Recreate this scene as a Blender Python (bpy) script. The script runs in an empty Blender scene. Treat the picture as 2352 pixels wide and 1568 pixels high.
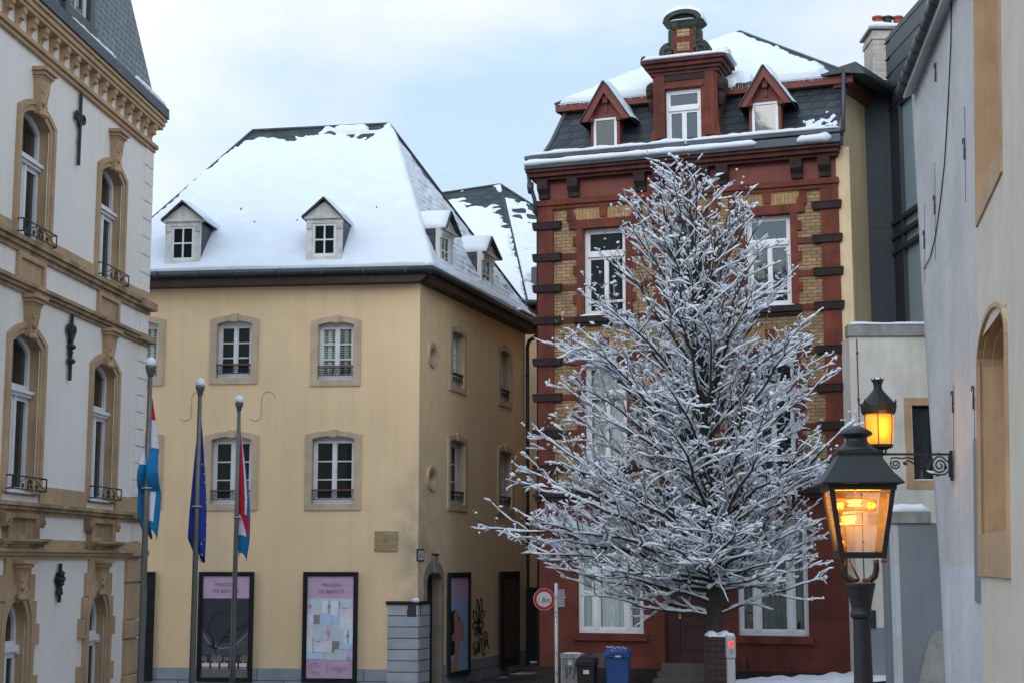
import bpy, bmesh, math, random
from mathutils import Vector, Matrix, noise
random.seed(7)
R_ = math.radians
SC = bpy.context.scene
COL = SC.collection

# ---------------------------------------------------------------- camera
FPX = 3575.0
PITCH = math.atan(503 / 3575.0)
EYE = Vector((0, 0, 3.0))
cam = bpy.data.cameras.new('camera')
cam.sensor_width = 36
cam.lens = 36 * FPX / 2352
cam.clip_end = 2000
cam_o = bpy.data.objects.new('camera', cam)
COL.objects.link(cam_o)
cam_o.location = EYE
cam_o.rotation_euler = (math.pi / 2 + PITCH, 0, 0)
SC.camera = cam_o

# ---------------------------------------------------------------- sky, sun, exposure
SUN_EL, SUN_AZ = 24.0, 200.0          # high thin overcast, sun behind the viewer's left shoulder
w = bpy.data.worlds.new("World")
SC.world = w
w.use_nodes = True
wn, wl = w.node_tree.nodes, w.node_tree.links
wn.clear()
def wnode(t, **k):
    n = wn.new(t)
    for a, b in k.items(): setattr(n, a, b)
    return n
sky = wnode('ShaderNodeTexSky')
sky.sky_type = 'NISHITA'
sky.sun_disc = False
sky.sun_elevation = R_(SUN_EL)
sky.sun_rotation = R_(SUN_AZ)
sky.dust_density = 0.6
tc = wnode('ShaderNodeTexCoord')
mp = wnode('ShaderNodeMapping')
mp.inputs['Scale'].default_value = (1.0, 1.0, 2.2)
mp.inputs['Location'].default_value = (1.46, 9.4, 3.3)
wl.new(tc.outputs['Generated'], mp.inputs['Vector'])
nz = wnode('ShaderNodeTexNoise')
nz.inputs['Scale'].default_value = 3.1
nz.inputs['Detail'].default_value = 6
nz.inputs['Roughness'].default_value = 0.5
wl.new(mp.outputs['Vector'], nz.inputs['Vector'])
cover = wnode('ShaderNodeValToRGB')
cover.color_ramp.elements[0].position = 0.36
cover.color_ramp.elements[0].color = (0.82, 0.82, 0.82, 1)
cover.color_ramp.elements[1].position = 0.56
cover.color_ramp.elements[1].color = (1, 1, 1, 1)
wl.new(nz.outputs['Fac'], cover.inputs['Fac'])
nz2 = wnode('ShaderNodeTexNoise')
nz2.inputs['Scale'].default_value = 3.0
nz2.inputs['Detail'].default_value = 7
nz2.inputs['Roughness'].default_value = 0.54
wl.new(mp.outputs['Vector'], nz2.inputs['Vector'])
ccol = wnode('ShaderNodeValToRGB')
ccol.color_ramp.elements[0].position = 0.38
ccol.color_ramp.elements[0].color = (0.60, 0.79, 0.965, 1)
ccol.color_ramp.elements[1].position = 0.62
ccol.color_ramp.elements[1].color = (0.97, 0.985, 1.0, 1)
wl.new(nz2.outputs['Fac'], ccol.inputs['Fac'])
gain = wnode('ShaderNodeMixRGB', blend_type='MULTIPLY')
gain.inputs['Fac'].default_value = 1
gain.inputs['Color2'].default_value = (9.3, 9.3, 9.3, 1)
wl.new(ccol.outputs['Color'], gain.inputs['Color1'])
sepz = wnode('ShaderNodeSeparateXYZ')
wl.new(tc.outputs['Generated'], sepz.inputs[0])
zen = wnode('ShaderNodeValToRGB')
zen.color_ramp.elements[0].position = 0.34
zen.color_ramp.elements[0].color = (1, 1, 1, 1)
zen.color_ramp.elements[1].position = 0.85
zen.color_ramp.elements[1].color = (0.60, 0.67, 0.78, 1)
wl.new(sepz.outputs['Z'], zen.inputs['Fac'])
deep = wnode('ShaderNodeMixRGB', blend_type='MULTIPLY')
deep.inputs['Fac'].default_value = 1
wl.new(gain.outputs['Color'], deep.inputs['Color1'])
wl.new(zen.outputs['Color'], deep.inputs['Color2'])
# the cloud deck is brighter on the side where the sun stands, behind the viewer
dotn = wnode('ShaderNodeVectorMath', operation='DOT_PRODUCT')
wl.new(tc.outputs['Generated'], dotn.inputs[0])
dotn.inputs[1].default_value = (-0.32, -0.88, 0.36)
side = wnode('ShaderNodeMapRange')
side.inputs[1].default_value = -0.75
side.inputs[2].default_value = 0.85
side.inputs[3].default_value = 0.68
side.inputs[4].default_value = 1.40
wl.new(dotn.outputs['Value'], side.inputs[0])
deep2 = wnode('ShaderNodeMixRGB', blend_type='MULTIPLY')
deep2.inputs['Fac'].default_value = 1
wl.new(deep.outputs['Color'], deep2.inputs['Color1'])
wl.new(side.outputs[0], deep2.inputs['Color2'])
mixs = wnode('ShaderNodeMixRGB')
wl.new(cover.outputs['Color'], mixs.inputs['Fac'])
wl.new(sky.outputs['Color'], mixs.inputs['Color1'])
wl.new(deep2.outputs['Color'], mixs.inputs['Color2'])
bg = wnode('ShaderNodeBackground')
bg.inputs['Strength'].default_value = 0.1
wl.new(mixs.outputs['Color'], bg.inputs['Color'])
wo = wnode('ShaderNodeOutputWorld')
wl.new(bg.outputs['Background'], wo.inputs['Surface'])

sl = bpy.data.lights.new('sun', 'SUN')
sl.energy = 0.5
sl.angle = R_(25)
sl.color = (1.0, 0.95, 0.88)
so = bpy.data.objects.new('sun', sl)
COL.objects.link(so)
so.rotation_euler = (R_(90 - SUN_EL), 0, R_(180 - SUN_AZ))
so.location = (0, -5, 30)

SC.view_settings.view_transform = 'Standard'
SC.view_settings.look = 'None'
SC.view_settings.exposure = 0.70
SC.view_settings.gamma = 1

# ---------------------------------------------------------------- frames: real vertical planes of the square
def ray(u, v):
    dx, dz = (u - 1176) / FPX, -(v - 784) / FPX
    return Vector((dx, math.cos(PITCH) - dz * math.sin(PITCH), math.sin(PITCH) + dz * math.cos(PITCH)))
def at_depth(u, v, y):
    r = ray(u, v)
    return EYE + r * (y / r.y)
class Frame:
    """a facade: x runs along it, y into it, z up"""
    def __init__(s, x, y, deg, batter=0.0):
        s.o = Vector((x, y, 0)); s.a = R_(deg); s.batter = batter
        s.x = Vector((math.cos(s.a), math.sin(s.a), 0)); s.y = Vector((-math.sin(s.a), math.cos(s.a), 0))
    def w(s, p): return s.o + s.x * p[0] + s.y * (p[1] + s.batter * (p[2] - 3)) + Vector((0, 0, p[2]))
    def p(s, u, v, off=0.0):
        """where the measured point lies on this facade: (x, z)"""
        r = ray(u, v); z = 3.0
        for k in range(6 if s.batter else 1):
            t = ((s.o + s.y * (off + s.batter * (z - 3)) - EYE).dot(s.y)) / r.dot(s.y)
            q = EYE + r * t - s.o; z = q.z
        return q.dot(s.x), q.z
WORLD = Frame(0, 0, 0)
def fr(u, v, depth, deg, batter=0.0):
    q = at_depth(u, v, depth)
    return Frame(q.x, q.y, deg, batter)
LF = fr(318, 1287, 29, 85.33)       # cream corner building on the left
YF = fr(960, 1287, 36, -6.85)       # yellow house, front
YS = fr(960, 1287, 36, 72.9)        # yellow house, alley side
RF = fr(1932, 1287, 34, -19.75)     # red house, front
RS = fr(1932, 1287, 34, 56.9)       # red house, splayed side wall
WF = fr(2195, 1287, 18, -96.8, 0.030)      # long white wall on the right

# ---------------------------------------------------------------- materials
MATS = {}
def nmat(name):
    m = bpy.data.materials.new(name); m.use_nodes = True
    nt = m.node_tree
    return m, nt.nodes, nt.links, nt.nodes['Principled BSDF']
def vary(nodes, links, base, var=0.12, scale=1.5, streak=0.0, coord='Object', tint=None, fine=0.5):
    """noise driven variation of a base colour; returns a colour socket and the coordinate socket"""
    tcn = nodes.new('ShaderNodeTexCoord')
    n1 = nodes.new('ShaderNodeTexNoise'); n1.inputs['Scale'].default_value = scale; n1.inputs['Detail'].default_value = 8
    n1.inputs['Roughness'].default_value = 0.62
    links.new(tcn.outputs[coord], n1.inputs['Vector'])
    r = nodes.new('ShaderNodeValToRGB')
    r.color_ramp.elements[0].position = 0.32; r.color_ramp.elements[1].position = 0.68
    lo = [c * (1 - var) for c in base]; hi = [min(1, c * (1 + var)) for c in base]
    if tint: lo = [a * b for a, b in zip(lo, tint)]
    r.color_ramp.elements[0].color = (*lo, 1); r.color_ramp.elements[1].color = (*hi, 1)
    links.new(n1.outputs['Fac'], r.inputs['Fac'])
    out = r.outputs['Color']
    if streak:
        mpn = nodes.new('ShaderNodeMapping'); mpn.inputs['Scale'].default_value = (2.6, 2.6, 0.16)
        links.new(tcn.outputs[coord], mpn.inputs['Vector'])
        n2 = nodes.new('ShaderNodeTexNoise'); n2.inputs['Scale'].default_value = 1.6; n2.inputs['Detail'].default_value = 5
        links.new(mpn.outputs['Vector'], n2.inputs['Vector'])
        r2 = nodes.new('ShaderNodeValToRGB')
        r2.color_ramp.elements[0].position = 0.35; r2.color_ramp.elements[0].color = (1 - streak,) * 3 + (1,)
        r2.color_ramp.elements[1].position = 0.6; r2.color_ramp.elements[1].color = (1, 1, 1, 1)
        links.new(n2.outputs['Fac'], r2.inputs['Fac'])
        mm = nodes.new('ShaderNodeMixRGB'); mm.blend_type = 'MULTIPLY'; mm.inputs['Fac'].default_value = 1
        links.new(out, mm.inputs['Color1']); links.new(r2.outputs['Color'], mm.inputs['Color2'])
        out = mm.outputs['Color']
    return out, tcn.outputs[coord]
def bumpn(nodes, links, bsdf, coord, scale, strength, dist=0.01):
    n = nodes.new('ShaderNodeTexNoise'); n.inputs['Scale'].default_value = scale; n.inputs['Detail'].default_value = 6
    links.new(coord, n.inputs['Vector'])
    b = nodes.new('ShaderNodeBump'); b.inputs['Strength'].default_value = strength; b.inputs['Distance'].default_value = dist
    links.new(n.outputs['Fac'], b.inputs['Height'])
    links.new(b.outputs['Normal'], bsdf.inputs['Normal'])
    return b
def surf(name, base, rough=0.8, var=0.12, scale=1.5, streak=0.0, bump=0.25, bscale=30, metal=0.0, tint=None, spec=None):
    m, n, l, b = nmat(name)
    c, co = vary(n, l, base, var, scale, streak, tint=tint)
    l.new(c, b.inputs['Base Color'])
    b.inputs['Roughness'].default_value = rough; b.inputs['Metallic'].default_value = metal
    if spec is not None: b.inputs['Specular IOR Level'].default_value = spec
    if bump: bumpn(n, l, b, co, bscale, bump)
    MATS[name] = m
    return m
def bricks(name, c1, c2, mortar, bw, rh, ms, rough=0.85, var=0.15, scale=2.0, mix=(1, 0, 0), vaxis='z', offset=0.5, bump=0.5, streak=0.0, vert=False, bias=0.0):
    """brick or slate coursing laid in the facade plane, sizes in metres"""
    m, n, l, b = nmat(name)
    tcn = n.new('ShaderNodeTexCoord')
    sep = n.new('ShaderNodeSeparateXYZ'); l.new(tcn.outputs['Object'], sep.inputs[0])
    add = n.new('ShaderNodeMath'); add.operation = 'MULTIPLY_ADD'
    l.new(sep.outputs['Y'], add.inputs[0]); add.inputs[1].default_value = mix[1]; l.new(sep.outputs['X'], add.inputs[2])
    com = n.new('ShaderNodeCombineXYZ')
    l.new(add.outputs[0], com.inputs['Y' if vert else 'X']); l.new(sep.outputs['Z'], com.inputs['X' if vert else 'Y'])
    bt = n.new('ShaderNodeTexBrick'); l.new(com.outputs[0], bt.inputs['Vector'])
    bt.offset = offset
    bt.inputs['Scale'].default_value = 1.0; bt.inputs['Brick Width'].default_value = bw
    bt.inputs['Row Height'].default_value = rh; bt.inputs['Mortar Size'].default_value = ms
    bt.inputs['Mortar Smooth'].default_value = 0.1; bt.inputs['Bias'].default_value = bias
    bt.inputs['Color1'].default_value = (*c1, 1); bt.inputs['Color2'].default_value = (*c2, 1); bt.inputs['Mortar'].default_value = (*mortar, 1)
    nzn = n.new('ShaderNodeTexNoise'); nzn.inputs['Scale'].default_value = scale; nzn.inputs['Detail'].default_value = 7
    l.new(tcn.outputs['Object'], nzn.inputs['Vector'])
    rr = n.new('ShaderNodeValToRGB'); rr.color_ramp.elements[0].position = 0.3; rr.color_ramp.elements[1].position = 0.7
    rr.color_ramp.elements[0].color = (1 - var,) * 3 + (1,); rr.color_ramp.elements[1].color = (1 + var * 0.6,) * 3 + (1,)
    l.new(nzn.outputs['Fac'], rr.inputs['Fac'])
    mm = n.new('ShaderNodeMixRGB'); mm.blend_type = 'MULTIPLY'; mm.inputs['Fac'].default_value = 1
    l.new(bt.outputs['Color'], mm.inputs['Color1']); l.new(rr.outputs['Color'], mm.inputs['Color2'])
    l.new(mm.outputs['Color'], b.inputs['Base Color'])
    b.inputs['Roughness'].default_value = rough
    bp = n.new('ShaderNodeBump'); bp.inputs['Strength'].default_value = bump; bp.inputs['Distance'].default_value = 0.012; bp.invert = True
    l.new(bt.outputs['Fac'], bp.inputs['Height']); l.new(bp.outputs['Normal'], b.inputs['Normal'])
    MATS[name] = m
    return m
def glow(name, col, s):
    m, n, l, b = nmat(name)
    b.inputs['Base Color'].default_value = (*col, 1)
    b.inputs['Emission Color'].default_value = (*col, 1); b.inputs['Emission Strength'].default_value = s
    MATS[name] = m
    return m
def clear_glass(name, tint=(1, 1, 1), refl=0.09, rough=0.02):
    m, n, l, b = nmat(name)
    n.remove(b)
    tr = n.new('ShaderNodeBsdfTransparent'); tr.inputs['Color'].default_value = (*tint, 1)
    gl = n.new('ShaderNodeBsdfGlossy'); gl.inputs['Roughness'].default_value = rough
    fz = n.new('ShaderNodeFresnel'); fz.inputs['IOR'].default_value = 1.0 + refl * 8
    mx = n.new('ShaderNodeMixShader')
    l.new(fz.outputs[0], mx.inputs[0]); l.new(tr.outputs[0], mx.inputs[1]); l.new(gl.outputs[0], mx.inputs[2])
    l.new(mx.outputs[0], n['Material Output'].inputs['Surface'])
    MATS[name] = m
    return m

surf('white_render', (0.80, 0.745, 0.69), 0.9, 0.05, 0.5, 0.03, 0.2, 40)
surf('yellow_render', (0.81, 0.585, 0.35), 0.9, 0.07, 0.45, 0.05, 0.25, 35)
surf('beige_render', (0.72, 0.54, 0.33), 0.9, 0.10, 0.6, 0.14, 0.25, 35)
surf('ochre_stone', (0.46, 0.305, 0.18), 0.85, 0.16, 1.6, 0.10, 0.4, 22)
surf('stained_stone', (0.38, 0.255, 0.145), 0.85, 0.40, 2.6, 0.35, 0.5, 22)
surf('grey_stone', (0.54, 0.41, 0.285), 0.85, 0.14, 2.0, 0.15, 0.4, 25)
surf('block_stone', (0.30, 0.32, 0.36), 0.75, 0.14, 2.5, 0.1, 0.3, 18)
surf('red_stone', (0.155, 0.033, 0.018), 0.85, 0.35, 2.2, 0.32, 0.4, 20)
surf('sooty_red', (0.085, 0.022, 0.016), 0.85, 0.5, 2.5, 0.2, 0.4, 20)
surf('red_paint', (0.175, 0.043, 0.030), 0.7, 0.12, 2.0, 0.1, 0.15, 20)
surf('dark_stone', (0.026, 0.014, 0.013), 0.85, 0.45, 4.0, 0.0, 0.5, 20)
surf('mossy_stone', (0.055, 0.058, 0.045), 0.9, 0.4, 5.0, 0.0, 0.6, 25, tint=(0.5, 0.55, 0.5))
surf('white_paint', (0.74, 0.74, 0.76), 0.45, 0.05, 3, 0.05, 0.05, 30)
surf('old_white_paint', (0.66, 0.64, 0.61), 0.7, 0.2, 5, 0.25, 0.3, 30)
surf('dark_metal', (0.019, 0.021, 0.024), 0.42, 0.25, 5, 0, 0.1, 40, metal=0.1)
surf('iron', (0.013, 0.014, 0.016), 0.55, 0.3, 8, 0, 0.2, 40, metal=0.1)
surf('zinc', (0.075, 0.09, 0.105), 0.6, 0.25, 3, 0.15, 0.1, 30, metal=0.2)
surf('gutter_metal', (0.045, 0.055, 0.058), 0.5, 0.3, 3, 0.15, 0.1, 30, metal=0.3)
surf('pole_metal', (0.13, 0.13, 0.125), 0.45, 0.1, 5, 0, 0.05, 30, metal=0.5)
surf('brown_wood', (0.045, 0.025, 0.018), 0.7, 0.4, 5, 0.2, 0.3, 25)
surf('door_wood', (0.050, 0.016, 0.013), 0.5, 0.2, 4, 0.2, 0.15, 20)
surf('rail_wood', (0.16, 0.05, 0.03), 0.5, 0.2, 5, 0, 0.1, 30)
surf('black_frame', (0.018, 0.020, 0.022), 0.6, 0.2, 4, 0, 0.05, 30, spec=0.15)
surf('interior', (0.015, 0.015, 0.015), 0.9, 0.2, 2, 0, 0)
surf('shutter', (0.55, 0.64, 0.59), 0.6, 0.1, 5, 0, 0.1, 30)
surf('curtain', (0.66, 0.72, 0.71), 0.9, 0.1, 5, 0.2, 0.1, 30)
surf('tower_metal', (0.040, 0.048, 0.062), 0.5, 0.12, 1.0, 0.12, 0.05, 10, metal=0.2)
surf('rough_render', (0.64, 0.595, 0.54), 0.95, 0.12, 1.6, 0.12, 0.9, 14)
surf('pillar_paint', (0.21, 0.235, 0.265), 0.85, 0.12, 1.2, 0.12, 0.2, 20)
surf('cream_render', (0.60, 0.545, 0.465), 0.95, 0.08, 1.5, 0.02, 0.7, 45)
surf('concrete', (0.26, 0.26, 0.25), 0.9, 0.3, 2.5, 0.2, 0.5, 14)
surf('bark', (0.034, 0.030, 0.024), 0.9, 0.4, 6, 0, 0.8, 25)
surf('twig_bark', (0.030, 0.025, 0.022), 0.9, 0.3, 9, 0, 0.2, 40)
surf('brass', (0.37, 0.275, 0.145), 0.5, 0.25, 6, 0.1, 0.1, 30, metal=0.1)
surf('bright_brass', (0.55, 0.38, 0.12), 0.3, 0.1, 6, 0, 0, metal=0.9)
surf('blue_plastic', (0.012, 0.075, 0.27), 0.5, 0.12, 4, 0.08, 0.08, 30)
surf('black_plastic', (0.006, 0.0065, 0.008), 0.6, 0.2, 4, 0, 0.08, 30)
surf('sign_red', (0.42, 0.012, 0.022), 0.5, 0.1, 4, 0, 0)
surf('sign_white', (0.62, 0.63, 0.65), 0.5, 0.08, 4, 0.05, 0)
surf('stained_grey', (0.30, 0.25, 0.20), 0.85, 0.2, 2.5, 0.2, 0.4, 22)
surf('print_grey', (0.085, 0.055, 0.085), 0.6, 0.1, 4, 0, 0, spec=0.1)
surf('lettering_dark', (0.03, 0.025, 0.03), 0.6, 0.1, 4, 0, 0)
surf('sticker_blue', (0.05, 0.20, 0.40), 0.5, 0.2, 20, 0, 0)
surf('enamel_blue', (0.02, 0.025, 0.10), 0.4, 0.1, 5, 0, 0)
surf('grey_door', (0.21, 0.22, 0.25), 0.6, 0.1, 3, 0.1, 0.1, 20)
surf('brown_panel', (0.10, 0.075, 0.06), 0.6, 0.15, 3, 0.15, 0.1, 20)
surf('bollard_grey', (0.42, 0.42, 0.44), 0.5, 0.1, 4, 0.1, 0.05, 30)
surf('cabinet_grey', (0.42, 0.42, 0.42), 0.7, 0.3, 7, 0.4, 0.2, 30)
surf('step_stone', (0.105, 0.095, 0.085), 0.85, 0.25, 3, 0.1, 0.4, 20)
surf('chimney_pot', (0.30, 0.055, 0.04), 0.8, 0.2, 5, 0, 0.2, 30)
surf('graffiti_paint', (0.012, 0.011, 0.012), 0.6, 0.2, 9, 0, 0)
surf('copper', (0.30, 0.10, 0.04), 0.35, 0.2, 6, 0, 0, metal=0.8)
for nm, c in dict(flag_red=(0.50, 0.020, 0.035), flag_white=(0.66, 0.62, 0.72), flag_sky=(0.012, 0.165, 0.36), flag_blue=(0.020, 0.045, 0.26),
                  flag_star=(0.75, 0.55, 0.05), poster_pink=(0.47, 0.31, 0.43), poster_dark=(0.050, 0.052, 0.060), poster_slate=(0.085, 0.09, 0.105),
                  poster_pale=(0.47, 0.52, 0.55), poster_white=(0.60, 0.64, 0.70), poster_blue=(0.40, 0.52, 0.68), poster_rose=(0.62, 0.56, 0.62),
                  poster_brown=(0.24, 0.21, 0.20), poster_hot=(0.72, 0.36, 0.55), poster_lilac=(0.42, 0.24, 0.52), poster_candle=(0.62, 0.50, 0.49),
                  poster_flame=(0.85, 0.45, 0.16), poster_stone=(0.19, 0.16, 0.14), poster_sky=(0.26, 0.36, 0.52), poster_skin=(0.36, 0.20, 0.16),
                  poster_hair=(0.022, 0.016, 0.016), poster_grey=(0.24, 0.24, 0.27)).items():
    if nm.startswith('poster') and max(c) > .2: c = tuple(min(.85, v * 1.25) for v in c)
    surf(nm, c, 0.75 if nm.startswith('flag') else 0.6, 0.08, 6, 0, 0.05 if nm.startswith('flag') else 0, spec=0.15)
bricks('ochre_brick', (0.40, 0.255, 0.125), (0.29, 0.175, 0.085), (0.12, 0.085, 0.055), 0.23, 0.080, 0.009, var=0.25)
bricks('arch_brick', (0.40, 0.255, 0.12), (0.33, 0.20, 0.09), (0.16, 0.10, 0.05), 0.28, 0.085, 0.006, var=0.2, vert=True)
bricks('red_blocks', (0.155, 0.033, 0.018), (0.11, 0.025, 0.015), (0.10, 0.035, 0.025), 0.95, 0.44, 0.012, var=0.35, scale=1.6, bump=0.6)
bricks('slate', (0.036, 0.046, 0.053), (0.017, 0.023, 0.028), (0.004, 0.005, 0.006), 0.34, 0.20, 0.013, rough=0.5, var=0.4, scale=3, mix=(1, -1, 0), bump=0.9)
bricks('pale_slate', (0.15, 0.17, 0.20), (0.10, 0.12, 0.145), (0.012, 0.014, 0.018), 0.22, 0.15, 0.014, rough=0.5, var=0.25, scale=3, mix=(1, -0.3, 0), bump=0.9)
bricks('chimney_brick', (0.40, 0.36, 0.32), (0.33, 0.29, 0.26), (0.46, 0.43, 0.40), 0.26, 0.14, 0.012, var=0.25, mix=(1, 1, 0))
bricks('dark_brick', (0.055, 0.030, 0.027), (0.040, 0.022, 0.020), (0.016, 0.012, 0.012), 0.21, 0.105, 0.012, var=0.3, mix=(1, 1, 0))
surf('hook_stain', (0.52, 0.37, 0.21), 0.9, 0.2, 6, 0, 0.1, 30)
bricks('clad_blocks', (0.40, 0.42, 0.455), (0.35, 0.375, 0.41), (0.05, 0.05, 0.055), 30.0, 0.252, 0.011, var=0.18, mix=(1, 1, 0))
bricks('grey_blocks', (0.30, 0.32, 0.36), (0.27, 0.29, 0.33), (0.07, 0.07, 0.075), 1.25, 0.285, 0.010, var=0.18, mix=(1, 1, 0))

m = MATS['yellow_render']; n, l = m.node_tree.nodes, m.node_tree.links; b = n['Principled BSDF']
old = b.inputs['Base Color'].links[0].from_socket
tcn = n.new('ShaderNodeTexCoord'); sep = n.new('ShaderNodeSeparateXYZ'); l.new(tcn.outputs['Object'], sep.inputs[0])
def mth(op, a, b_=None, clamp=False):
    q = n.new('ShaderNodeMath'); q.operation = op; q.use_clamp = clamp
    for i, v in enumerate((a, b_)):
        if v is None: continue
        if isinstance(v, (int, float)): q.inputs[i].default_value = v
        else: l.new(v, q.inputs[i])
    return q.outputs[0]
near = mth('SUBTRACT', 1.0, mth('MULTIPLY', mth('ABSOLUTE', mth('ADD', sep.outputs['X'], 0.12)), 1.5), True)       # within 0.7 m of the corner
low = mth('SUBTRACT', 1.0, mth('MULTIPLY', mth('ABSOLUTE', mth('SUBTRACT', sep.outputs['Z'], 3.2)), 0.34), True)
ng = n.new('ShaderNodeTexNoise'); ng.inputs['Scale'].default_value = 1.7; ng.inputs['Detail'].default_value = 8; l.new(tcn.outputs['Object'], ng.inputs['Vector'])
smear = mth('MULTIPLY', mth('MULTIPLY', near, low), mth('MULTIPLY', mth('SUBTRACT', ng.outputs['Fac'], 0.36, True), 4.2, True), True)
mpd = n.new('ShaderNodeMapping'); mpd.inputs['Scale'].default_value = (0.55, 0.55, 0.20); l.new(tcn.outputs['Object'], mpd.inputs['Vector'])
nd = n.new('ShaderNodeTexNoise'); nd.inputs['Scale'].default_value = 1.0; nd.inputs['Detail'].default_value = 9; nd.inputs['Roughness'].default_value = 0.7; l.new(mpd.outputs['Vector'], nd.inputs['Vector'])
damp = mth('MULTIPLY', mth('MULTIPLY', mth('SUBTRACT', nd.outputs['Fac'], 0.55, True), 5.0, True), 0.42)
mg = n.new('ShaderNodeMixRGB'); mg.inputs['Color2'].default_value = (0.46, 0.40, 0.33, 1); l.new(damp, mg.inputs['Fac']); l.new(old, mg.inputs['Color1'])
mg2 = n.new('ShaderNodeMixRGB'); mg2.inputs['Color2'].default_value = (0.24, 0.22, 0.20, 1); l.new(mth('MULTIPLY', smear, 0.75), mg2.inputs['Fac']); l.new(mg.outputs['Color'], mg2.inputs['Color1'])
l.new(mg2.outputs['Color'], b.inputs['Base Color'])
m, n, l, b = nmat('pane')                       # dark window glass that mirrors the sky
b.inputs['Base Color'].default_value = (0.012, 0.014, 0.014, 1); b.inputs['Roughness'].default_value = 0.03
b.inputs['IOR'].default_value = 1.85
tcn = n.new('ShaderNodeTexCoord'); bumpn(n, l, b, tcn.outputs['Object'], 1.3, 0.06, 0.02)
MATS['pane'] = m
m, n, l, b = nmat('dark_pane')
b.inputs['Base Color'].default_value = (0.012, 0.016, 0.015, 1); b.inputs['Roughness'].default_value = 0.03; b.inputs['IOR'].default_value = 1.45
MATS['dark_pane'] = m
m, n, l, b = nmat('teal_pane')
b.inputs['Base Color'].default_value = (0.30, 0.41, 0.46, 1); b.inputs['Roughness'].default_value = 0.25; b.inputs['IOR'].default_value = 1.9
MATS['teal_pane'] = m
clear_glass('clear_pane', (0.92, 0.95, 0.94), 0.08)
clear_glass('lamp_pane', (0.97, 0.93, 0.88), 0.06)
n, l = MATS['lamp_pane'].node_tree.nodes, MATS['lamp_pane'].node_tree.links
tl = n.new('ShaderNodeBsdfTranslucent'); tl.inputs['Color'].default_value = (0.95, 0.72, 0.45, 1)
ngz = n.new('ShaderNodeTexNoise'); ngz.inputs['Scale'].default_value = 5; ngz.inputs['Detail'].default_value = 6
rz = n.new('ShaderNodeMapRange'); rz.inputs[1].default_value = 0.35; rz.inputs[2].default_value = 0.7; rz.inputs[3].default_value = 0.06; rz.inputs[4].default_value = 0.16; l.new(ngz.outputs['Fac'], rz.inputs[0])
tcz = n.new('ShaderNodeTexCoord'); l.new(tcz.outputs['Object'], ngz.inputs['Vector'])
mz = n.new('ShaderNodeMixShader'); src = n['Material Output'].inputs['Surface'].links[0].from_socket
l.new(rz.outputs[0], mz.inputs[0]); l.new(src, mz.inputs[1]); l.new(tl.outputs[0], mz.inputs[2]); l.new(mz.outputs[0], n['Material Output'].inputs['Surface'])
m, n, l, b = nmat('snow')
c, co = vary(n, l, (0.70, 0.735, 0.79), 0.035, 2.0)
l.new(c, b.inputs['Base Color']); b.inputs['Roughness'].default_value = 0.7
bumpn(n, l, b, co, 9, 0.22, 0.03)
b.inputs['Specular IOR Level'].default_value = 0.2
MATS['snow'] = m
glow('lamp_amber', (1.0, 0.285, 0.02), 0.72)
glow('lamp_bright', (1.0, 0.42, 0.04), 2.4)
glow('signal_red', (1.0, 0.03, 0.02), 1.4)
# white wall whose lower storey was repainted a bluer grey
m, n, l, b = nmat('two_tone_render')
c, co = vary(n, l, (0.52, 0.51, 0.52), 0.13, 0.9, 0.05)
sep = n.new('ShaderNodeSeparateXYZ'); l.new(co, sep.inputs[0])
st = n.new('ShaderNodeMath'); st.operation = 'LESS_THAN'; st.inputs[1].default_value = 2.93; l.new(sep.outputs['Z'], st.inputs[0])
mm = n.new('ShaderNodeMixRGB'); mm.blend_type = 'MULTIPLY'; mm.inputs['Color2'].default_value = (1.02, 1.10, 1.18, 1)
l.new(st.outputs[0], mm.inputs['Fac']); l.new(c, mm.inputs['Color1']); l.new(mm.outputs['Color'], b.inputs['Base Color'])
b.inputs['Roughness'].default_value = 0.9; bumpn(n, l, b, co, 6, 0.6, 0.03)
MATS['two_tone_render'] = m
# wet dark setts with melting snow
m, n, l, b = nmat('wet_ground')
tcn = n.new('ShaderNodeTexCoord')
n1 = n.new('ShaderNodeTexNoise'); n1.inputs['Scale'].default_value = 0.9; n1.inputs['Detail'].default_value = 9
l.new(tcn.outputs['Object'], n1.inputs['Vector'])
rr = n.new('ShaderNodeValToRGB'); rr.color_ramp.elements[0].position = 0.55; rr.color_ramp.elements[1].position = 0.62
rr.color_ramp.elements[0].color = (0.035, 0.035, 0.037, 1); rr.color_ramp.elements[1].color = (0.62, 0.64, 0.68, 1)
l.new(n1.outputs['Fac'], rr.inputs['Fac']); l.new(rr.outputs['Color'], b.inputs['Base Color'])
b.inputs['Roughness'].default_value = 0.45; bumpn(n, l, b, tcn.outputs['Object'], 7, 0.6, 0.03)
MATS['wet_ground'] = m

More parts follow.
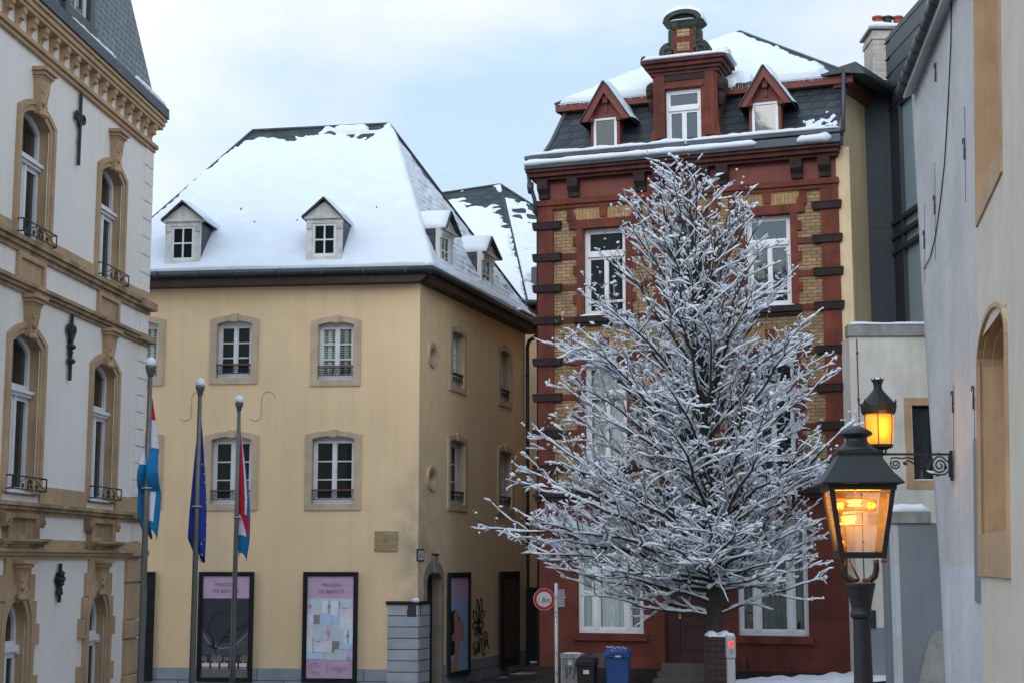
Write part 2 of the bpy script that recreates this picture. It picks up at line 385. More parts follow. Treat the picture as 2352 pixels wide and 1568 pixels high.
# weathering: blotches, run marks and soot with shapes of their own
def stains(name, col, strength, scale=(0.6, 0.6, 0.22), lo=0.54, gain=5.0, rough=0.72):
    m = MATS[name]; n, l = m.node_tree.nodes, m.node_tree.links; b = n['Principled BSDF']
    old = b.inputs['Base Color'].links[0].from_socket
    tcn = n.new('ShaderNodeTexCoord'); mpn = n.new('ShaderNodeMapping'); mpn.inputs['Scale'].default_value = scale
    mpn.inputs['Location'].default_value = (len(name) * 1.7, 3.1, 0.4)
    l.new(tcn.outputs['Object'], mpn.inputs['Vector'])
    nn = n.new('ShaderNodeTexNoise'); nn.inputs['Scale'].default_value = 1.0; nn.inputs['Detail'].default_value = 10; nn.inputs['Roughness'].default_value = rough
    l.new(mpn.outputs['Vector'], nn.inputs['Vector'])
    r = n.new('ShaderNodeMapRange'); r.inputs[1].default_value = lo; r.inputs[2].default_value = lo + 1.0 / gain; r.inputs[3].default_value = 0; r.inputs[4].default_value = strength
    l.new(nn.outputs['Fac'], r.inputs[0])
    mx = n.new('ShaderNodeMixRGB'); mx.inputs['Color2'].default_value = (*col, 1)
    l.new(r.outputs[0], mx.inputs['Fac']); l.new(old, mx.inputs['Color1']); l.new(mx.outputs['Color'], b.inputs['Base Color'])
stains('white_render', (0.50, 0.45, 0.40), 0.35)
stains('white_render', (0.42, 0.36, 0.30), 0.40, (1.6, 1.6, 0.12), 0.60, 6)
stains('yellow_render', (0.50, 0.36, 0.22), 0.16, (2.2, 2.2, 0.14), 0.60, 6)
stains('two_tone_render', (0.36, 0.34, 0.33), 0.55, (0.9, 0.9, 0.25), 0.54, 5)
stains('two_tone_render', (0.60, 0.60, 0.62), 0.60, (1.4, 1.4, 1.2), 0.60, 8)
stains('cream_render', (0.40, 0.36, 0.30), 0.40, (0.8, 0.8, 0.4))
stains('rough_render', (0.38, 0.34, 0.29), 0.40, (1.0, 1.0, 0.5))
stains('red_stone', (0.035, 0.016, 0.013), 0.80, (1.3, 1.3, 0.9), 0.50, 4)
stains('red_paint', (0.060, 0.022, 0.018), 0.60, (1.1, 1.1, 0.6), 0.52, 4)
stains('red_blocks', (0.045, 0.017, 0.013), 0.65, (0.9, 0.9, 0.7), 0.52, 4)
stains('ochre_brick', (0.090, 0.060, 0.035), 0.60, (1.2, 1.2, 0.9), 0.54, 5)
stains('ochre_stone', (0.20, 0.125, 0.07), 0.50, (1.5, 1.5, 0.8), 0.56, 5)
stains('pillar_paint', (0.15, 0.16, 0.17), 0.50, (1.2, 1.2, 0.5))
stains('beige_render', (0.36, 0.27, 0.18), 0.45, (1.5, 1.5, 0.2), 0.54, 5)

# ---------------------------------------------------------------- mesh builder
ROOT_M = {}
def root_matrix(o):
    while o.parent: o = o.parent
    return ROOT_M.get(o.name, Matrix.Identity(4))
class MB:
    """collects shapes given in a facade's own metres; build() links them as ONE object"""
    def __init__(s, F=WORLD): s.F = F; s.v = []; s.f = []; s.m = []; s.cur = 0
    def add(s, pts, faces):
        k = len(s.v)
        s.v += [s.F.w(p) for p in pts]
        s.f += [tuple(k + i for i in f) for f in faces]; s.m += [s.cur] * len(faces)
        return s
    def box(s, x0, x1, y0, y1, z0, z1):
        P = [(x0, y0, z0), (x1, y0, z0), (x1, y1, z0), (x0, y1, z0), (x0, y0, z1), (x1, y0, z1), (x1, y1, z1), (x0, y1, z1)]
        return s.add(P, [(0, 3, 2, 1), (4, 5, 6, 7), (0, 1, 5, 4), (1, 2, 6, 5), (2, 3, 7, 6), (3, 0, 4, 7)])
    def hexa(s, bot, top):
        P = list(bot) + list(top)
        return s.add(P, [(0, 3, 2, 1), (4, 5, 6, 7), (0, 1, 5, 4), (1, 2, 6, 5), (2, 3, 7, 6), (3, 0, 4, 7)])
    def prism(s, poly, y0, y1):
        """outline in (x, z) counter-clockwise seen from the front, from y0 (front) to y1"""
        n = len(poly)
        P = [(x, y0, z) for x, z in poly] + [(x, y1, z) for x, z in poly]
        return s.add(P, [tuple(range(n)), tuple(range(2 * n - 1, n - 1, -1))] + [(i, i + n, (i + 1) % n + n, (i + 1) % n) for i in range(n)])
    def ring(s, outer, inner, y0, y1, yi=None):
        """flat surround between two outlines of equal length; yi = how deep its inner reveal runs"""
        n = len(outer); yi = y1 if yi is None else yi
        P = [(x, y0, z) for x, z in outer] + [(x, y0, z) for x, z in inner] + [(x, y1, z) for x, z in outer] + [(x, yi, z) for x, z in inner]
        F = []
        for i in range(n):
            j = (i + 1) % n
            F += [(i, j, n + j, n + i), (n + i, n + j, 3 * n + j, 3 * n + i), (2 * n + j, j, i, 2 * n + i)]
        return s.add(P, F)
    def quad(s, a, b, c, d): return s.add([a, b, c, d], [(0, 1, 2, 3)])
    def poly(s, pts): return s.add(pts, [tuple(range(len(pts)))])
    def tube(s, pts, r, n=6, closed=False):
        """round bar along points; r a number or one per point"""
        pts = [Vector(p) for p in pts]; N = len(pts)
        rs = r if isinstance(r, (list, tuple)) else [r] * N
        V = []; F = []; side = None
        for i, p in enumerate(pts):
            if closed: d = pts[(i + 1) % N] - pts[i - 1]
            else: d = pts[min(i + 1, N - 1)] - pts[max(i - 1, 0)]
            if d.length < 1e-9: d = Vector((0, 0, 1))
            d.normalize()
            if side is None:
                side = d.cross(Vector((0, 0, 1)) if abs(d.z) < 0.9 else Vector((1, 0, 0)))
            side = side - d * side.dot(d)
            if side.length < 1e-6: side = d.orthogonal()
            side.normalize(); up = side.cross(d)
            for k in range(n):
                a = 2 * math.pi * k / n
                V.append(p + side * (math.cos(a) * rs[i]) + up * (math.sin(a) * rs[i]))
        M = N if closed else N - 1
        for i in range(M):
            for k in range(n):
                a, b_ = i * n + k, i * n + (k + 1) % n
                c, d_ = ((i + 1) % N) * n + (k + 1) % n, ((i + 1) % N) * n + k
                F.append((a, b_, c, d_))
        if not closed:
            F += [tuple(range(n - 1, -1, -1)), tuple(range((N - 1) * n, N * n))]
        return s.add(V, F)
    def lathe(s, prof, c=(0, 0, 0), n=16, rot=0.0, sx=1.0, sy=1.0):
        """profile [(radius, z)] spun about a vertical axis"""
        V = []; F = []
        for r, z in prof:
            for k in range(n):
                a = rot + 2 * math.pi * k / n
                V.append((c[0] + r * math.cos(a) * sx, c[1] + r * math.sin(a) * sy, c[2] + z))
        for i in range(len(prof) - 1):
            for k in range(n):
                F.append((i * n + k, i * n + (k + 1) % n, (i + 1) * n + (k + 1) % n, (i + 1) * n + k))
        F += [tuple(range(n - 1, -1, -1)), tuple(range((len(prof) - 1) * n, len(prof) * n))]
        return s.add(V, F)
    def blob(s, c, r, n=8, m=5, lump=0.0, seed=0):
        V = []; F = []
        for i in range(m + 1):
            t = math.pi * i / m
            for k in range(n):
                a = 2 * math.pi * k / n
                d = Vector((math.sin(t) * math.cos(a), math.sin(t) * math.sin(a), math.cos(t)))
                q = 1 + lump * noise.noise(d * 1.7 + Vector((seed, seed * 2, 0)))
                V.append((c[0] + d.x * r[0] * q, c[1] + d.y * r[1] * q, c[2] + d.z * r[2] * q))
        for i in range(m):
            for k in range(n): F.append((i * n + k, (i + 1) * n + k, (i + 1) * n + (k + 1) % n, i * n + (k + 1) % n))
        return s.add(V, F)
    def wall(s, x0, x1, z0, z1, holes=(), y=0.0, reveal=0.0):
        """wall face with rectangular openings (x0, x1, z0, z1)"""
        xs = sorted({x0, x1, *[h[0] for h in holes], *[h[1] for h in holes]}); xs = [x for x in xs if x0 <= x <= x1]
        zs = sorted({z0, z1, *[h[2] for h in holes], *[h[3] for h in holes]}); zs = [z for z in zs if z0 <= z <= z1]
        for a, b_ in zip(xs, xs[1:]):
            for c, d in zip(zs, zs[1:]):
                mx, mz = (a + b_) / 2, (c + d) / 2
                if any(h[0] < mx < h[1] and h[2] < mz < h[3] for h in holes): continue
                s.quad((a, y, c), (b_, y, c), (b_, y, d), (a, y, d))
        if reveal:
            for a, b_, c, d in holes:
                for p, q in (((a, c), (b_, c)), ((b_, c), (b_, d)), ((b_, d), (a, d)), ((a, d), (a, c))):
                    s.quad((p[0], y, p[1]), (p[0], y + reveal, p[1]), (q[0], y + reveal, q[1]), (q[0], y, q[1]))
        return s
    def snow_roll(s, a, b_, wd, h, n=40, lump=0.5, seed=0.0, under=0.15):
        """a lumpy roll of snow lying along a ledge from a to b_"""
        a, b_ = Vector(a), Vector(b_); d = (b_ - a); L = d.length; d.normalize()
        side = Vector((d.y, -d.x, 0))
        if side.length < 1e-6: side = Vector((1, 0, 0))
        side.normalize()
        V = []; F = []; K = 8
        for i in range(n + 1):
            t = i / n; e = min(1, t * L / 0.12, (1 - t) * L / 0.12); e = max(0.05, e) ** 0.5
            q = 1 + lump * noise.noise(Vector((t * L * 1.9, seed, 3.1))) + 0.35 * lump * noise.noise(Vector((t * L * 7, seed, 9.1)))
            p = a + d * (L * t)
            for k in range(K):
                an = 2 * math.pi * k / K; sn = math.sin(an)
                V.append(p + side * (math.cos(an) * wd * (0.8 + 0.2 * q) * e) + Vector((0, 0, (sn if sn > 0 else sn * under) * h * q * e)))
        for i in range(n):
            for k in range(K): F.append((i * K + k, (i + 1) * K + k, (i + 1) * K + (k + 1) % K, i * K + (k + 1) % K))
        F += [tuple(range(K)), tuple(range(n * K + K - 1, n * K - 1, -1))]
        return s.add(V, F)
    def build(s, name, mat, parent=None, smooth=False, bevel=0.0, loc=None):
        mats = mat if isinstance(mat, (list, tuple)) else [mat]
        if parent is not None: inv = root_matrix(parent).inverted()
        else:
            if loc is None:
                lo = [min(v[i] for v in s.v) for i in range(3)]; hi = [max(v[i] for v in s.v) for i in range(3)]
                loc = ((lo[0] + hi[0]) / 2, (lo[1] + hi[1]) / 2, lo[2])
            inv = Matrix.Translation(Vector(loc)).inverted()
        me = bpy.data.meshes.new(name)
        me.from_pydata([inv @ v for v in s.v], [], s.f)
        for mt in mats: me.materials.append(MATS[mt])
        if len(mats) > 1: me.polygons.foreach_set('material_index', s.m)
        if smooth: me.polygons.foreach_set('use_smooth', [True] * len(s.f))
        me.update()
        o = bpy.data.objects.new(name, me); COL.objects.link(o)
        if parent is not None: o.parent = parent
        else:
            o.location = loc; ROOT_M[o.name] = Matrix.Translation(Vector(loc))
        bm = bmesh.new(); bm.from_mesh(me); bmesh.ops.recalc_face_normals(bm, faces=bm.faces) if len(s.f) < 60000 else None; bm.to_mesh(me); bm.free()
        if bevel:
            md = o.modifiers.new('bevel', 'BEVEL'); md.width = bevel; md.segments = 2; md.limit_method = 'ANGLE'
        return o
def tag(o, label, cat, group=None, kind=None):
    o['label'] = label; o['category'] = cat
    if group: o['group'] = group
    if kind: o['kind'] = kind
    return o
def thing(name, label, cat, F, x=0, y=0, z=0, group=None):
    o = bpy.data.objects.new(name, None); COL.objects.link(o)
    o.empty_display_size = 0.2
    q = F.w((x, y, z)); o.location = q; o.rotation_euler = (0, 0, F.a)
    ROOT_M[o.name] = Matrix.Translation(q) @ Matrix.Rotation(F.a, 4, 'Z')
    return tag(o, label, cat, group)
def structure(o):
    o['kind'] = 'structure'; return o
def lettering(name, string, F, x, y, z, h, mat, parent, stretch=1.0, vertical=False, bold=0.0, width=None):
    """raised lettering centred on (x, z) of a facade plane, h = letter height"""
    cu = bpy.data.curves.new('letters', 'FONT'); cu.body = string; cu.size = 1.0; cu.align_x = 'CENTER'; cu.align_y = 'CENTER'
    cu.offset = bold - 0.014; cu.resolution_u = 2
    t = bpy.data.objects.new('letters', cu); COL.objects.link(t)
    dg = bpy.context.evaluated_depsgraph_get()
    me = bpy.data.meshes.new_from_object(t.evaluated_get(dg))
    bpy.data.objects.remove(t)
    co = [v.co.copy() for v in me.vertices]
    hh = max(c.y for c in co) - min(c.y for c in co); ww = max(c.x for c in co) - min(c.x for c in co)
    cx = (max(c.x for c in co) + min(c.x for c in co)) / 2; cy = (max(c.y for c in co) + min(c.y for c in co)) / 2
    k = h / hh; kx = (width / ww) if width else k * stretch
    mb = MB(F)
    pts = [((c.x - cx) * kx, (c.y - cy) * k) for c in co]
    if vertical: pts = [(-b_, a) for a, b_ in pts]
    mb.add([(x + a, y, z + b_) for a, b_ in pts], [tuple(p.vertices) for p in me.polygons])
    bpy.data.meshes.remove(me)
    return mb.build(name, mat, parent)
def arch(x0, x1, zs, rise, n=12, z0=None):
    """outline: bottom-left, up, segmental head left to right, bottom-right"""
    c, h = (x0 + x1) / 2, (x1 - x0) / 2
    pts = [(x0, z0)]
    for i in range(n + 1):
        x = x0 + (x1 - x0) * i / n
        pts.append((x, zs + rise * (1 - ((x - c) / h) ** 2)))
    pts.append((x1, z0))
    return pts
def roundarch(x0, x1, zs, rise, n=14, z0=None):
    c, h = (x0 + x1) / 2, (x1 - x0) / 2
    return [(x0, z0)] + [(c - h * math.cos(math.pi * i / n), zs + rise * math.sin(math.pi * i / n)) for i in range(n + 1)] + [(x1, z0)]

# ================================================================ ground
g = MB()
g.quad((-400, -200, -0.004), (400, -200, -0.004), (400, 600, -0.004), (-400, 600, -0.004))
structure(g.build('ground', 'wet_ground', loc=(0, 0, 0)))
g = MB(RF)
g.box(-9.5, 1.5, -2.2, 0.3, 0.0, 0.12)
structure(g.build('pavement', 'step_stone'))

# ================================================================ the houses across the square, mirrored in the window panes
OF = Frame(16, -13, 180)
ob = thing('opposite_house', 'rendered house row across the square, seen mirrored in the window panes', 'house', OF)
mb = MB(OF)
oh = [(1 + i * 4.2 + .9, 2.0 + i * 4.2 + 1.2, z, z + 2.0) for i in range(9) for z in (1.2, 4.6, 8.0)]
mb.wall(0, 40, 0, 11.5, oh, 0, .2)
mb.quad((0, 9, 0), (0, 0, 0), (0, 0, 11.5), (0, 9, 11.5)); mb.quad((40, 0, 0), (40, 9, 0), (40, 9, 11.5), (40, 0, 11.5)); mb.quad((40, 9, 0), (0, 9, 0), (0, 9, 11.5), (40, 9, 11.5))
mb.build('wall', 'rough_render', ob)
mb = MB(OF); mb.box(.1, 39.9, .25, 8.9, .1, 11.4); mb.build('interior', 'interior', ob)
mb = MB(OF); mb.quad((-.4, -.4, 11.5), (40.4, -.4, 11.5), (37, 4.5, 15.6), (3, 4.5, 15.6)); mb.quad((40.4, 9.4, 11.5), (-.4, 9.4, 11.5), (3, 4.5, 15.6), (37, 4.5, 15.6))
mb.poly([(-.4, 9.4, 11.5), (-.4, -.4, 11.5), (3, 4.5, 15.6)]); mb.poly([(40.4, -.4, 11.5), (40.4, 9.4, 11.5), (37, 4.5, 15.6)]); mb.quad((-.4, -.4, 11.5), (-.4, 9.4, 11.5), (40.4, 9.4, 11.5), (40.4, -.4, 11.5))
mb.build('roof', 'slate', ob)

# ================================================================ shared builders
def glazed_leaf(fr_mb, pane_mb, x0, x1, z0, z1, y, rows, cols=1, fw=0.055, bar=0.03, th=0.05):
    """one sash: frame, glazing bars, and its panes"""
    fr_mb.box(x0, x0 + fw, y, y + th, z0, z1); fr_mb.box(x1 - fw, x1, y, y + th, z0, z1)
    fr_mb.box(x0 + fw, x1 - fw, y + 0.002, y + th, z0, z0 + fw * 1.2); fr_mb.box(x0 + fw, x1 - fw, y + 0.002, y + th, z1 - fw, z1)
    a, b_, c, d = x0 + fw, x1 - fw, z0 + fw * 1.2, z1 - fw
    for i in range(1, rows):
        z = c + (d - c) * i / rows
        fr_mb.box(a, b_, y + 0.008, y + th - 0.005, z - bar / 2, z + bar / 2)
    for i in range(1, cols):
        x = a + (b_ - a) * i / cols
        fr_mb.box(x - bar / 2, x + bar / 2, y + 0.006, y + th - 0.005, c, d)
    pane_mb.quad((a, y + th * 0.6, c), (b_, y + th * 0.6, c), (b_, y + th * 0.6, d), (a, y + th * 0.6, d))
def spiral(cx, cz, r0, r1, a0, turns, y, n=26):
    return [(cx + (r0 + (r1 - r0) * i / n) * math.cos(a0 + turns * 2 * math.pi * i / n), y,
             cz + (r0 + (r1 - r0) * i / n) * math.sin(a0 + turns * 2 * math.pi * i / n)) for i in range(n + 1)]

# ================================================================ cream corner building on the left
cb = thing('corner_building', 'cream rendered corner building with ochre stone window surrounds and a bracketed cornice', 'building', LF)
GX = -12.0
C1, C2 = -5.68, -2.19
cent = [C2 - 3.49 * i for i in range(3)]
holes = []
for c in cent:
    holes += [(c - 0.53, c + 0.53, 7.80, 9.84), (c - 0.53, c + 0.53, 4.0, 6.38), (c - 0.40, c + 0.40, 0.2, 2.40)]
mb = MB(LF)
mb.wall(GX, 0, 0, 11.7, holes)
mb.quad((0, 0, 0), (0, 9, 0), (0, 9, 11.7), (0, 0, 11.7))
mb.quad((GX, 9, 0), (GX, 0, 0), (GX, 0, 11.7), (GX, 9, 11.7))
mb.quad((0, 9, 0), (GX, 9, 0), (GX, 9, 11.7), (0, 9, 11.7))
mb.build('wall', 'white_render', cb)
mb = MB(LF); mb.box(GX + 0.1, -0.1, 0.6, 8.8, 0.1, 11.4); mb.build('interior', 'interior', cb)
# string courses
for z0, z1, pr, mt in ((7.58, 7.80, 0.13, 'stained_stone'), (6.98, 7.15, 0.13, 'stained_stone'), (3.70, 3.87, 0.13, 'stained_stone'), (3.03, 3.19, 0.12, 'ochre_stone')):
    mb = MB(LF)
    for q in range(3):
        f = (q + 1) / 3
        mb.box(GX, 0.04 + pr * f, -pr * f, 0.02, z0 + (z1 - z0) * q / 3, z0 + (z1 - z0) * (q + 1) / 3 - (0.0015 if q < 2 else 0))
    mb.box(-0.70, 0.045 + pr, -pr - 0.03, 0.02, z0 + (z1 - z0) * 0.36, z1 - 0.002)
    mb.build('string_course', mt, cb)
for z0, z1 in ((7.80, 7.98), (3.87, 4.14), (3.19, 3.33)):
    edges = sorted([(c - 0.72, c + 0.72) for c in cent], reverse=True)
    r = 0.05
    for a, b_ in edges:
        mb = MB(LF); mb.box(b_, r, -0.03, 0.02, z0, z1 - 0.001); r = a; mb.build('stone_band', 'ochre_stone', cb)
    mb = MB(LF); mb.box(GX, r, -0.03, 0.02, z0, z1 - 0.001); mb.build('stone_band', 'ochre_stone', cb)
# quoins
for z0, z1, n_ in ((7.98, 10.72, 8), (7.16, 7.57, 1), (4.15, 6.97, 9), (3.34, 3.69, 1)):
    hh = (z1 - z0) / n_
    for i in range(n_):
        mb = MB(LF)
        mb.box(-0.42, 0.035, -0.035, 0.25, z0 + i * hh + 0.008, z0 + (i + 1) * hh - 0.008)
        mb.box(-0.62, -0.42, -0.012, 0.02, z0 + i * hh + 0.001, z0 + (i + 1) * hh - 0.001)
        mb.build('quoin', 'white_render', cb, bevel=0.008)
for i, (z0, z1) in enumerate(((2.62, 3.02), (1.95, 2.61), (1.62, 1.94), (0.98, 1.61), (0.62, 0.97), (0, 0.61))):
    k = 0.03 if i % 2 == 0 else 0.0
    mb = MB(LF); mb.box(-0.75 - k, 0.04 + k, -0.05 - k, 0.25, z0 + 0.006, z1 - 0.006)
    mb.build('stone_quoin', 'ochre_stone', cb, bevel=0.012)
# cornice with scroll brackets
mb = MB(LF)
for p, z0, z1 in ((0.06, 10.72, 10.79), (0.10, 10.79, 10.87), (0.05, 10.87, 10.905)):
    mb.box(GX, p, -p, 0.02, z0, z1 - 0.001)
mb.build('cornice_moulding', 'ochre_stone', cb, bevel=0.01)
mb = MB(LF)
for p, z0, z1 in ((0.16, 11.20, 11.27), (0.19, 11.27, 11.36), (0.22, 11.36, 11.43)):
    mb.box(GX, p, -p, 0.1, z0, z1 - 0.001)
mb.build('cornice', 'ochre_stone', cb, bevel=0.01)
prof = [(0, 10.91), (0.03, 10.92), (0.035, 10.97), (0.06, 11.02), (0.105, 11.03), (0.12, 11.065), (0.105, 11.10), (0.13, 11.12), (0.145, 11.198), (0, 11.198)]
xb = -0.09
def bracket(mb, x, wd):
    n_ = len(prof)
    P = [(x - wd / 2, -a, z) for a, z in prof] + [(x + wd / 2, -a, z) for a, z in prof]
    mb.add(P, [tuple(range(n_)), tuple(range(2 * n_ - 1, n_ - 1, -1))] + [(i, i + n_, (i + 1) % n_ + n_, (i + 1) % n_) for i in range(n_)])
i = 0; x = -0.22
while x > GX + 0.3:
    mb = MB(LF); bracket(mb, x, 0.19 if i == 0 else 0.14); mb.build('cornice_bracket', 'ochre_stone', cb); x -= 0.455; i += 1
sd = Frame(LF.w((0, 0, 0)).x, LF.w((0, 0, 0)).y, math.degrees(LF.a) + 90)
mb = MB(sd); bracket(mb, 0.12, 0.15); mb.build('cornice_bracket', 'ochre_stone', cb)
# gutter and roof
mb = MB(LF)
mb.prism([(GX, 11.435), (0.25, 11.435), (0.22, 11.47), (0.20, 11.62), (GX, 11.62)], -0.25, -0.17)
mb.box(GX, 0.18, -0.168, 9, 11.44, 11.60)
mb.build('gutter', 'zinc', cb)
mb = MB(LF)
mb.snow_roll((-1.7, -0.17, 11.61), (0.20, -0.17, 11.61), 0.08, 0.14, 40, 0.5, 1)
mb.snow_roll((-4.9, -0.17, 11.61), (-2.7, -0.17, 11.61), 0.07, 0.11, 50, 0.7, 4)
mb.build('snow', 'snow', cb, smooth=True)
mb = MB(LF)
RZ = 16.2
mb.quad((GX, -0.05, 11.56), (0.08, -0.05, 11.56), (-0.86, 0.95, RZ), (GX, 0.95, RZ))
mb.quad((0.04, 0.0, 11.56), (0.04, 8.8, 11.56), (-0.86, 7.8, RZ), (-0.86, 0.95, RZ))
mb.quad((GX, 0.95, RZ), (-0.86, 0.95, RZ), (-0.86, 7.8, RZ), (GX, 7.8, RZ))
mb.quad((GX, 8.8, 11.56), (GX, 0.0, 11.56), (GX, 0.95, RZ), (GX, 7.8, RZ))
mb.quad((0.04, 8.8, 11.56), (GX, 8.8, 11.56), (GX, 7.8, RZ), (-0.86, 7.8, RZ))
roof = mb.build('roof', 'pale_slate', cb)
mb = MB(LF); mb.tube([(0.04, 0.0, 11.56), (-0.86, 0.95, RZ)], 0.025, 6); mb.build('hip_flashing', 'zinc', roof)
# roof dormer
dm = MB(LF)
dx0, dx1 = -4.75, -3.36
for a, b_ in ((dx0, dx0 + 0.22), (dx1 - 0.22, dx1)): dm.box(a, b_, -0.02, 1.2, 11.9, 13.9)
dm.box(dx0 - 0.05, dx1 + 0.05, -0.06, 1.2, 11.8, 12.0); dm.box(dx0 - 0.1, dx1 + 0.1, -0.1, 1.3, 13.9, 14.15)
dm.box(dx0 + 0.22, dx1 - 0.22, 0.2, 1.2, 12.0, 13.9)
dorm = dm.build('dormer', 'gutter_metal', cb, bevel=0.015)
mb = MB(LF); mb.tube(spiral(dx0 - 0.10, 12.35, 0.20, 0.04, -1.4, 1.3, -0.02), 0.045, 6); mb.tube([(dx0 - 0.02, -0.02, 12.0), (dx0 - 0.13, -0.02, 12.2), (dx0 - 0.04, -0.02, 13.2)], 0.05, 6)
mb.build('scroll', 'gutter_metal', dorm)
mb = MB(LF); pn = MB(LF); glazed_leaf(mb, pn, dx0 + 0.23, dx1 - 0.23, 12.01, 13.9, 0.06, 3, 2, 0.09)
mb.build('window_frame', 'white_paint', dorm); pn.build('pane', 'pane', dorm)

def railing_scroll(mb, x0, x1, z0, z1, y, r=0.011):
    mb.tube([(x0, y, z1), (x1, y, z1)], r, 5); mb.tube([(x0, y, z0), (x1, y, z0)], r, 5)
    for x in (x0, x1): mb.tube([(x, y, z0), (x, y, z1)], r, 5); mb.tube([(x, y, z1), (x, y + 0.2, z1)], r, 4); mb.tube([(x, y, z0), (x, y + 0.2, z0)], r, 4)
    c, h = (x0 + x1) / 2, z1 - z0
    mb.tube([(x0 + 0.02, y, z0), (c - h * 0.5, y, z1)], r * 0.8, 4); mb.tube([(x1 - 0.02, y, z0), (c + h * 0.5, y, z1)], r * 0.8, 4)
    for sgn in (-1, 1):
        mb.tube(spiral(c + sgn * h * 0.28, z0 + h * 0.62, h * 0.26, h * 0.05, math.pi / 2, sgn * 1.3, y), r * 0.8, 4)
        mb.tube(spiral(c + sgn * h * 0.28, z0 + h * 0.22, h * 0.2, h * 0.05, -math.pi / 2, sgn * 1.3, y), r * 0.8, 4)
        mb.tube(spiral(c + sgn * h * 1.35, z0 + h * 0.28, h * 0.22, h * 0.05, -math.pi / 2, sgn * 1.4, y), r * 0.8, 4)

def keystone(c, z0, z1, parent):
    """fluted keystone with a carved drop and a moulded cap"""
    mb = MB(LF)
    d = z1 - z0
    mb.hexa([(c - 0.11, -0.10, z0), (c + 0.11, -0.10, z0), (c + 0.11, 0.0, z0), (c - 0.11, 0.0, z0)],
            [(c - 0.17, -0.15, z1 - 0.16), (c + 0.17, -0.15, z1 - 0.16), (c + 0.17, 0.0, z1 - 0.16), (c - 0.17, 0.0, z1 - 0.16)])
    for k, (p, a, b_) in enumerate(((0.17, 0.16, 0.12), (0.20, 0.12, 0.06), (0.24, 0.06, 0.0))):
        mb.box(c - p - 0.01, c + p + 0.01, -p + 0.01, 0.0, z1 - a, z1 - b_ - 0.002)
    for k in range(5):
        mb.blob((c + 0.05 * math.sin(k * 2.1), -0.125, z0 + 0.06 + k * d * 0.09), (0.055, 0.035, 0.05), 7, 5)
    for sx in (-1, 1): mb.tube(spiral(c + sx * 0.09, z0 + d * 0.52, 0.07, 0.02, math.pi / 2, sx * 1.2, -0.13), 0.018, 5)
    mb.blob((c, -0.10, z0 + 0.0), (0.13, 0.08, 0.06), 8, 5)
    mb.build('keystone', 'ochre_stone', parent)
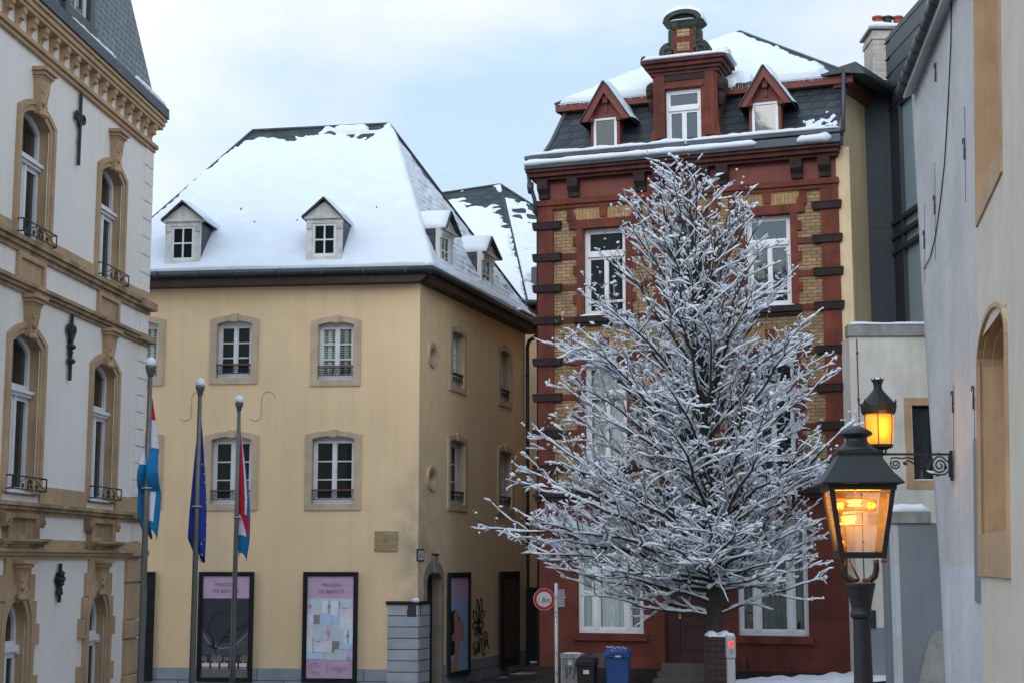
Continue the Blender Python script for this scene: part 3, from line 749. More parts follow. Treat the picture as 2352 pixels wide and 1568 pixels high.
for ci, c in enumerate(cent):
    for row, (zb, zs, rise, ri, kt) in enumerate(((7.80, 9.68, 0.17, 0.20, 10.52), (4.0, 6.22, 0.18, 0.20, 6.98))):
        dpt = 0.15
        mb = MB(LF); pn = MB(LF)
        a, b_, y = c - 0.56, c + 0.56, dpt
        tr = zb + (zs - zb) * 0.70
        outl = arch(a, b_, zs, rise, 12, zb); inl = arch(a + 0.09, b_ - 0.09, zs - 0.07, rise, 12, tr + 0.1)
        mb.ring(arch(a, b_, zs, rise, 12, tr), inl, y, y + 0.08)
        for p, q, zz in ((0.0, 0.05, 0.12), (0.03, 0.09, 0.07)): mb.box(a, b_, y - q, y, tr - zz + 0.04, tr + 0.02)
        glazed_leaf(mb, pn, a, c - 0.012, zb, tr - 0.06, y, 1, 1, 0.085, th=0.07); glazed_leaf(mb, pn, c + 0.012, b_, zb, tr - 0.06, y, 1, 1, 0.085, th=0.07)
        mb.box(c - 0.04, c + 0.04, y - 0.02, y + 0.03, zb, tr - 0.06)
        P = [(x, y + 0.05, z) for x, z in inl]; pn.poly(P)
        wdw = mb.build('window', 'white_paint', cb); pn.build('pane', 'dark_pane', wdw)
        mb = MB(LF)
        mb.ring(arch(c - 0.745, c + 0.745, zs + 0.10, 0.24, 12, zb), arch(c - 0.64, c + 0.64, zs + 0.06, ri, 12, zb), -0.055, 0.02)
        mb.ring(arch(c - 0.64, c + 0.64, zs + 0.06, ri, 12, zb), arch(c - 0.555, c + 0.555, zs, rise, 12, zb), -0.03, 0.02, dpt + 0.1)
        mb.box(c - 0.56, c + 0.56, -0.02, dpt + 0.05, zb - 0.03, zb)
        mb.build('surround', 'ochre_stone', wdw)
        keystone(c, zs + 0.13, kt, wdw)
        mb = MB(LF); railing_scroll(mb, c - 0.66, c + 0.66, zb + 0.05, zb + 0.24, -0.15); mb.build('railing', 'iron', wdw)
        if row == 1 or ci == 0:
            mb = MB(LF); mb.snow_roll((c - 0.5, 0.05, zb), (c + 0.5, 0.05, zb), 0.09, 0.03, 20, 0.5, c); mb.build('snow', 'snow', wdw, smooth=True)
    # recessed panels under the upper window, consoled apron under the middle one
    mb = MB(LF)
    mb.ring([(c - 0.54, 7.15), (c - 0.54, 7.575), (c + 0.54, 7.575), (c + 0.54, 7.15)], [(c - 0.44, 7.20), (c - 0.44, 7.50), (c + 0.44, 7.50), (c + 0.44, 7.20)], -0.06, 0.02)
    mb.box(c - 0.44, c + 0.44, -0.02, 0.02, 7.20, 7.50)
    mb.build('panel', 'ochre_stone', cb)
    mb = MB(LF)
    mb.ring([(c - 0.60, 3.33), (c - 0.60, 3.70), (c + 0.60, 3.70), (c + 0.60, 3.33)], [(c - 0.46, 3.40), (c - 0.46, 3.63), (c + 0.46, 3.63), (c + 0.46, 3.40)], -0.10, 0.02)
    mb.box(c - 0.46, c + 0.46, -0.04, 0.02, 3.40, 3.63)
    for p, z0, z1 in ((0.14, 3.20, 3.25), (0.20, 3.25, 3.285), (0.24, 3.285, 3.33)): mb.box(c - 0.68 - p * 0.2, c + 0.68 + p * 0.2, -p, 0.02, z0, z1 - 0.001)
    for sx in (-1, 1):
        x = c + sx * 0.67
        mb.box(x - 0.07, x + 0.07, -0.12, 0.02, 3.50, 3.70); mb.tube(spiral(x, 3.56, 0.07, 0.02, 0, 1.4, -0.12), 0.02, 5)
    mb.build('apron', 'stained_stone', cb)
    # ground floor arched windows with toothed stone surrounds
    mb = MB(LF); pn = MB(LF)
    y = 0.13; a, b_ = c - 0.42, c + 0.42
    mb.ring(roundarch(a, b_, 1.98, 0.46, 14, 1.74), roundarch(a + 0.09, b_ - 0.09, 1.98, 0.36, 14, 1.82), y, y + 0.08)
    pn.poly([(x, y + 0.05, z) for x, z in roundarch(a + 0.08, b_ - 0.08, 1.98, 0.37, 14, 1.82)])
    mb.box(a, b_, y - 0.05, y, 1.66, 1.76)
    glazed_leaf(mb, pn, a, c - 0.01, 0.2, 1.66, y, 1, 1, 0.09); glazed_leaf(mb, pn, c + 0.01, b_, 0.2, 1.66, y, 1, 1, 0.09)
    wdw = mb.build('window', 'white_paint', cb); pn.build('pane', 'dark_pane', wdw)
    mb = MB(LF)
    mb.ring(roundarch(c - 0.62, c + 0.62, 2.02, 0.66, 14, 0), roundarch(c - 0.5, c + 0.5, 1.99, 0.55, 14, 0), -0.08, 0.02)
    mb.ring(roundarch(c - 0.5, c + 0.5, 1.99, 0.55, 14, 0), roundarch(c - 0.415, c + 0.415, 1.98, 0.46, 14, 0), -0.05, 0.02, y + 0.1)
    mb.box(c - 0.48, c + 0.48, -0.045, 0.02, 2.50, 3.03)
    for k, (z0, z1, wd) in enumerate(((2.42, 2.80, 0.62), (2.06, 2.40, 0.72), (1.74, 2.05, 0.86), (0.98, 1.28, 0.86), (0.25, 0.55, 0.86))):
        for sx in (-1, 1):
            x0, x1 = sorted((c + sx * (0.55 if k > 0 else 0.40), c + sx * wd)); mb.box(x0, x1, -0.055, 0.02, z0, z1)
    mb.build('surround', 'ochre_stone', wdw)
    keystone(c, 2.46, 3.02, wdw)
    mb = MB(LF); mb.box(c + 0.36, c + 0.43, 0.06, 0.16, 1.62, 1.74); mb.build('sensor_box', 'white_paint', wdw)
# wrought iron wall anchors
def anchor(kind, x, z0, z1):
    mb = MB(LF); y = -0.05; h = z1 - z0
    mb.tube([(x, y, z0), (x, y, z1)], 0.032, 5)
    mb.tube([(x, 0.02, z0 + h * 0.6), (x, y, z0 + h * 0.6)], 0.03, 5)
    if kind == 0:
        for sx in (-1, 1):
            mb.tube([(x, y, z0 + h * .52), (x + sx * .10, y, z0 + h * .60)] + spiral(x + sx * .13, z0 + h * .66, .085, .025, -.8 if sx > 0 else -2.3, sx * 1.1, y), .026, 5)
            mb.tube([(x, y, z0 + h * .5), (x + sx * .035, y, z0 + h * .30)], [.014, .02], 5)
    elif kind == 1:
        for sx in (-1, 1):
            mb.tube([(x, y, z0 + h * .55), (x + sx * .09, y, z0 + h * .68)] + spiral(x + sx * .09, z0 + h * .78, .075, .025, -.8 if sx > 0 else -2.3, sx * 1.0, y), .03, 5)
        for q in (.30, .52): mb.tube([(x - .09, y - .01, z0 + h * q), (x + .09, y - .01, z0 + h * q)], .045, 6)
        mb.tube([(x - .06, y, z0 + h * .44), (x, y, z0 + h * .36), (x + .06, y, z0 + h * .44)], .025, 5)
    else:
        for q, wd in ((.58, .13), (.72, .08), (.48, .07)): mb.tube([(x - wd, y, z0 + h * (q + .05)), (x - wd * .8, y - .01, z0 + h * q), (x + wd * .8, y - .01, z0 + h * q), (x + wd, y, z0 + h * (q + .05))], .045, 6)
        mb.tube([(x - .035, y, z0 + h * .2), (x - .02, y, z0 + h * .5)], [.05, .02], 5); mb.tube([(x + .035, y, z0 + h * .2), (x + .02, y, z0 + h * .5)], [.05, .02], 5)
    mb.build('wall_anchor', 'iron', cb)
anchor(0, -3.95, 9.46, 10.69); anchor(1, -3.96, 5.89, 6.96); anchor(2, -4.04, 2.35, 2.96)

# ================================================================ yellow house
yh = thing('yellow_house', 'ochre yellow rendered house with a steep snow covered hipped roof at the alley corner', 'house', YF)
XL = -7.7
YSW = lambda x, z=0: YS.w((x, 0, z))
def yf_local(q):
    d = q - YF.o
    return (d.dot(YF.x), d.dot(YF.y), q.z)
SIDE = 8.62
FARC = yf_local(YSW(SIDE))
wins_f = [(-5.05, -3.87, 7.13, 8.66, 8.785), (-2.595, -1.40, 7.05, 8.59, 8.71), (-7.32, -6.16, 7.12, 8.68, 8.80),
          (-5.11, -3.81, 4.165, 5.915, 6.03), (-2.69, -1.35, 4.165, 5.91, 6.02), (-7.42, -6.13, 4.18, 5.94, 6.05)]
wins_s = [(2.06, 3.31, 7.15, 8.69, 8.80), (6.03, 7.28, 7.165, 8.73, 8.85), (1.97, 3.41, 4.22, 6.0, 6.12), (5.98, 7.40, 4.25, 6.0, 6.12)]
hole_of = lambda q: (q[0] + 0.17, q[1] - 0.17, q[2] + 0.15, q[3] - 0.03)
mb = MB(YF)
disp_f = [(-5.14, -3.83, 0.25, 2.75), (-2.66, -1.38, 0.25, 2.75), (-7.45, -6.20, 0.25, 2.75)]
mb.wall(XL, 0, 0, 9.7, [hole_of(q) for q in wins_f])
mb.F = YS
ov = [(0.62, 1.04, 7.67, 8.05), (0.62, 1.04, 4.745, 5.115)]
door_h = (0.50, 1.52, 0.0, 2.74)
mb.wall(0, SIDE, 0, 9.7, [hole_of(q) for q in wins_s] + ov + [door_h])
mb.F = YF
mb.quad((XL, FARC[1], 0), (XL, 0, 0), (XL, 0, 9.7), (XL, FARC[1], 9.7))
mb.quad((FARC[0], FARC[1], 0), (XL, FARC[1], 0), (XL, FARC[1], 9.7), (FARC[0], FARC[1], 9.7))
mb.build('wall', 'yellow_render', yh)
mb = MB(YF); mb.hexa([(XL + .1, .42, .1), (-.45, .42, .1), (FARC[0] - .45, FARC[1] - .2, .1), (XL + .1, FARC[1] - .2, .1)], [(XL + .1, .42, 9.5), (-.45, .42, 9.5), (FARC[0] - .45, FARC[1] - .2, 9.5), (XL + .1, FARC[1] - .2, 9.5)])
mb.build('interior', 'interior', yh)
def yellow_window(F, q, shut=False, blind=False, dep=0.17):
    x0, x1, z0, z1, zk = q
    c = (x0 + x1) / 2
    a, b_ = x0 + 0.165, x1 - 0.165
    bot, top = z0 + 0.145, z1 - 0.135
    mb = MB(F); pn = MB(F); y = dep
    mb.box(a, b_, y + 0.02, y + 0.07, top, z1)
    mb.box(a, a + 0.05, y, y + 0.06, bot, top); mb.box(b_ - 0.05, b_, y, y + 0.06, bot, top)
    mb.box(a, b_, y - 0.05, y + 0.06, bot, bot + 0.08)
    glazed_leaf(mb, pn, a + 0.05, c - 0.008, bot + 0.081, top, y - 0.012, 3, 1, 0.05, 0.028); glazed_leaf(mb, pn, c + 0.008, b_ - 0.05, bot + 0.081, top, y - 0.012, 3, 1, 0.05, 0.028)
    mb.box(c - 0.03, c + 0.03, y - 0.028, y - 0.013, bot + 0.08, top)
    wd = mb.build('window', 'white_paint', yh)
    pn.build('pane', 'clear_pane' if (shut or blind) else 'dark_pane', wd)
    if shut:
        wd['label'] = 'window with pale green slatted shutters closed behind the panes'
        sm = MB(F); ys = y + 0.055
        for p, r in ((a + 0.06, c - 0.02), (c + 0.02, b_ - 0.06)):
            sm.box(p, p + 0.05, ys, ys + 0.03, bot, top); sm.box(r - 0.05, r, ys, ys + 0.03, bot, top)
            mid = (p + r) / 2; sm.box(mid - 0.045, mid + 0.045, ys, ys + 0.03, bot, top)
            z = bot + 0.1
            while z < top - 0.05:
                for u0, u1 in ((p + .05, mid - .045), (mid + .045, r - .05)):
                    sm.hexa([(u0, ys, z), (u1, ys, z), (u1, ys + .03, z + .02), (u0, ys + .03, z + .02)], [(u0, ys, z + .012), (u1, ys, z + .012), (u1, ys + .03, z + .032), (u0, ys + .03, z + .032)])
                z += 0.052
        sm.build('shutter', 'shutter', wd)
    if blind:
        sm = MB(F); sm.box(a, b_, y + 0.10, y + 0.12, bot, top); sm.build('curtain', 'poster_grey', wd)
    sm = MB(F)
    sm.ring(arch(x0, x1, z1, zk - z1 - 0.02, 12, z0), arch(a, b_, z1 - 0.10, 0.075, 12, z0 + 0.145), -0.035, 0.02, y + 0.03)
    sm.prism([(c - 0.085, z1 - 0.05), (c + 0.085, z1 - 0.05), (c + 0.095, zk + 0.01), (c - 0.095, zk + 0.01)], -0.055, 0.0)
    sm.build('surround', 'grey_stone', wd)
    sm = MB(F); zr = bot + 0.30
    sm.tube([(a - 0.02, 0.02, zr - 0.02), (b_ + 0.02, 0.02, zr - 0.02)], 0.009, 5); sm.tube([(a - 0.02, 0.02, bot + 0.11), (b_ + 0.02, 0.02, bot + 0.11)], 0.009, 5)
    n_ = 6
    for i in range(n_ + 1):
        x = a + (b_ - a) * i / n_
        sm.tube([(x, 0.02, bot + 0.11), (x, 0.02, zr)], 0.008, 4)
        if i < n_:
            xm = x + (b_ - a) / n_ / 2; sm.tube(spiral(xm, (zr + bot + .09) / 2, 0.06, 0.02, (math.pi / 2) * (1 if i % 2 else -1), 1.2 if i % 2 else -1.2, 0.02, 14), 0.008, 4)
    rl = sm.build('railing', 'iron', wd)
    sm = MB(F); sm.box(a - 0.03, b_ + 0.03, -0.005, 0.045, zr, zr + 0.035); sm.build('handrail', 'rail_wood' if F is YF else 'iron', rl)
for i, q in enumerate(wins_f): yellow_window(YF, q, shut=i in (1, 2))
for i, q in enumerate(wins_s): yellow_window(YS, q, blind=True, dep=0.19)
for x0, x1, z0, z1 in ov:
    c, d, a, b_ = (x0 + x1) / 2, (z0 + z1) / 2, (x1 - x0) / 2, (z1 - z0) / 2
    el = lambda k, n_=28: [(c + a * k * math.cos(2 * math.pi * i / n_), d + b_ * k * math.sin(2 * math.pi * i / n_)) for i in range(n_)]
    mb = MB(YS); mb.ring(el(1.55), el(1.15), -0.05, 0.02); mb.ring(el(1.15), el(0.85), -0.03, 0.02, 0.16); mb.poly([(x, 0.15, z) for x, z in el(0.9)])
    # the blind oval's corners close the square hole behind the ring
    mb.build('oval_niche', 'grey_stone', yh)
# blocked doorway on the alley side
mb = MB(YS)
mb.ring(roundarch(0.27, 1.66, 2.62, 0.40, 14, 0), roundarch(0.50, 1.52, 2.52, 0.24, 14, 0), -0.05, 0.02, 0.30)
mb.prism([(0.90, 2.72), (1.06, 2.72), (1.10, 3.12), (0.86, 3.12)], -0.10, 0.0)
dr = mb.build('doorway', 'stained_grey', yh)
mb = MB(YS); mb.box(0.45, 1.55, 0.20, 0.26, 0, 2.8); mb.build('door_panel', 'black_frame', dr)
mb = MB(YS); mb.box(0.56, 0.74, 0.18, 0.199, 1.95, 2.60); mb.build('poster', 'poster_pink', dr)
mb = MB(YS); mb.box(0.86, 1.10, -0.12, -0.02, 3.12, 3.17); mb.build('capping', 'dark_stone', dr)
# slate cladding at the foot of the corner, and the low plinth
mb = MB(YF); mb.F = YF; mb.box(-0.68, 0.03, -0.06, 0.01, 0, 2.02); mb.F = YS; mb.box(-0.02, 0.66, -0.058, 0.01, 0, 2.02)
cl = mb.build('corner_cladding', 'clad_blocks', yh)
mb = MB(YF); mb.box(-0.72, 0.06, -0.10, 0.01, 2.02, 2.09); mb.F = YS; mb.box(-0.06, 0.70, -0.09, 0.01, 2.021, 2.088); mb.build('capping', 'black_frame', cl)
mb = MB(YF); mb.blob((-0.02, -0.08, 2.11), (0.10, 0.08, 0.06), 8, 5, 0.6, 3); mb.build('snow', 'snow', cl, smooth=True)
mb = MB(YF); mb.prism([(-.22, 1.74), (-.02, 1.74), (-.02, 2.0), (-.06, 2.0), (-.20, 2.0), (-.24, 1.86)], -.064, -.05); mb.F = YS
mb.prism([(.0, 1.72), (.05, 1.78), (.04, 2.0), (.0, 2.0)], -.062, -.05); mb.build('broken_patch', 'lettering_dark', cl)
mb = MB(YF); mb.box(XL, -0.684, -0.03, 0.01, 0, 0.56); mb.F = YS; mb.box(1.70, SIDE, -0.03, 0.01, 0, 0.56)
mb.build('plinth', 'grey_blocks', yh)
# iron S anchors stuck to the render
def s_hook(F, x, z, k=1.0):
    mb = MB(F)
    top = [(x + 0.16 * k * math.cos(t) * (1.0), -0.005, z + 0.2 + 0.14 * k * math.sin(t)) for t in [0.0 + 3.14 * i / 10 for i in range(11)]]
    mb.tube(top + [(x - .17 * k, -.005, z - .02)], 0.008, 4)
    mb.tube([(x - .17 * k, -.012, z - .10), (x - .17 * k, -.012, z - .02)], 0.016, 5)
    mb.tube([(x - .17 * k, -.005, z - .1)] + [(x - .31 * k + .15 * k * math.cos(t), -.005, z - .22 - .12 * math.sin(t)) for t in [.2 + 2.4 * i / 8 for i in range(9)]], 0.008, 4)
    mb.build('wall_anchor', 'hook_stain', yh)
s_hook(YF, -5.30, 6.62); s_hook(YF, -3.60, 6.60); s_hook(YS, 0.80, 6.45, .6); s_hook(YS, 7.75, 6.6, .6)
# roof
E0 = (XL - .3, -.35, 9.75); E1 = (.292, -.35, 9.75); E2 = (FARC[0] + .40, FARC[1] + .30, 9.75); E3 = (XL - .3, FARC[1] + .30, 9.75)
P0, P1 = (-5.42, 4.3, 14.50), (-1.66, 4.3, 14.56)
mb = MB(YF)
for f in ((E0, E1, P1, P0), (E1, E2, P1), (E2, E3, P0, P1), (E3, E0, P0)): mb.poly(f)
mb.quad(E0, E3, E2, E1)
rf = mb.build('roof', 'slate', yh)
mb = MB(YF)
mb.tube([P0, P1], .05, 5); mb.tube([P1, E2], .045, 5); mb.tube([P0, E0], .04, 5)
mb.build('ridge_flashing', 'gutter_metal', rf)
def lerp3(a, b_, t): return Vector(a) + (Vector(b_) - Vector(a)) * t
def smooth(t): t = max(0, min(1, t)); return t * t * (3 - 2 * t)
def snow_sheet(F, fn, nu, nv, normal, mask, th, sink=0.03, name='snow', parent=None, rows=0.0):
    """snow lying on a slope as a height field; where the mask is negative it sinks under the slates"""
    nrm = Vector(normal).normalized(); mb = MB(F); P = []; M = []
    for j in range(nv + 1):
        for i in range(nu + 1):
            q = Vector(fn(i / nu, j / nv)); m_ = mask(i / nu, j / nv, q); M.append(m_)
            rw = rows * (((q.z + .05 * noise.noise(q * 2.3)) / .19) % 1.0 - .3 + .7 * noise.noise(Vector((q.y * 3, q.x * 3, math.floor(q.z / .19) * 5.1))))
            lump = 1 - rw + 0.25 * noise.noise(q * 0.9) + 0.12 * noise.noise(q * 3.1)
            P.append(q + nrm * ((th * lump * smooth(m_ * 1.0) - sink * (1 - smooth(m_ * 3 + 0.6))) if j else -sink))
    fc = []
    for j in range(nv):
        for i in range(nu):
            k = (j * (nu + 1) + i, j * (nu + 1) + i + 1, (j + 1) * (nu + 1) + i + 1, (j + 1) * (nu + 1) + i)
            if max(M[t] for t in k) > -0.35: fc.append(k)
    mb.add(P, fc)
    return mb.build(name, 'snow', parent, smooth=True)
def nz3(q, s): return noise.noise(Vector(q) * s)
def f_front(s, t): return lerp3(lerp3(E0, E1, s), lerp3(P0, P1, s), t)
def m_front(s, t, q):
    wl_ = (8.0 * (1 - t) + 3.76 * t)
    dl, dr_ = s * wl_, (1 - s) * wl_
    n1, n2 = nz3(q, 1.6), nz3(q, 6)
    base = min((0.935 - t) * 16 + n1 * 1.2 + n2 * .5, (dl - .06) * 7 + n2 * .9 + n1 * .3 + (.4 if t < .8 else -.3 * (t - .8) * 10), 2.0)
    ridge = min((nz3(q, 1.05) + nz3(q + Vector((9, 0, 0)), 3) * .5 - .12) * 4 + (s - .45) * 2, (t - .93) * 60, (0.995 - t) * 80)
    return max(base, ridge)
snow_sheet(YF, f_front, 220, 150, (0, -4.75, 4.65), m_front, 0.11, parent=rf)
def f_side(s, t): return lerp3(lerp3(E1, E2, s), P1, t)
def m_side(s, t, q):
    L = 9.3 * (1 - t); d0, d1 = s * L, (1 - s) * L
    rowph = (q.z / 0.19) % 1.0
    n1, n2 = nz3(q, 1.1), nz3(Vector((q.y * 2.2, q.x * 2.2, math.floor(q.z / .19) * 3.7)), 1.5)
    m_ = 1.22 + n1 * 0.8 + n2 * 0.9 - 0.45 * rowph
    m_ = max(m_, 1.4 - t * 9)                               # deep at the eaves
    m_ = max(m_, min(1.3, (0.9 - d0) * 2.2) + n2 * .35)                   # and along the front hip
    return min(m_, (d1 - .20 - .45 * t) * 2.6 + n2 * .5 + n1 * .4)
sn_ = (Vector(E2) - Vector(E1)).cross(Vector(P1) - Vector(E1))
snow_sheet(YF, f_side, 230, 110, sn_ if sn_.z > 0 else -sn_, m_side, 0.08, parent=rf, rows=0.28)
mb = MB(YF); hp = [lerp3(P1, E1, i / 60) for i in range(61)]
mb.tube([p + Vector((.02 * nz3(p, 2), .02 * nz3(p, 3), -.02)) for p in hp], [.05 + .09 * min(1, i / 8) + .02 * nz3(hp[i], 2.2) for i in range(61)], 10); mb.build('snow', 'snow', rf, smooth=True)
# snow guards
mb = MB(YF)
for u, v in ((430 + 155, 517), (683, 513), (864, 482), (552, 485)):
    q = None
    x, z = YF.p(u, v, .7); t = (z - 9.75) / 4.78; y = -.35 + 4.65 * t; x, z = YF.p(u, v, y)
    t = (z - 9.75) / 4.78; y = -.35 + 4.65 * t
    mb.box(x - .012, x + .012, y - .10, y + .05, z - .02, z + .09)
mb.build('snow_guard', 'iron', rf)
# eaves gutter, fascia
mb = MB(YF)
gut = lambda a, b_, k: mb.tube([a, b_], .085, 10)
ge0, ge1, ge2 = (XL - .3, -.42, 9.70), (.35, -.42, 9.70), (FARC[0] + .47, FARC[1] + .38, 9.70)
mb.tube([ge0, ge1, ge2], .085, 10); 
gt = mb.build('gutter', 'gutter_metal', yh, smooth=True)
mb = MB(YF)
for k in range(8): x = -7.3 + k * 1.0; mb.tube([(x, -.42, 9.70), (x + .05, -.42, 9.70)], .091, 10)
mb.build('gutter_joint', 'zinc', gt)
mb = MB(YF); mb.prism([(XL - .2, 9.43), (.02, 9.43), (.14, 9.50), (.26, 9.66), (XL - .2, 9.66)], -.34, 0.0)
mb.F = YS; mb.prism([(-.02, 9.43), (SIDE + .1, 9.43), (SIDE + .28, 9.66), (-.20, 9.66)], -.34, 0.0)
mb.build('eaves_board', 'brown_wood', yh)
mb = MB(YS)
mb.tube([(8.75, -.42, 9.68), (8.75, -.40, 9.45), (8.55, -.13, 9.22), (8.50, -.10, 9.05), (8.50, -.10, .1)], .055, 8)
for z in (8.2, 5.6, 3.0): mb.tube([(8.5, -.10, z), (8.5, -.10, z + .05)], .068, 8)
mb.build('drainpipe', 'gutter_metal', yh, smooth=True)
mb = MB(YS); mb.snow_roll((6.6, -.40, 9.80), (9.0, -.40, 9.80), .10, .10, 40, .8, 5); mb.build('snow', 'snow', gt, smooth=True)

def small_dormer(F, xw0, xw1, zb, zt, apex, foot, y0, roofdir, blind):
    """roof dormer: front frame with a pediment, slated cheeks and a snowed gable roof; runs back along y"""
    c = (xw0 + xw1) / 2
    L = 2.7
    mb = MB(F)
    fw = 0.14
    mb.box(xw0, xw0 + fw, y0, y0 + .12, zb, zt); mb.box(xw1 - fw, xw1, y0, y0 + .12, zb, zt)
    mb.box(xw0 + fw, xw1 - fw, y0 + .002, y0 + .12, zb, zb + .10); mb.box(xw0 + fw, xw1 - fw, y0 + .002, y0 + .12, zt - .10, zt)
    mb.box(foot[0] + .03, foot[1] - .03, y0 - .06, y0 + .12, zt, zt + .06)
    mb.prism([(foot[0] + .03, zt + .06), (foot[1] - .03, zt + .06), (c, apex - .05)], y0 - .02, y0 + .12)
    for sx in (0, 1):
        x = (xw0, xw1 - .12)[sx] 
        for k in range(3): mb.box(x, x + .12, y0 - .045, y0, zt - .12 - k * .055, zt - .075 - k * .055)
    d = mb.build('dormer', 'old_white_paint', yh)
    mb = MB(F); pn = MB(F)
    glazed_leaf(mb, pn, xw0 + fw, xw1 - fw, zb + .10, zt - .10, y0 + .03, 2, 2, .06, .035)
    wf = mb.build('window', 'white_paint', d); pn.build('pane', 'dark_pane', wf)
    mb = MB(F)
    for x in (xw0, xw1 - .02): mb.box(x, x + .02, y0 + .12, y0 + L, zb, zt)
    mb.build('cheek', 'slate', d)
    mb = MB(F)
    for sx, fx in ((-1, foot[0]), (1, foot[1])):
        mb.hexa([(fx, y0 - .14, zt + .0), (c, y0 - .14, apex), (c, y0 + L + 1, apex), (fx, y0 + L + 1, zt + .0)], [(fx, y0 - .14, zt + .05), (c, y0 - .14, apex + .05), (c, y0 + L + 1, apex + .05), (fx, y0 + L + 1, zt + .05)])
    mb.build('dormer_roof', 'slate', d)
    mb = MB(F)
    for sx, fx in ((-1, foot[0]), (1, foot[1])):
        N = 14; P = []
        for i in range(N + 1):
            for j in range(9):
                t, u = i / N, j / 8
                ff = min(1, 6 * t + .25, 1) * (0.35 + .65 * min(1, 5 * (1 - u) + .2, 5 * u + .45))
                h = (.10 + .03 * nz3((fx + u, t * 3, sx), 2)) * ff
                P.append((fx + (c - fx) * u + sx * (.03 * (u < .1)), y0 - .10 + t * (L - .2), zt + .052 + (apex - zt) * u + h))
        P2 = [(x, y, z) for x, y, z in P]
        fcs = [(i * 9 + j, i * 9 + j + 1, (i + 1) * 9 + j + 1, (i + 1) * 9 + j) for i in range(N) for j in range(8)]
        k = len(P2)
        low = [(fx + (c - fx) * (j / 8), y0 - .10, zt + .03 + (apex - zt) * j / 8) for j in range(9)]
        side = [(fx, y0 - .10 + i / N * (L - .2), zt + .03) for i in range(N + 1)]
        mb.add(P2 + low + side, fcs + [(j, k + j, k + j + 1, j + 1) for j in range(8)] + [(i * 9, (i + 1) * 9, k + 9 + i + 1, k + 9 + i) for i in range(N)])
    mb.build('snow', 'snow', d, smooth=True)
def dpx(F, y0, apex, footL, footR, bl, br, top):
    ax, az = F.p(*apex, y0); lx, lz = F.p(*footL, y0); rx, rz = F.p(*footR, y0); b0, bz = F.p(*bl, y0); b1, bz2 = F.p(*br, y0); _, tz = F.p(*top, y0)
    return b0, b1, min(bz, bz2), tz, az, (lx, rx)
for (a_, fl, frr, bl, brr, tp) in (((421, 467), (374, 508), (470, 508), (378, 607), (457, 607), (420, 510)), ((740, 459), (696, 502), (787, 502), (703, 597), (784, 597), (740, 503))):
    b0, b1, zb, zt, az, ft = dpx(YF, -.24, a_, fl, frr, bl, brr, tp)
    small_dormer(YF, b0, b1, zb, zt, az, ft, -.24, 0, 0)
for (a_, fl, frr, bl, brr, tp) in (((1033, 495), (1015, 527), (1049, 543), (1011, 600), (1039, 632), (1030, 535)), ((1128, 553), (1110, 583), (1143, 598), (1106, 655), (1133, 685), (1127, 590))):
    b0, b1, zb, zt, az, ft = dpx(YS, -.17, a_, fl, frr, bl, brr, tp)
    small_dormer(YS, b0, b1, zb, zt, az, ft, -.17, 0, 0)

# ---- display windows with posters (lie on the facade)
def display(F, x0, x1, z0, z1, label, art, fw=0.10):
    t = thing('display_case', label, 'display case', F, (x0 + x1) / 2, -.09, z0, group='poster display cases on the yellow house')
    mb = MB(F)
    o4 = lambda k: [(x0 + k, z0 + k), (x0 + k, z1 - k), (x1 - k, z1 - k), (x1 - k, z0 + k)]
    mb.ring(o4(0), o4(.05), -.10, -.031); mb.ring(o4(.05), o4(fw), -.085, -.031)
    mb.box(x0 + fw - .005, x1 - fw + .005, -.055, -.032, z0 + fw - .005, z1 - fw + .005)
    mb.build('case_frame', 'black_frame', t)
    art(t, F, x0 + fw, x1 - fw, z0 + fw, z1 - fw, -.058)
    return t
def art_panel(t, F, mat, polys, y, name='poster'):
    """printed areas: flat sheets on the poster, one mesh per poster with a colour per area"""
    mats = []; mb = MB(F)
    for mt, pts in polys:
        if mt not in mats: mats.append(mt)
    for k, (mt, pts) in enumerate(polys):
        mb.cur = mats.index(mt); mb.poly([(x, y - .0006 * k, z) for x, z in pts])
    return mb.build(name, mats, t), y - .0006 * len(polys) - .001
def rect(a, b_, c, d): return [(a, c), (b_, c), (b_, d), (a, d)]
def circ(x, z, r, n_=16, k=1.0): return [(x + r * math.cos(6.2832 * i / n_), z + r * k * math.sin(6.2832 * i / n_)) for i in range(n_)]
def stroke(pts, wd):
    out = []; L = []; Rr = []
    for i, p in enumerate(pts):
        a, b_ = pts[max(i - 1, 0)], pts[min(i + 1, len(pts) - 1)]
        d = Vector((b_[0] - a[0], b_[1] - a[1])); d = d.normalized() if d.length else Vector((1, 0)); q = wd * (1 - .5 * i / len(pts))
        L.append((p[0] - d.y * q, p[1] + d.x * q)); Rr.append((p[0] + d.y * q, p[1] - d.x * q))
    return L + Rr[::-1]
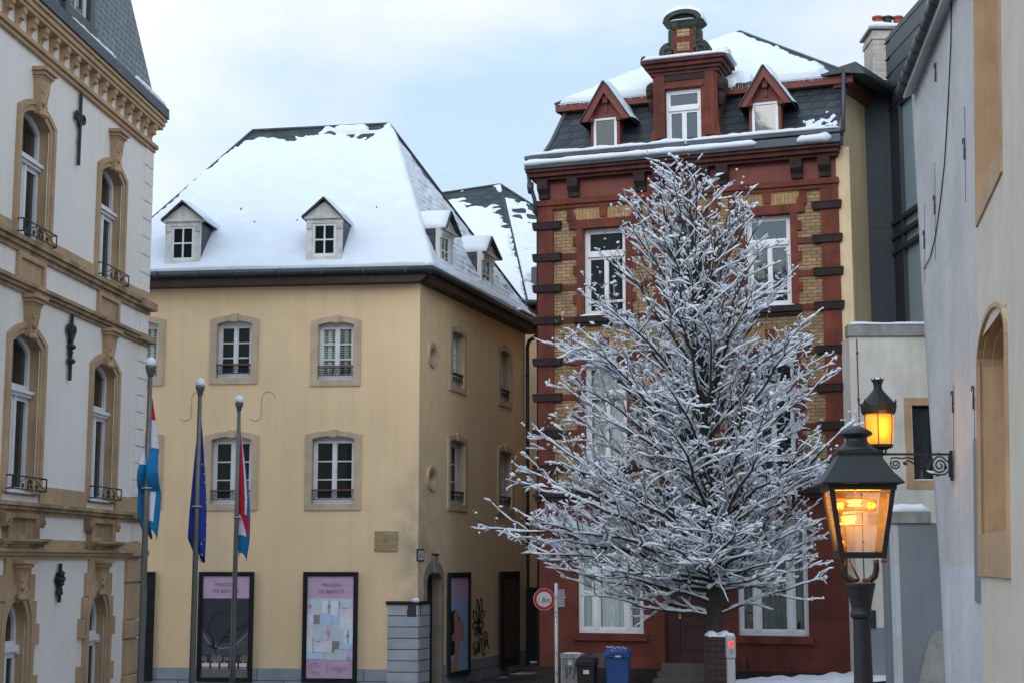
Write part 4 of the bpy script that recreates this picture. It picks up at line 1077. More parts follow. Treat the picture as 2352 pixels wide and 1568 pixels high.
def art_candles(t, F, x0, x1, z0, z1, y):
    W, H = x1 - x0, z1 - z0
    X = lambda f: x0 + W * f
    Z = lambda f: z1 - H * f
    P = [('poster_dark', rect(x0, x1, z0, z1)), ('poster_pink', rect(x0, x1, Z(.22), z1))]
    P.append(('poster_slate', [(X(0), Z(.52)), (X(.3), Z(.66)), (X(.7), Z(.66)), (X(1), Z(.52)), (X(1), Z(.78)), (X(0), Z(.78))]))
    P.append(('poster_grey', stroke([(X(.03), Z(.57)), (X(.15), Z(.66)), (X(.4), Z(.715)), (X(.7), Z(.70)), (X(.98), Z(.56))], .012)))
    P.append(('poster_stone', rect(x0, x1, z0, Z(.91))))
    for c, r in ((.05, .06), (.33, .10), (.55, .05), (.93, .08)): P.append(('poster_stone', circ(X(c), Z(.815), W * r * 1.3, 12, .7)))
    for s in ([(.33, .79), (.29, .72), (.2, .67)], [(.29, .72), (.22, .60), (.10, .54), (.2, .42), (.38, .35)], [(.31, .72), (.45, .63), (.55, .55), (.75, .53), (.95, .47)], [(.29, .72), (.16, .69)], [(.45, .61), (.66, .60)], [(.26, .70), (.22, .63)]):
        P.append(('poster_hair', stroke([(X(a), Z(b_)) for a, b_ in s], .013)))
    for i in range(5):
        c = .10 + .2 * i
        P.append(('poster_candle', rect(X(c - .08), X(c + .08), Z(.895), Z(.858)))); P.append(('poster_grey', rect(X(c - .07), X(c + .07), Z(.92), Z(.90))))
        P.append(('poster_flame', [(X(c - .015), Z(.853)), (X(c + .015), Z(.853)), (X(c), Z(.833))])); P.append(('poster_brown', [(X(c - .012), Z(.93)), (X(c + .012), Z(.93)), (X(c), Z(.95))]))
    o, yt = art_panel(t, F, None, P, y)
    lettering('lettering', 'MAISON', F, (x0 + x1) / 2, yt, Z(.082), H * .038, 'print_grey', o, width=W * .46)
    lettering('lettering', 'DE BEAUTÉ', F, (x0 + x1) / 2, yt, Z(.138), H * .047, 'print_grey', o, width=W * .56)
def art_boxes(t, F, x0, x1, z0, z1, y):
    W, H = x1 - x0, z1 - z0
    pxy = lambda a, b_: (x0 + W * (a - 105) / 610.0, z1 - H * (b_ - 98) / 1402.0)
    def q(mt, *pts): return (mt, [pxy(*p) for p in pts])
    def r4(mt, a, b_, c, d): return q(mt, (a, d), (c, d), (c, b_), (a, b_))
    P = [('poster_pink', rect(x0, x1, z0, z1)), r4('poster_pale', 105, 405, 715, 1245), r4('poster_white', 300, 435, 520, 650), q('poster_blue', (280, 755), (535, 755), (535, 660), (400, 620), (290, 590)),
         r4('poster_grey', 520, 445, 537, 655), r4('poster_rose', 530, 545, 715, 690), r4('poster_white', 540, 690, 715, 835), r4('poster_rose', 105, 620, 190, 790), r4('poster_brown', 190, 628, 272, 758),
         r4('poster_rose', 105, 795, 195, 930), r4('poster_white', 590, 838, 715, 1030), r4('poster_white', 105, 935, 185, 1150), r4('poster_grey', 185, 945, 196, 1150), r4('poster_rose', 196, 990, 440, 1145),
         q('poster_brown', (440, 1150), (470, 1150), (470, 1100), (530, 1100), (545, 990), (440, 990)), q('poster_blue', (530, 1105), (700, 1105), (700, 1040), (545, 1000)), q('poster_blue', (105, 1240), (340, 1240), (340, 1165), (105, 1145)),
         r4('poster_hot', 128, 420, 145, 620), r4('poster_hot', 362, 765, 392, 985), r4('poster_hot', 640, 1105, 672, 1240), r4('poster_hot', 700, 430, 715, 530),
         ('poster_lilac', circ(*pxy(140, 515), W * .042)), ('poster_lilac', circ(*pxy(390, 870), W * .042)), ('poster_lilac', circ(*pxy(660, 1220), W * .045)),
         r4('poster_grey', 388, 430, 402, 610), ('poster_grey', circ(*pxy(395, 515), W * .035, 16, 1.3)), r4('poster_grey', 645, 838, 657, 1020), ('poster_grey', circ(*pxy(650, 915), W * .032, 16, 1.3)),
         q('poster_brown', (565, 538), (650, 538), (595, 552)), q('poster_brown', (215, 992), (310, 992), (260, 1006)), r4('poster_lilac', 432, 640, 440, 755)]
    o, yt = art_panel(t, F, None, P, y)
    L = lambda s, a, b_, h, wd, vert=False: lettering('lettering', s, F, pxy(a, b_)[0], yt, pxy(a, b_)[1], H * h / 1402, 'print_grey', o, width=None if vert else W * wd / 610, vertical=vert, stretch=1.0)
    L('MAISON', 425, 218, 50, 255); L('DE BEAUTÉ', 423, 300, 58, 335)
    L('CARITA', 217, 1420, 32, 140); L('PARIS', 217, 1447, 10, 45); L('SHIGETA', 540, 1365, 32, 200); L('PARIS', 540, 1402, 10, 75); L('ContoAge', 380, 1378, 30, 0, True)
    mb = MB(F)
    for rr_ in (62, 36):
        mb.add(*(lambda pts: ([(x, yt, z) for x, z in pts], [tuple(range(len(pts)))]))(stroke([pxy(217 + rr_ * math.cos(th), 1352 - rr_ * math.sin(th) if True else 0) for th in [math.pi * i / 14 for i in range(15)]] + [pxy(217 - rr_, 1390)], .005)))
    mb.build('emblem', 'lettering_dark', o)
def art_pale(t, F, x0, x1, z0, z1, y):
    H = z1 - z0
    P = [('black_frame', rect(x0, x1, z0, z1)), ('poster_blue', rect(x0, x1 - .09, z0 + .10, z1 - .30)), ('poster_pink', rect(x0, x1 - .09, z1 - .75, z1 - .30)), ('poster_pale', rect(x1 - .45, x1 - .09, z0 + .10, z0 + .8)), ('poster_white', [(x1 - .40, z0 + .8), (x1 - .16, z0 + .8), (x1 - .12, z0 + 1.2), (x1 - .33, z0 + 1.25)])]
    o, yt = art_panel(t, F, None, P, y)
    lettering('lettering', 'MAISON', F, x0 + .42, yt, z1 - .46, .09, 'lettering_dark', o, width=.5); lettering('lettering', 'DE BEAUTÉ', F, x0 + .42, yt, z1 - .60, .10, 'lettering_dark', o, width=.62)
    mb = MB(F)
    for k in range(6): mb.box(x0, x1, -.064, -.058, z1 - .05 - k * .04, z1 - .032 - k * .04)
    mb.build('vent_slat', 'dark_metal', t)
def art_face(t, F, x0, x1, z0, z1, y):
    # woman's face in profile looking up, pink heading above
    W, H = x1 - x0, z1 - z0
    q = lambda a, b_: (x0 + W * (a - 125) / 205.0, z1 - H * (b_ - 95) / 1310.0)
    G = lambda pts: [q(*p) for p in pts]
    P = [('poster_sky', rect(x0, x1, z0, z1)), ('poster_pink', rect(x0, x1, z1 - H * .22, z1)),
         ('poster_hair', G([(125, 580), (175, 545), (200, 560), (190, 800), (185, 980), (175, 1160), (125, 1180)])),
         ('poster_skin', G([(165, 600), (185, 555), (205, 560), (235, 640), (245, 690), (278, 745), (272, 790), (285, 830), (285, 900), (292, 935), (265, 985), (240, 1020), (215, 1280), (230, 1405), (125, 1405), (125, 1330), (160, 1230), (178, 1120), (180, 1000), (150, 960), (140, 910), (155, 880), (175, 870)])),
         ('poster_hair', G([(213, 650), (232, 640), (234, 705), (226, 690)])), ('poster_hair', G([(165, 930), (185, 935), (180, 950)]))]
    o, yt = art_panel(t, F, None, P, y)
    lettering('lettering', 'MAISON', F, (x0 + x1) / 2, yt, z1 - H * .08, H * .035, 'poster_lilac', o, width=W * .42); lettering('lettering', 'DE BEAUTÉ', F, (x0 + x1) / 2, yt, z1 - H * .13, H * .035, 'poster_lilac', o, width=W * .55)
def art_dark(t, F, x0, x1, z0, z1, y):
    P = [('black_frame', rect(x0, x1, z0, z1)), ('lettering_dark', rect(x0 + .3, x1, z0 + .1, z1 - .1)), ('poster_dark', [(x0 + .3, z0 + .95), (x0 + .7, z0 + .97), (x0 + 1.1, z0 + 1.1), (x0 + .75, z0 + 1.2), (x0 + .45, z0 + 1.32), (x0 + .3, z0 + 1.3)])]
    art_panel(t, F, None, P, y)
display(YF, *disp_f[0], 'black framed display with candles and a bare branch below a pink heading', art_candles)
display(YF, *disp_f[1], 'black framed display poster of pastel gift boxes on a pink ground', art_boxes)
display(YF, *disp_f[2], 'black framed display with pale blue poster half hidden behind the flagpole by the cream building', art_pale)
display(YS, 1.96, 3.54, .23, 2.72, "black framed display with a woman's profile on blue, on the alley wall", art_face, .12)
display(YS, 6.04, 7.75, .21, 2.72, 'dark empty black framed display deepest in the alley', art_dark, .12)

# plaque, street name plate, graffiti
t = thing('plaque', 'engraved brass memorial plaque on the yellow wall beside the corner', 'plaque', YF, -.745, -.03, 3.22)
mb = MB(YF); mb.box(-1.02, -.47, -.035, 0, 3.22, 3.68); pl = mb.build('plate', 'brass', t, bevel=.006)
for s, z, h, wd in (('CINT BINNEN', 3.575, .035, .34), ('MAX', 3.51, .018, .15), ('RESISTANTS LUXEMBOURGEOIS', 3.465, .022, .48), ('ET COMBATTANTS', 3.43, .018, .24), ('MORT POUR LA PATRIE', 3.345, .028, .42), ('LE 8.1.1944', 3.295, .028, .19)):
    lettering('lettering', s, YF, -.745, -.037, z, h, 'brown_wood', pl, width=wd)
mb = MB(YF)
for x in (-.985, -.505):
    for z in (3.255, 3.645): mb.lathe([(.014, 0), (.014, .01)], (0, 0, 0), 8) if False else mb.blob((x, -.036, z), (.014, .008, .014), 8, 4)
mb.build('bolt', 'iron', pl)
t = thing('street_name_plate', 'small blue and white enamel plate above the arched alley doorway', 'sign', YS, .13, -.02, 3.0)
mb = MB(YS); mb.box(-.10, .36, -.02, 0, 2.99, 3.27); pl = mb.build('plate', 'enamel_blue', t)
mb = MB(YS); mb.poly([(x, -.023, z) for x, z in ((-.03, 3.02), (.29, 3.02), (.33, 3.07), (.33, 3.19), (.29, 3.24), (-.03, 3.24), (-.07, 3.19), (-.07, 3.07))]); mb.build('panel', 'sign_white', pl)
lettering('lettering', 'RUE', YS, .13, -.026, 3.165, .035, 'lettering_dark', pl, width=.16); lettering('lettering', 'NOIRE', YS, .13, -.026, 3.10, .055, 'lettering_dark', pl, width=.26)
mb = MB(YS)
gq = lambda a, b_: YS.p((a / 5.6619 + 1080) / 1.06293, (b_ / 5.6606 + 1390) / 1.06293)
def gstroke(pts, r=.02):
    P = [gq(*p) for p in pts]; N = len(P) * 4; out = []
    for i in range(N + 1):                    # Catmull-Rom through the points
        f = i / N * (len(P) - 1); k = min(int(f), len(P) - 2); u = f - k
        p0, p1, p2, p3 = P[max(k - 1, 0)], P[k], P[k + 1], P[min(k + 2, len(P) - 1)]
        out.append(tuple(.5 * (2 * p1[j] + (p2[j] - p0[j]) * u + (2 * p0[j] - 5 * p1[j] + 4 * p2[j] - p3[j]) * u * u + (3 * p1[j] - p0[j] - 3 * p2[j] + p3[j]) * u ** 3) for j in (0, 1)))
    mb.tube([(x, -.002, z) for x, z in out], [r] * len(out), 4)
for s in ([(497, 745), (470, 600), (478, 410), (495, 470), (500, 745)], [(500, 745), (510, 520), (530, 390), (545, 470), (505, 745)], [(490, 740), (425, 650), (430, 560), (465, 620), (492, 740)],
          [(505, 740), (540, 580), (575, 570), (560, 650), (508, 740)], [(490, 760), (450, 720), (415, 765), (440, 810), (490, 770)], [(505, 760), (540, 710), (565, 750), (540, 805), (505, 770)],
          [(492, 780), (450, 860), (450, 915), (480, 850), (497, 780)], [(500, 780), (520, 880), (548, 885), (505, 780)], [(498, 780), (500, 970)],
          [(460, 990), (425, 1040), (440, 1170), (462, 1120), (445, 1070)], [(470, 1160), (480, 1010), (500, 1000), (495, 1130), (480, 1080)], [(510, 1130), (520, 970), (540, 960), (545, 1130), (570, 1180), (575, 1020), (560, 950)],
          [(575, 950), (580, 870), (610, 870), (615, 1020), (590, 1030), (600, 960), (640, 1080)]): gstroke(s)
tag(mb.build('graffiti', 'graffiti_paint'), 'black spray painted flower and scrawl on the alley wall', 'graffiti')

# ================================================================ red sandstone house
rh = thing('red_house', 'red sandstone and ochre brick town house with snowy mansard roof behind the tree', 'house', RF)
XA, XB = -6.85, 0.14
bays = [(-5.27, 1.02), (-3.36, 0.96), (-1.42, 1.00)]
W2 = [(c - w_ / 2, c + w_ / 2, 8.66, 10.73) for c, w_ in bays]
W1 = [(c - w_ / 2, c + w_ / 2, 5.20, 7.52) for c, w_ in bays]; W1[1] = (W1[1][0], W1[1][1], 4.62, 7.52)
G0 = [(-5.96, -4.41, 1.38, 3.88), (-2.27, -0.72, 1.38, 3.88)]
DOOR = (-3.93, -2.86, 0.76, 3.65)
mb = MB(RF)
mb.wall(XA, XB, 4.40, 11.45, [(a, b_, c, d) for a, b_, c, d in W2 + W1])
mb.quad((XA, 16, 0), (XA, 0, 0), (XA, 0, 12.4), (XA, 16, 12.4))  # unseen side wall, run on past the house to darken the alley
mb.build('brick_wall', 'ochre_brick', rh)
mb = MB(RF); mb.wall(XA - .03, XB + .0, 0, 4.45, G0 + [DOOR], y=-.05, reveal=.22); mb.quad((XA - .03, -.05, 4.45), (XB, -.05, 4.45), (XB, .02, 4.45), (XA - .03, .02, 4.45))
mb.quad((XA - .03, 16, 0), (XA - .03, -.05, 0), (XA - .03, -.05, 4.45), (XA - .03, 16, 4.45))  # lower part of that side wall, lengthened out of view to shade the alley
mb.build('ground_floor_wall', 'red_blocks', rh)
mb = MB(RF); mb.box(XA + .1, XB - .1, .5, 6.5, .1, 12.2); mb.build('interior', 'interior', rh)
mb = MB(RF)
for pr, z0, z1 in ((.10, 4.36, 4.46), (.15, 4.46, 4.53), (.09, 4.53, 4.60)): mb.box(XA - pr, XB + .02, -pr - .04, .02, z0, z1 - .002)
mb.build('string_course', 'dark_stone', rh)
mb = MB(RF); mb.box(XA - .07, XB + .02, -.10, -.05, 0, 0.62); mb.build('plinth', 'dark_stone', rh)
# corner pilasters and quoins
QZ = [10.85, 10.09, 9.345, 8.58, 7.61, 6.77, 5.93, 5.12]
for sx in (-1, 1):
    xo = XA if sx < 0 else XB
    i0, i1 = (xo - .04, xo + .34) if sx < 0 else (xo - .36, xo + .04)
    mb = MB(RF); mb.box(i0, i1, -.07, .03, 4.60, 11.24)
    mb.build('corner_pilaster', 'red_stone', rh)
    for z in QZ:
        a, b_ = (xo - .17, xo + .55) if sx < 0 else (xo - .56, xo + .11)
        mb = MB(RF); mb.hexa([(a + .02, -.12, z - .095), (b_ - .02, -.12, z - .095), (b_ - .02, .02, z - .095), (a + .02, .02, z - .095)], [(a, -.14, z + .05), (b_, -.14, z + .05), (b_, .02, z + .05), (a, .02, z + .05)])
        mb.box(a, b_, -.14, .02, z + .051, z + .095)
        mb.build('quoin', 'dark_stone', rh, bevel=.015)
# red bands level with the quoins, between windows
mb = MB(RF)
for z in QZ:
    row = W2 if z > 8.2 else W1
    if z > 10.8: continue
    xs = [XA + .34] + [v for a, b_, _, _ in row for v in (a - .15, b_ + .15)] + [XB - .36]
    for a, b_ in zip(xs[::2], xs[1::2]):
        mb = MB(RF); mb.box(a, b_, -.03, .01, z - .07, z + .07); mb.build('red_band', 'red_stone', rh)
def red_window(q, row, i):
    a, b_, z0, z1 = q; c = (a + b_) / 2
    y = .16
    mb = MB(RF); pn = MB(RF)
    tr = z0 + (z1 - z0) * .70
    o4 = [(a - .02, z0 - .02), (a - .02, z1 + .02), (b_ + .02, z1 + .02), (b_ + .02, z0 - .02)]
    i4 = [(a + .07, z0 + .06), (a + .07, z1 - .07), (b_ - .07, z1 - .07), (b_ - .07, z0 + .06)]
    mb.ring(o4, i4, y, y + .08)
    mb.box(a + .07, b_ - .07, y - .03, y + .06, tr - .05, tr + .05)
    glazed_leaf(mb, pn, a + .07, b_ - .07, tr + .05, z1 - .07, y + .02, 1, 1, .045)
    glazed_leaf(mb, pn, a + .07, c, z0 + .06, tr - .05, y + .02, 1, 1, .055); glazed_leaf(mb, pn, c, b_ - .07, z0 + .06, tr - .05, y + .02, 1, 1, .055)
    mb.box(c - .035, c + .035, y + .0, y + .04, z0 + .06, tr - .05)
    if row == 2: mb.box(a + .07, b_ - .07, y - .02, y + .015, z0 + .30, z0 + .36)
    wd = mb.build('window', 'white_paint', rh)
    if row == 1 and i == 0:
        pn.build('pane', 'clear_pane', wd); cm = MB(RF); curtain(cm, a + .07, b_ - .07, z0 + .06, z1 - .07, y + .16); cm.build('curtain', 'curtain', wd)
    else: pn.build('pane', 'pane', wd)
    mb = MB(RF)
    for p, r in ((a - .16, a - .01), (b_ + .01, b_ + .16)): mb.box(p, r, -.05, y + .02, z0 - .0, z1 + .0)
    zl = z1 + .0
    mb.box(a - .19, b_ + .19, -.06, y + .02, zl, zl + .21)
    for p, r in ((a - .34, a - .19), (b_ + .19, b_ + .34)): mb.box(p, r, -.065, .02, zl + .0, zl + .19)
    n_ = 3
    for k in range(n_):
        z = z0 + (z1 - z0) * (k + .42) / n_
        for p, r in ((a - .25, a - .16), (b_ + .16, b_ + .25)): mb.box(p, r, -.045, .02, z, z + .21)
    # skewbacks
    mb.prism([(a - .40, zl + .20), (a - .14, zl + .20), (a - .25, zl + .52), (a - .38, zl + .52)], -.05, .02); mb.prism([(b_ + .14, zl + .20), (b_ + .40, zl + .20), (b_ + .38, zl + .52), (b_ + .25, zl + .52)], -.05, .02)
    mb.prism([(c - .08, zl + .25), (c + .08, zl + .25), (c + .11, zl + .60), (c - .11, zl + .60)], -.075, .02)
    mb.build('surround', 'red_stone', wd)
    mb = MB(RF); mb.prism([(a - .15, zl + .212), (b_ + .15, zl + .212)] + [(b_ + .24 - (b_ - a + .48) * t / 10, zl + .48 + .16 * (1 - ((t - 5) / 5) ** 2)) for t in range(11)], -.035, .02)
    mb.build('brick_arch', 'arch_brick', wd)
    mb = MB(RF); mb.box(a - .22, b_ + .22, -.15, y, z0 - .17, z0 - .03); mb.box(a - .18, b_ + .18, -.10, .02, z0 - .24, z0 - .17)
    sl_ = mb.build('sill', 'dark_stone', wd)
    mb = MB(RF); mb.snow_roll((a - .1, -.07, z0 - .03), (b_ + .1, -.07, z0 - .03), .07, .05, 24, .7, c); mb.build('snow', 'snow', sl_, smooth=True)
def curtain(cm, a, b_, z0, z1, y, folds=None):
    n_ = int((b_ - a) * 60)
    P = [(a + (b_ - a) * i / n_, y + .02 * math.sin(i * 1.15) + .012 * math.sin(i * .41), z) for z in (z0, z1) for i in range(n_ + 1)]
    cm.add(P, [(i, i + 1, n_ + 2 + i, n_ + 1 + i) for i in range(n_)])
for i, q in enumerate(W2): red_window(q, 2, i)
for i, q in enumerate(W1): red_window(q, 1, i)
# small balcony of the middle bay
mb = MB(RF); mb.box(-4.15, -2.55, -.60, -.04, 4.46, 4.60); mb.box(-3.95, -3.80, -.45, -.04, 4.2, 4.46); mb.box(-2.90, -2.75, -.45, -.04, 4.2, 4.46)
bl_ = mb.build('balcony', 'dark_stone', rh)
mb = MB(RF)
for z in (4.66, 5.28): mb.tube([(-4.12, -.05, z), (-4.12, -.57, z), (-2.58, -.57, z), (-2.58, -.05, z)], .014, 5)
for k in range(15): x = -4.12 + 1.54 * k / 14; mb.tube([(x, -.57, 4.60), (x, -.57, 5.28)], .009, 4)
mb.build('railing', 'iron', bl_)
mb = MB(RF); mb.snow_roll((-4.12, -.35, 4.60), (-2.58, -.35, 4.60), .22, .07, 30, .5, 8); mb.build('snow', 'snow', bl_, smooth=True)
# ground floor windows
for i, (a, b_, z0, z1) in enumerate(G0):
    mb = MB(RF); pn = MB(RF); y = .06
    o4 = [(a, z0), (a, z1), (b_, z1), (b_, z0)]; i4 = [(a + .07, z0 + .09), (a + .07, z1 - .07), (b_ - .07, z1 - .07), (b_ - .07, z0 + .09)]
    mb.ring(o4, i4, y, y + .09)
    m1, m2 = a + (b_ - a) * .265, a + (b_ - a) * .745
    for mm_ in (m1, m2): mb.box(mm_ - .055, mm_ + .055, y - .012, y + .07, z0 + .09, z1 - .07)
    for p, r in ((a + .07, m1 - .055), (m1 + .055, m2 - .055), (m2 + .055, b_ - .07)): glazed_leaf(mb, pn, p, r, z0 + .09, z1 - .07, y + .02, 1, 1, .045)
    wd = mb.build('window', 'white_paint', rh); pn.build('pane', 'clear_pane', wd)
    cm = MB(RF); curtain(cm, a + .1, b_ - .1, z0, z1, y + .13); cm.build('curtain', 'curtain', wd)
    mb = MB(RF); mb.box(a - .10, b_ + .10, -.12, y, z0 - .16, z0 - .012); mb.build('sill', 'red_stone', wd)
    if i == 1:
        mb = MB(RF); mb.box(a + .16, a + .33, y + .085, y + .10, z0 + .22, z0 + .52); nt_ = mb.build('notice', 'poster_candle', wd)
        mb = MB(RF); mb.box(a + .175, a + .315, y + .08, y + .0845, z0 + .46, z0 + .50); mb.box(a + .175, a + .315, y + .08, y + .0845, z0 + .24, z0 + .26); mb.build('stripe', 'chimney_pot', nt_)
        mb = MB(RF)
        for k in range(9):
            an = math.pi * (.1 + .8 * k / 8); p = (b_ - .26, y + .15, z0 + .25)
            q_ = (p[0] + .30 * math.cos(an) * .5, p[1], p[2] + .34 * math.sin(an)); mb.add([(p[0] - .02, p[1], p[2]), (p[0] + .02, p[1], p[2]), q_], [(0, 1, 2)])
        mb.blob((b_ - .26, y + .15, z0 + .2), (.09, .05, .12), 8, 5)
        mb.build('house_plant', 'mossy_stone', wd)
# door and steps
a, b_, z0, z1 = DOOR
mb = MB(RF); mb.box(a, b_, .12, .17, z0, z1)
dr = mb.build('front_door', 'door_wood', rh)
mb = MB(RF)
for p, r, c_, d in ((a + .36, b_ - .12, 1.05, 1.62), (a + .36, b_ - .12, 1.80, 2.05), (a + .36, b_ - .12, 2.2, 2.95)):
    mb.ring([(p, c_), (p, d), (r, d), (r, c_)], [(p + .06, c_ + .06), (p + .06, d - .06), (r - .06, d - .06), (r - .06, c_ + .06)], .095, .125)
mb.box(a, b_, .08, .125, 3.02, 3.12); mb.box(a + .28, a + .32, .10, .125, z0, 3.02)
mb.build('panel', 'door_wood', dr)
mb = MB(RF); mb.box(a + .30, a + .35, .075, .10, 1.72, 2.0); mb.tube([(a + .325, .08, 1.95), (a + .325, .03, 1.93), (a + .325, .03, 1.80), (a + .325, .08, 1.78)], .012, 6); mb.build('handle', 'bright_brass', dr)
mb = MB(RF)
for k in range(5): mb.box(a - .02 - k * .03, b_ + .02 + k * .03, -.05 - .26 * (k + 1) + .0, .12 if k == 0 else -.05 - .26 * k, 0, .755 - k * .152)
mb.build('doorstep', 'step_stone', rh)
mb = MB(RF); mb.box(-2.72, -2.48, -.075, -.05, 2.02, 2.42); nm_ = mb.build('name_plate', 'dark_metal', rh)
mb = MB(RF)
for x in (-2.05, -1.58): mb.box(x, x + .45, -.075, -.055 + .02, .30, .78)
for x in (-2.20,): mb.box(x, x + .09, -.085, -.04, .62, .9)
mb.build('cellar_hatch', 'red_stone', rh)
# cornice: string, frieze, brackets, eaves
mb = MB(RF)
for p, z0, z1 in ((.08, 11.24, 11.33), (.13, 11.33, 11.42), (.10, 11.42, 11.47)): mb.box(XA - p, XB + p * .5, -p, .02, z0, z1 - .002)
mb.build('frieze_moulding', 'red_stone', rh)
mb = MB(RF); mb.box(XA, XB - .0, -.03, .3, 11.47, 11.95); mb.build('frieze', 'red_paint', rh)
mb = MB(RF)
for p, z0, z1 in ((.22, 11.93, 12.0), (.32, 12.0, 12.10), (.40, 12.10, 12.16)): mb.box(XA - p * .6, XB + p * .3, -p, .3, z0, z1 - .002)
mb.build('cornice', 'sooty_red', rh)
for x in (-6.72, -5.98, -4.35, -3.9, -2.85, -2.4, -.72, -.10):
    mb = MB(RF)
    pr = [(0, 11.50), (.08, 11.50), (.10, 11.60), (.22, 11.72), (.24, 11.92), (0, 11.92)]
    P = [(x - .13, -.03 - p, z) for p, z in pr] + [(x + .13, -.03 - p, z) for p, z in pr]; k = len(pr)
    mb.add(P, [tuple(range(k)), tuple(range(2 * k - 1, k - 1, -1))] + [(j, j + k, (j + 1) % k + k, (j + 1) % k) for j in range(k)])
    mb.build('cornice_bracket', 'dark_stone', rh)
mb = MB(RF)
mb.prism([(XA - .26, 12.165), (XB + .18, 12.165), (XB + .18, 12.36), (XA - .22, 12.36)], -.46, -.05)
mb.box(XA - .28, XB + .18, -.36, .1, 12.42, 12.52)
gt = mb.build('gutter', 'zinc', rh, bevel=.02)
mb = MB(RF)
mb.snow_roll((XA - .26, -.46, 12.29), (-1.55, -.46, 12.29), .10, .095, 110, .35, 2, .6)
mb.snow_roll((XA - .2, -.30, 12.52), (XB + .15, -.30, 12.52), .10, .09, 110, .6, 6)
mb.snow_roll((-.65, -.46, 12.27), (.12, -.46, 12.28), .12, .12, 24, .3, 3, .7)
mb.build('snow', 'snow', gt, smooth=True)
mb = MB(RF); mb.tube([(XA - .22, -.25, 12.2), (XA - .2, -.2, 11.9), (XA - .10, -.12, 11.5), (XA - .08, -.10, 11.2), (XA - .08, .10, 11.1), (XA - .12, .2, .2)], .05, 8); mb.lathe([(.05, -.14), (.085, 0), (.085, .12)], (XA - .19, -.17, 11.78), 8)
mb.build('drainpipe', 'gutter_metal', rh, smooth=True)
# mansard
M0, M1 = (XA + .05, -.10, 12.5), (XB + .06, -.10, 12.5)
M2, M3 = (XB + .24, .75, 13.86), (XA + .42, .75, 13.86)
mid0, mid1 = (XA + .22, .20, 12.95), (XB + .13, .20, 12.95)
mb = MB(RF)
mb.quad(M0, M1, mid1, mid0); mb.quad(mid0, mid1, M2, M3)
mb.quad((XA + .05, 6, 12.5), M0, mid0, (XA + .22, 6, 12.95)); mb.quad((XA + .22, 6, 12.95), mid0, M3, (XA + .42, 6, 13.86))
mn = mb.build('mansard_roof', 'slate', rh)
mb = MB(RF); mb.tube([M0, mid0, M3], .05, 6); mb.build('hip_flashing', 'zinc', mn)
def m_mans(s, t, q):
    # clinging patches of snow low on the right hand slates, traces elsewhere
    n1 = .6 * nz3(q, 2.6) + 1.0 * nz3(q, 7.5) + .6 * nz3(q, 17)
    x = q.x
    pk = 1.25 * math.exp(-((x + .38) / .34) ** 2) * (1 - t * 1.6) + .75 * math.exp(-((x - .08) / .18) ** 2) * (1 - t * 1.1)
    pk += .55 * math.exp(-((x + 2.2) / .14) ** 2) * (1 - t * 4) + .6 * math.exp(-((x + 5.75) / .10) ** 2) * (1 - t * 2.4) + .5 * math.exp(-((x + 4.4) / .22) ** 2) * (1 - t * 5)
    return (pk - .62) * 2.5 + n1 * 1.1
def f_mans(s, t):
    return lerp3(lerp3(M0, M1, s), lerp3(mid0, mid1, s), t / .34) if t < .34 else lerp3(lerp3(mid0, mid1, s), lerp3(M2, M3, 1 - s), (t - .34) / .66)
snow_sheet(RF, f_mans, 260, 60, (0, -.8, .5), m_mans, .035, .03, parent=mn)
# upper roof
e0, e1 = (XA + .22, .48, 13.98), (XB + .36, .48, 13.98)
ap = (-2.74, 4.0, 16.52); eb0, eb1 = (XA + .1, 8.0, 13.98), (XB + 2.1, 7.4, 14.2)
mb = MB(RF)
for f in ((e0, e1, ap), (e1, eb1, ap), (eb1, eb0, ap), (eb0, e0, ap)): mb.poly(f)
ur = mb.build('upper_roof', 'slate', rh)
mb = MB(RF); mb.box(e0[0], e1[0], .52, .74, 13.80, 13.97); mb.hexa([(XA + .25, .55, 13.80), (XA + .38, .55, 13.80), (XA + .38, 6, 13.80), (XA + .25, 6, 13.80)], [(XA + .22, .50, 13.97), (XA + .38, .50, 13.97), (XA + .38, 6, 13.97), (XA + .22, 6, 13.97)])
mb.build('eaves_board', 'red_paint', ur)
mb = MB(RF); mb.tube([e0, ap], .035, 5); mb.tube([ap, e1], .035, 5); mb.build('hip_flashing', 'zinc', ur)
def f_up(s, t): return lerp3(lerp3(e0, e1, s), ap, t)
def m_up(s, t, q):
    L = 7.4 * (1 - t); n1, n2 = nz3(q, 1.5), nz3(q, 5)
    m_ = min((s * L - .06) * 4 + n2 * .6 + .3, ((1 - s) * L - .18 - .55 * smooth((.12 - t) * 8)) * 4 + n2 * .8 + n1 * .5, (.965 - t) * 14 + n2 * .6)
    if t < .1 and .62 < s < .68: m_ = min(m_, (t - .04) * 20 + n2)
    return m_
snow_sheet(RF, f_up, 170, 110, (0, -2.5, 3.5), m_up, .13, parent=ur)
mb = MB(RF)
for k in range(80):
    x = random.choice([random.uniform(XA + .3, -5.5), random.uniform(-4.8, -4.1), random.uniform(-2.4, -1.8), random.uniform(-1.1, -.1)])
    L = random.uniform(.02, .11); mb.tube([(x, .47, 13.97), (x, .47, 13.97 - L)], [.006, .001], 4)
mb.build('icicle', 'snow', ur)['kind'] = 'stuff'
mb = MB(RF); mb.hexa([(XB + .20, .36, 13.99), (XB + .66, .36, 13.92), (XB + 1.3, 2.9, 13.92), (XB + .9, 2.9, 13.99)], [(XB + .02, .36, 14.12), (XB + .46, .36, 14.22), (XB + 1.3, 2.9, 14.12), (XB + .9, 2.9, 14.12)])
mb.build('verge', 'gutter_metal', ur)
mb = MB(RF); x0 = RF.p(1933, 250, .0)[0]
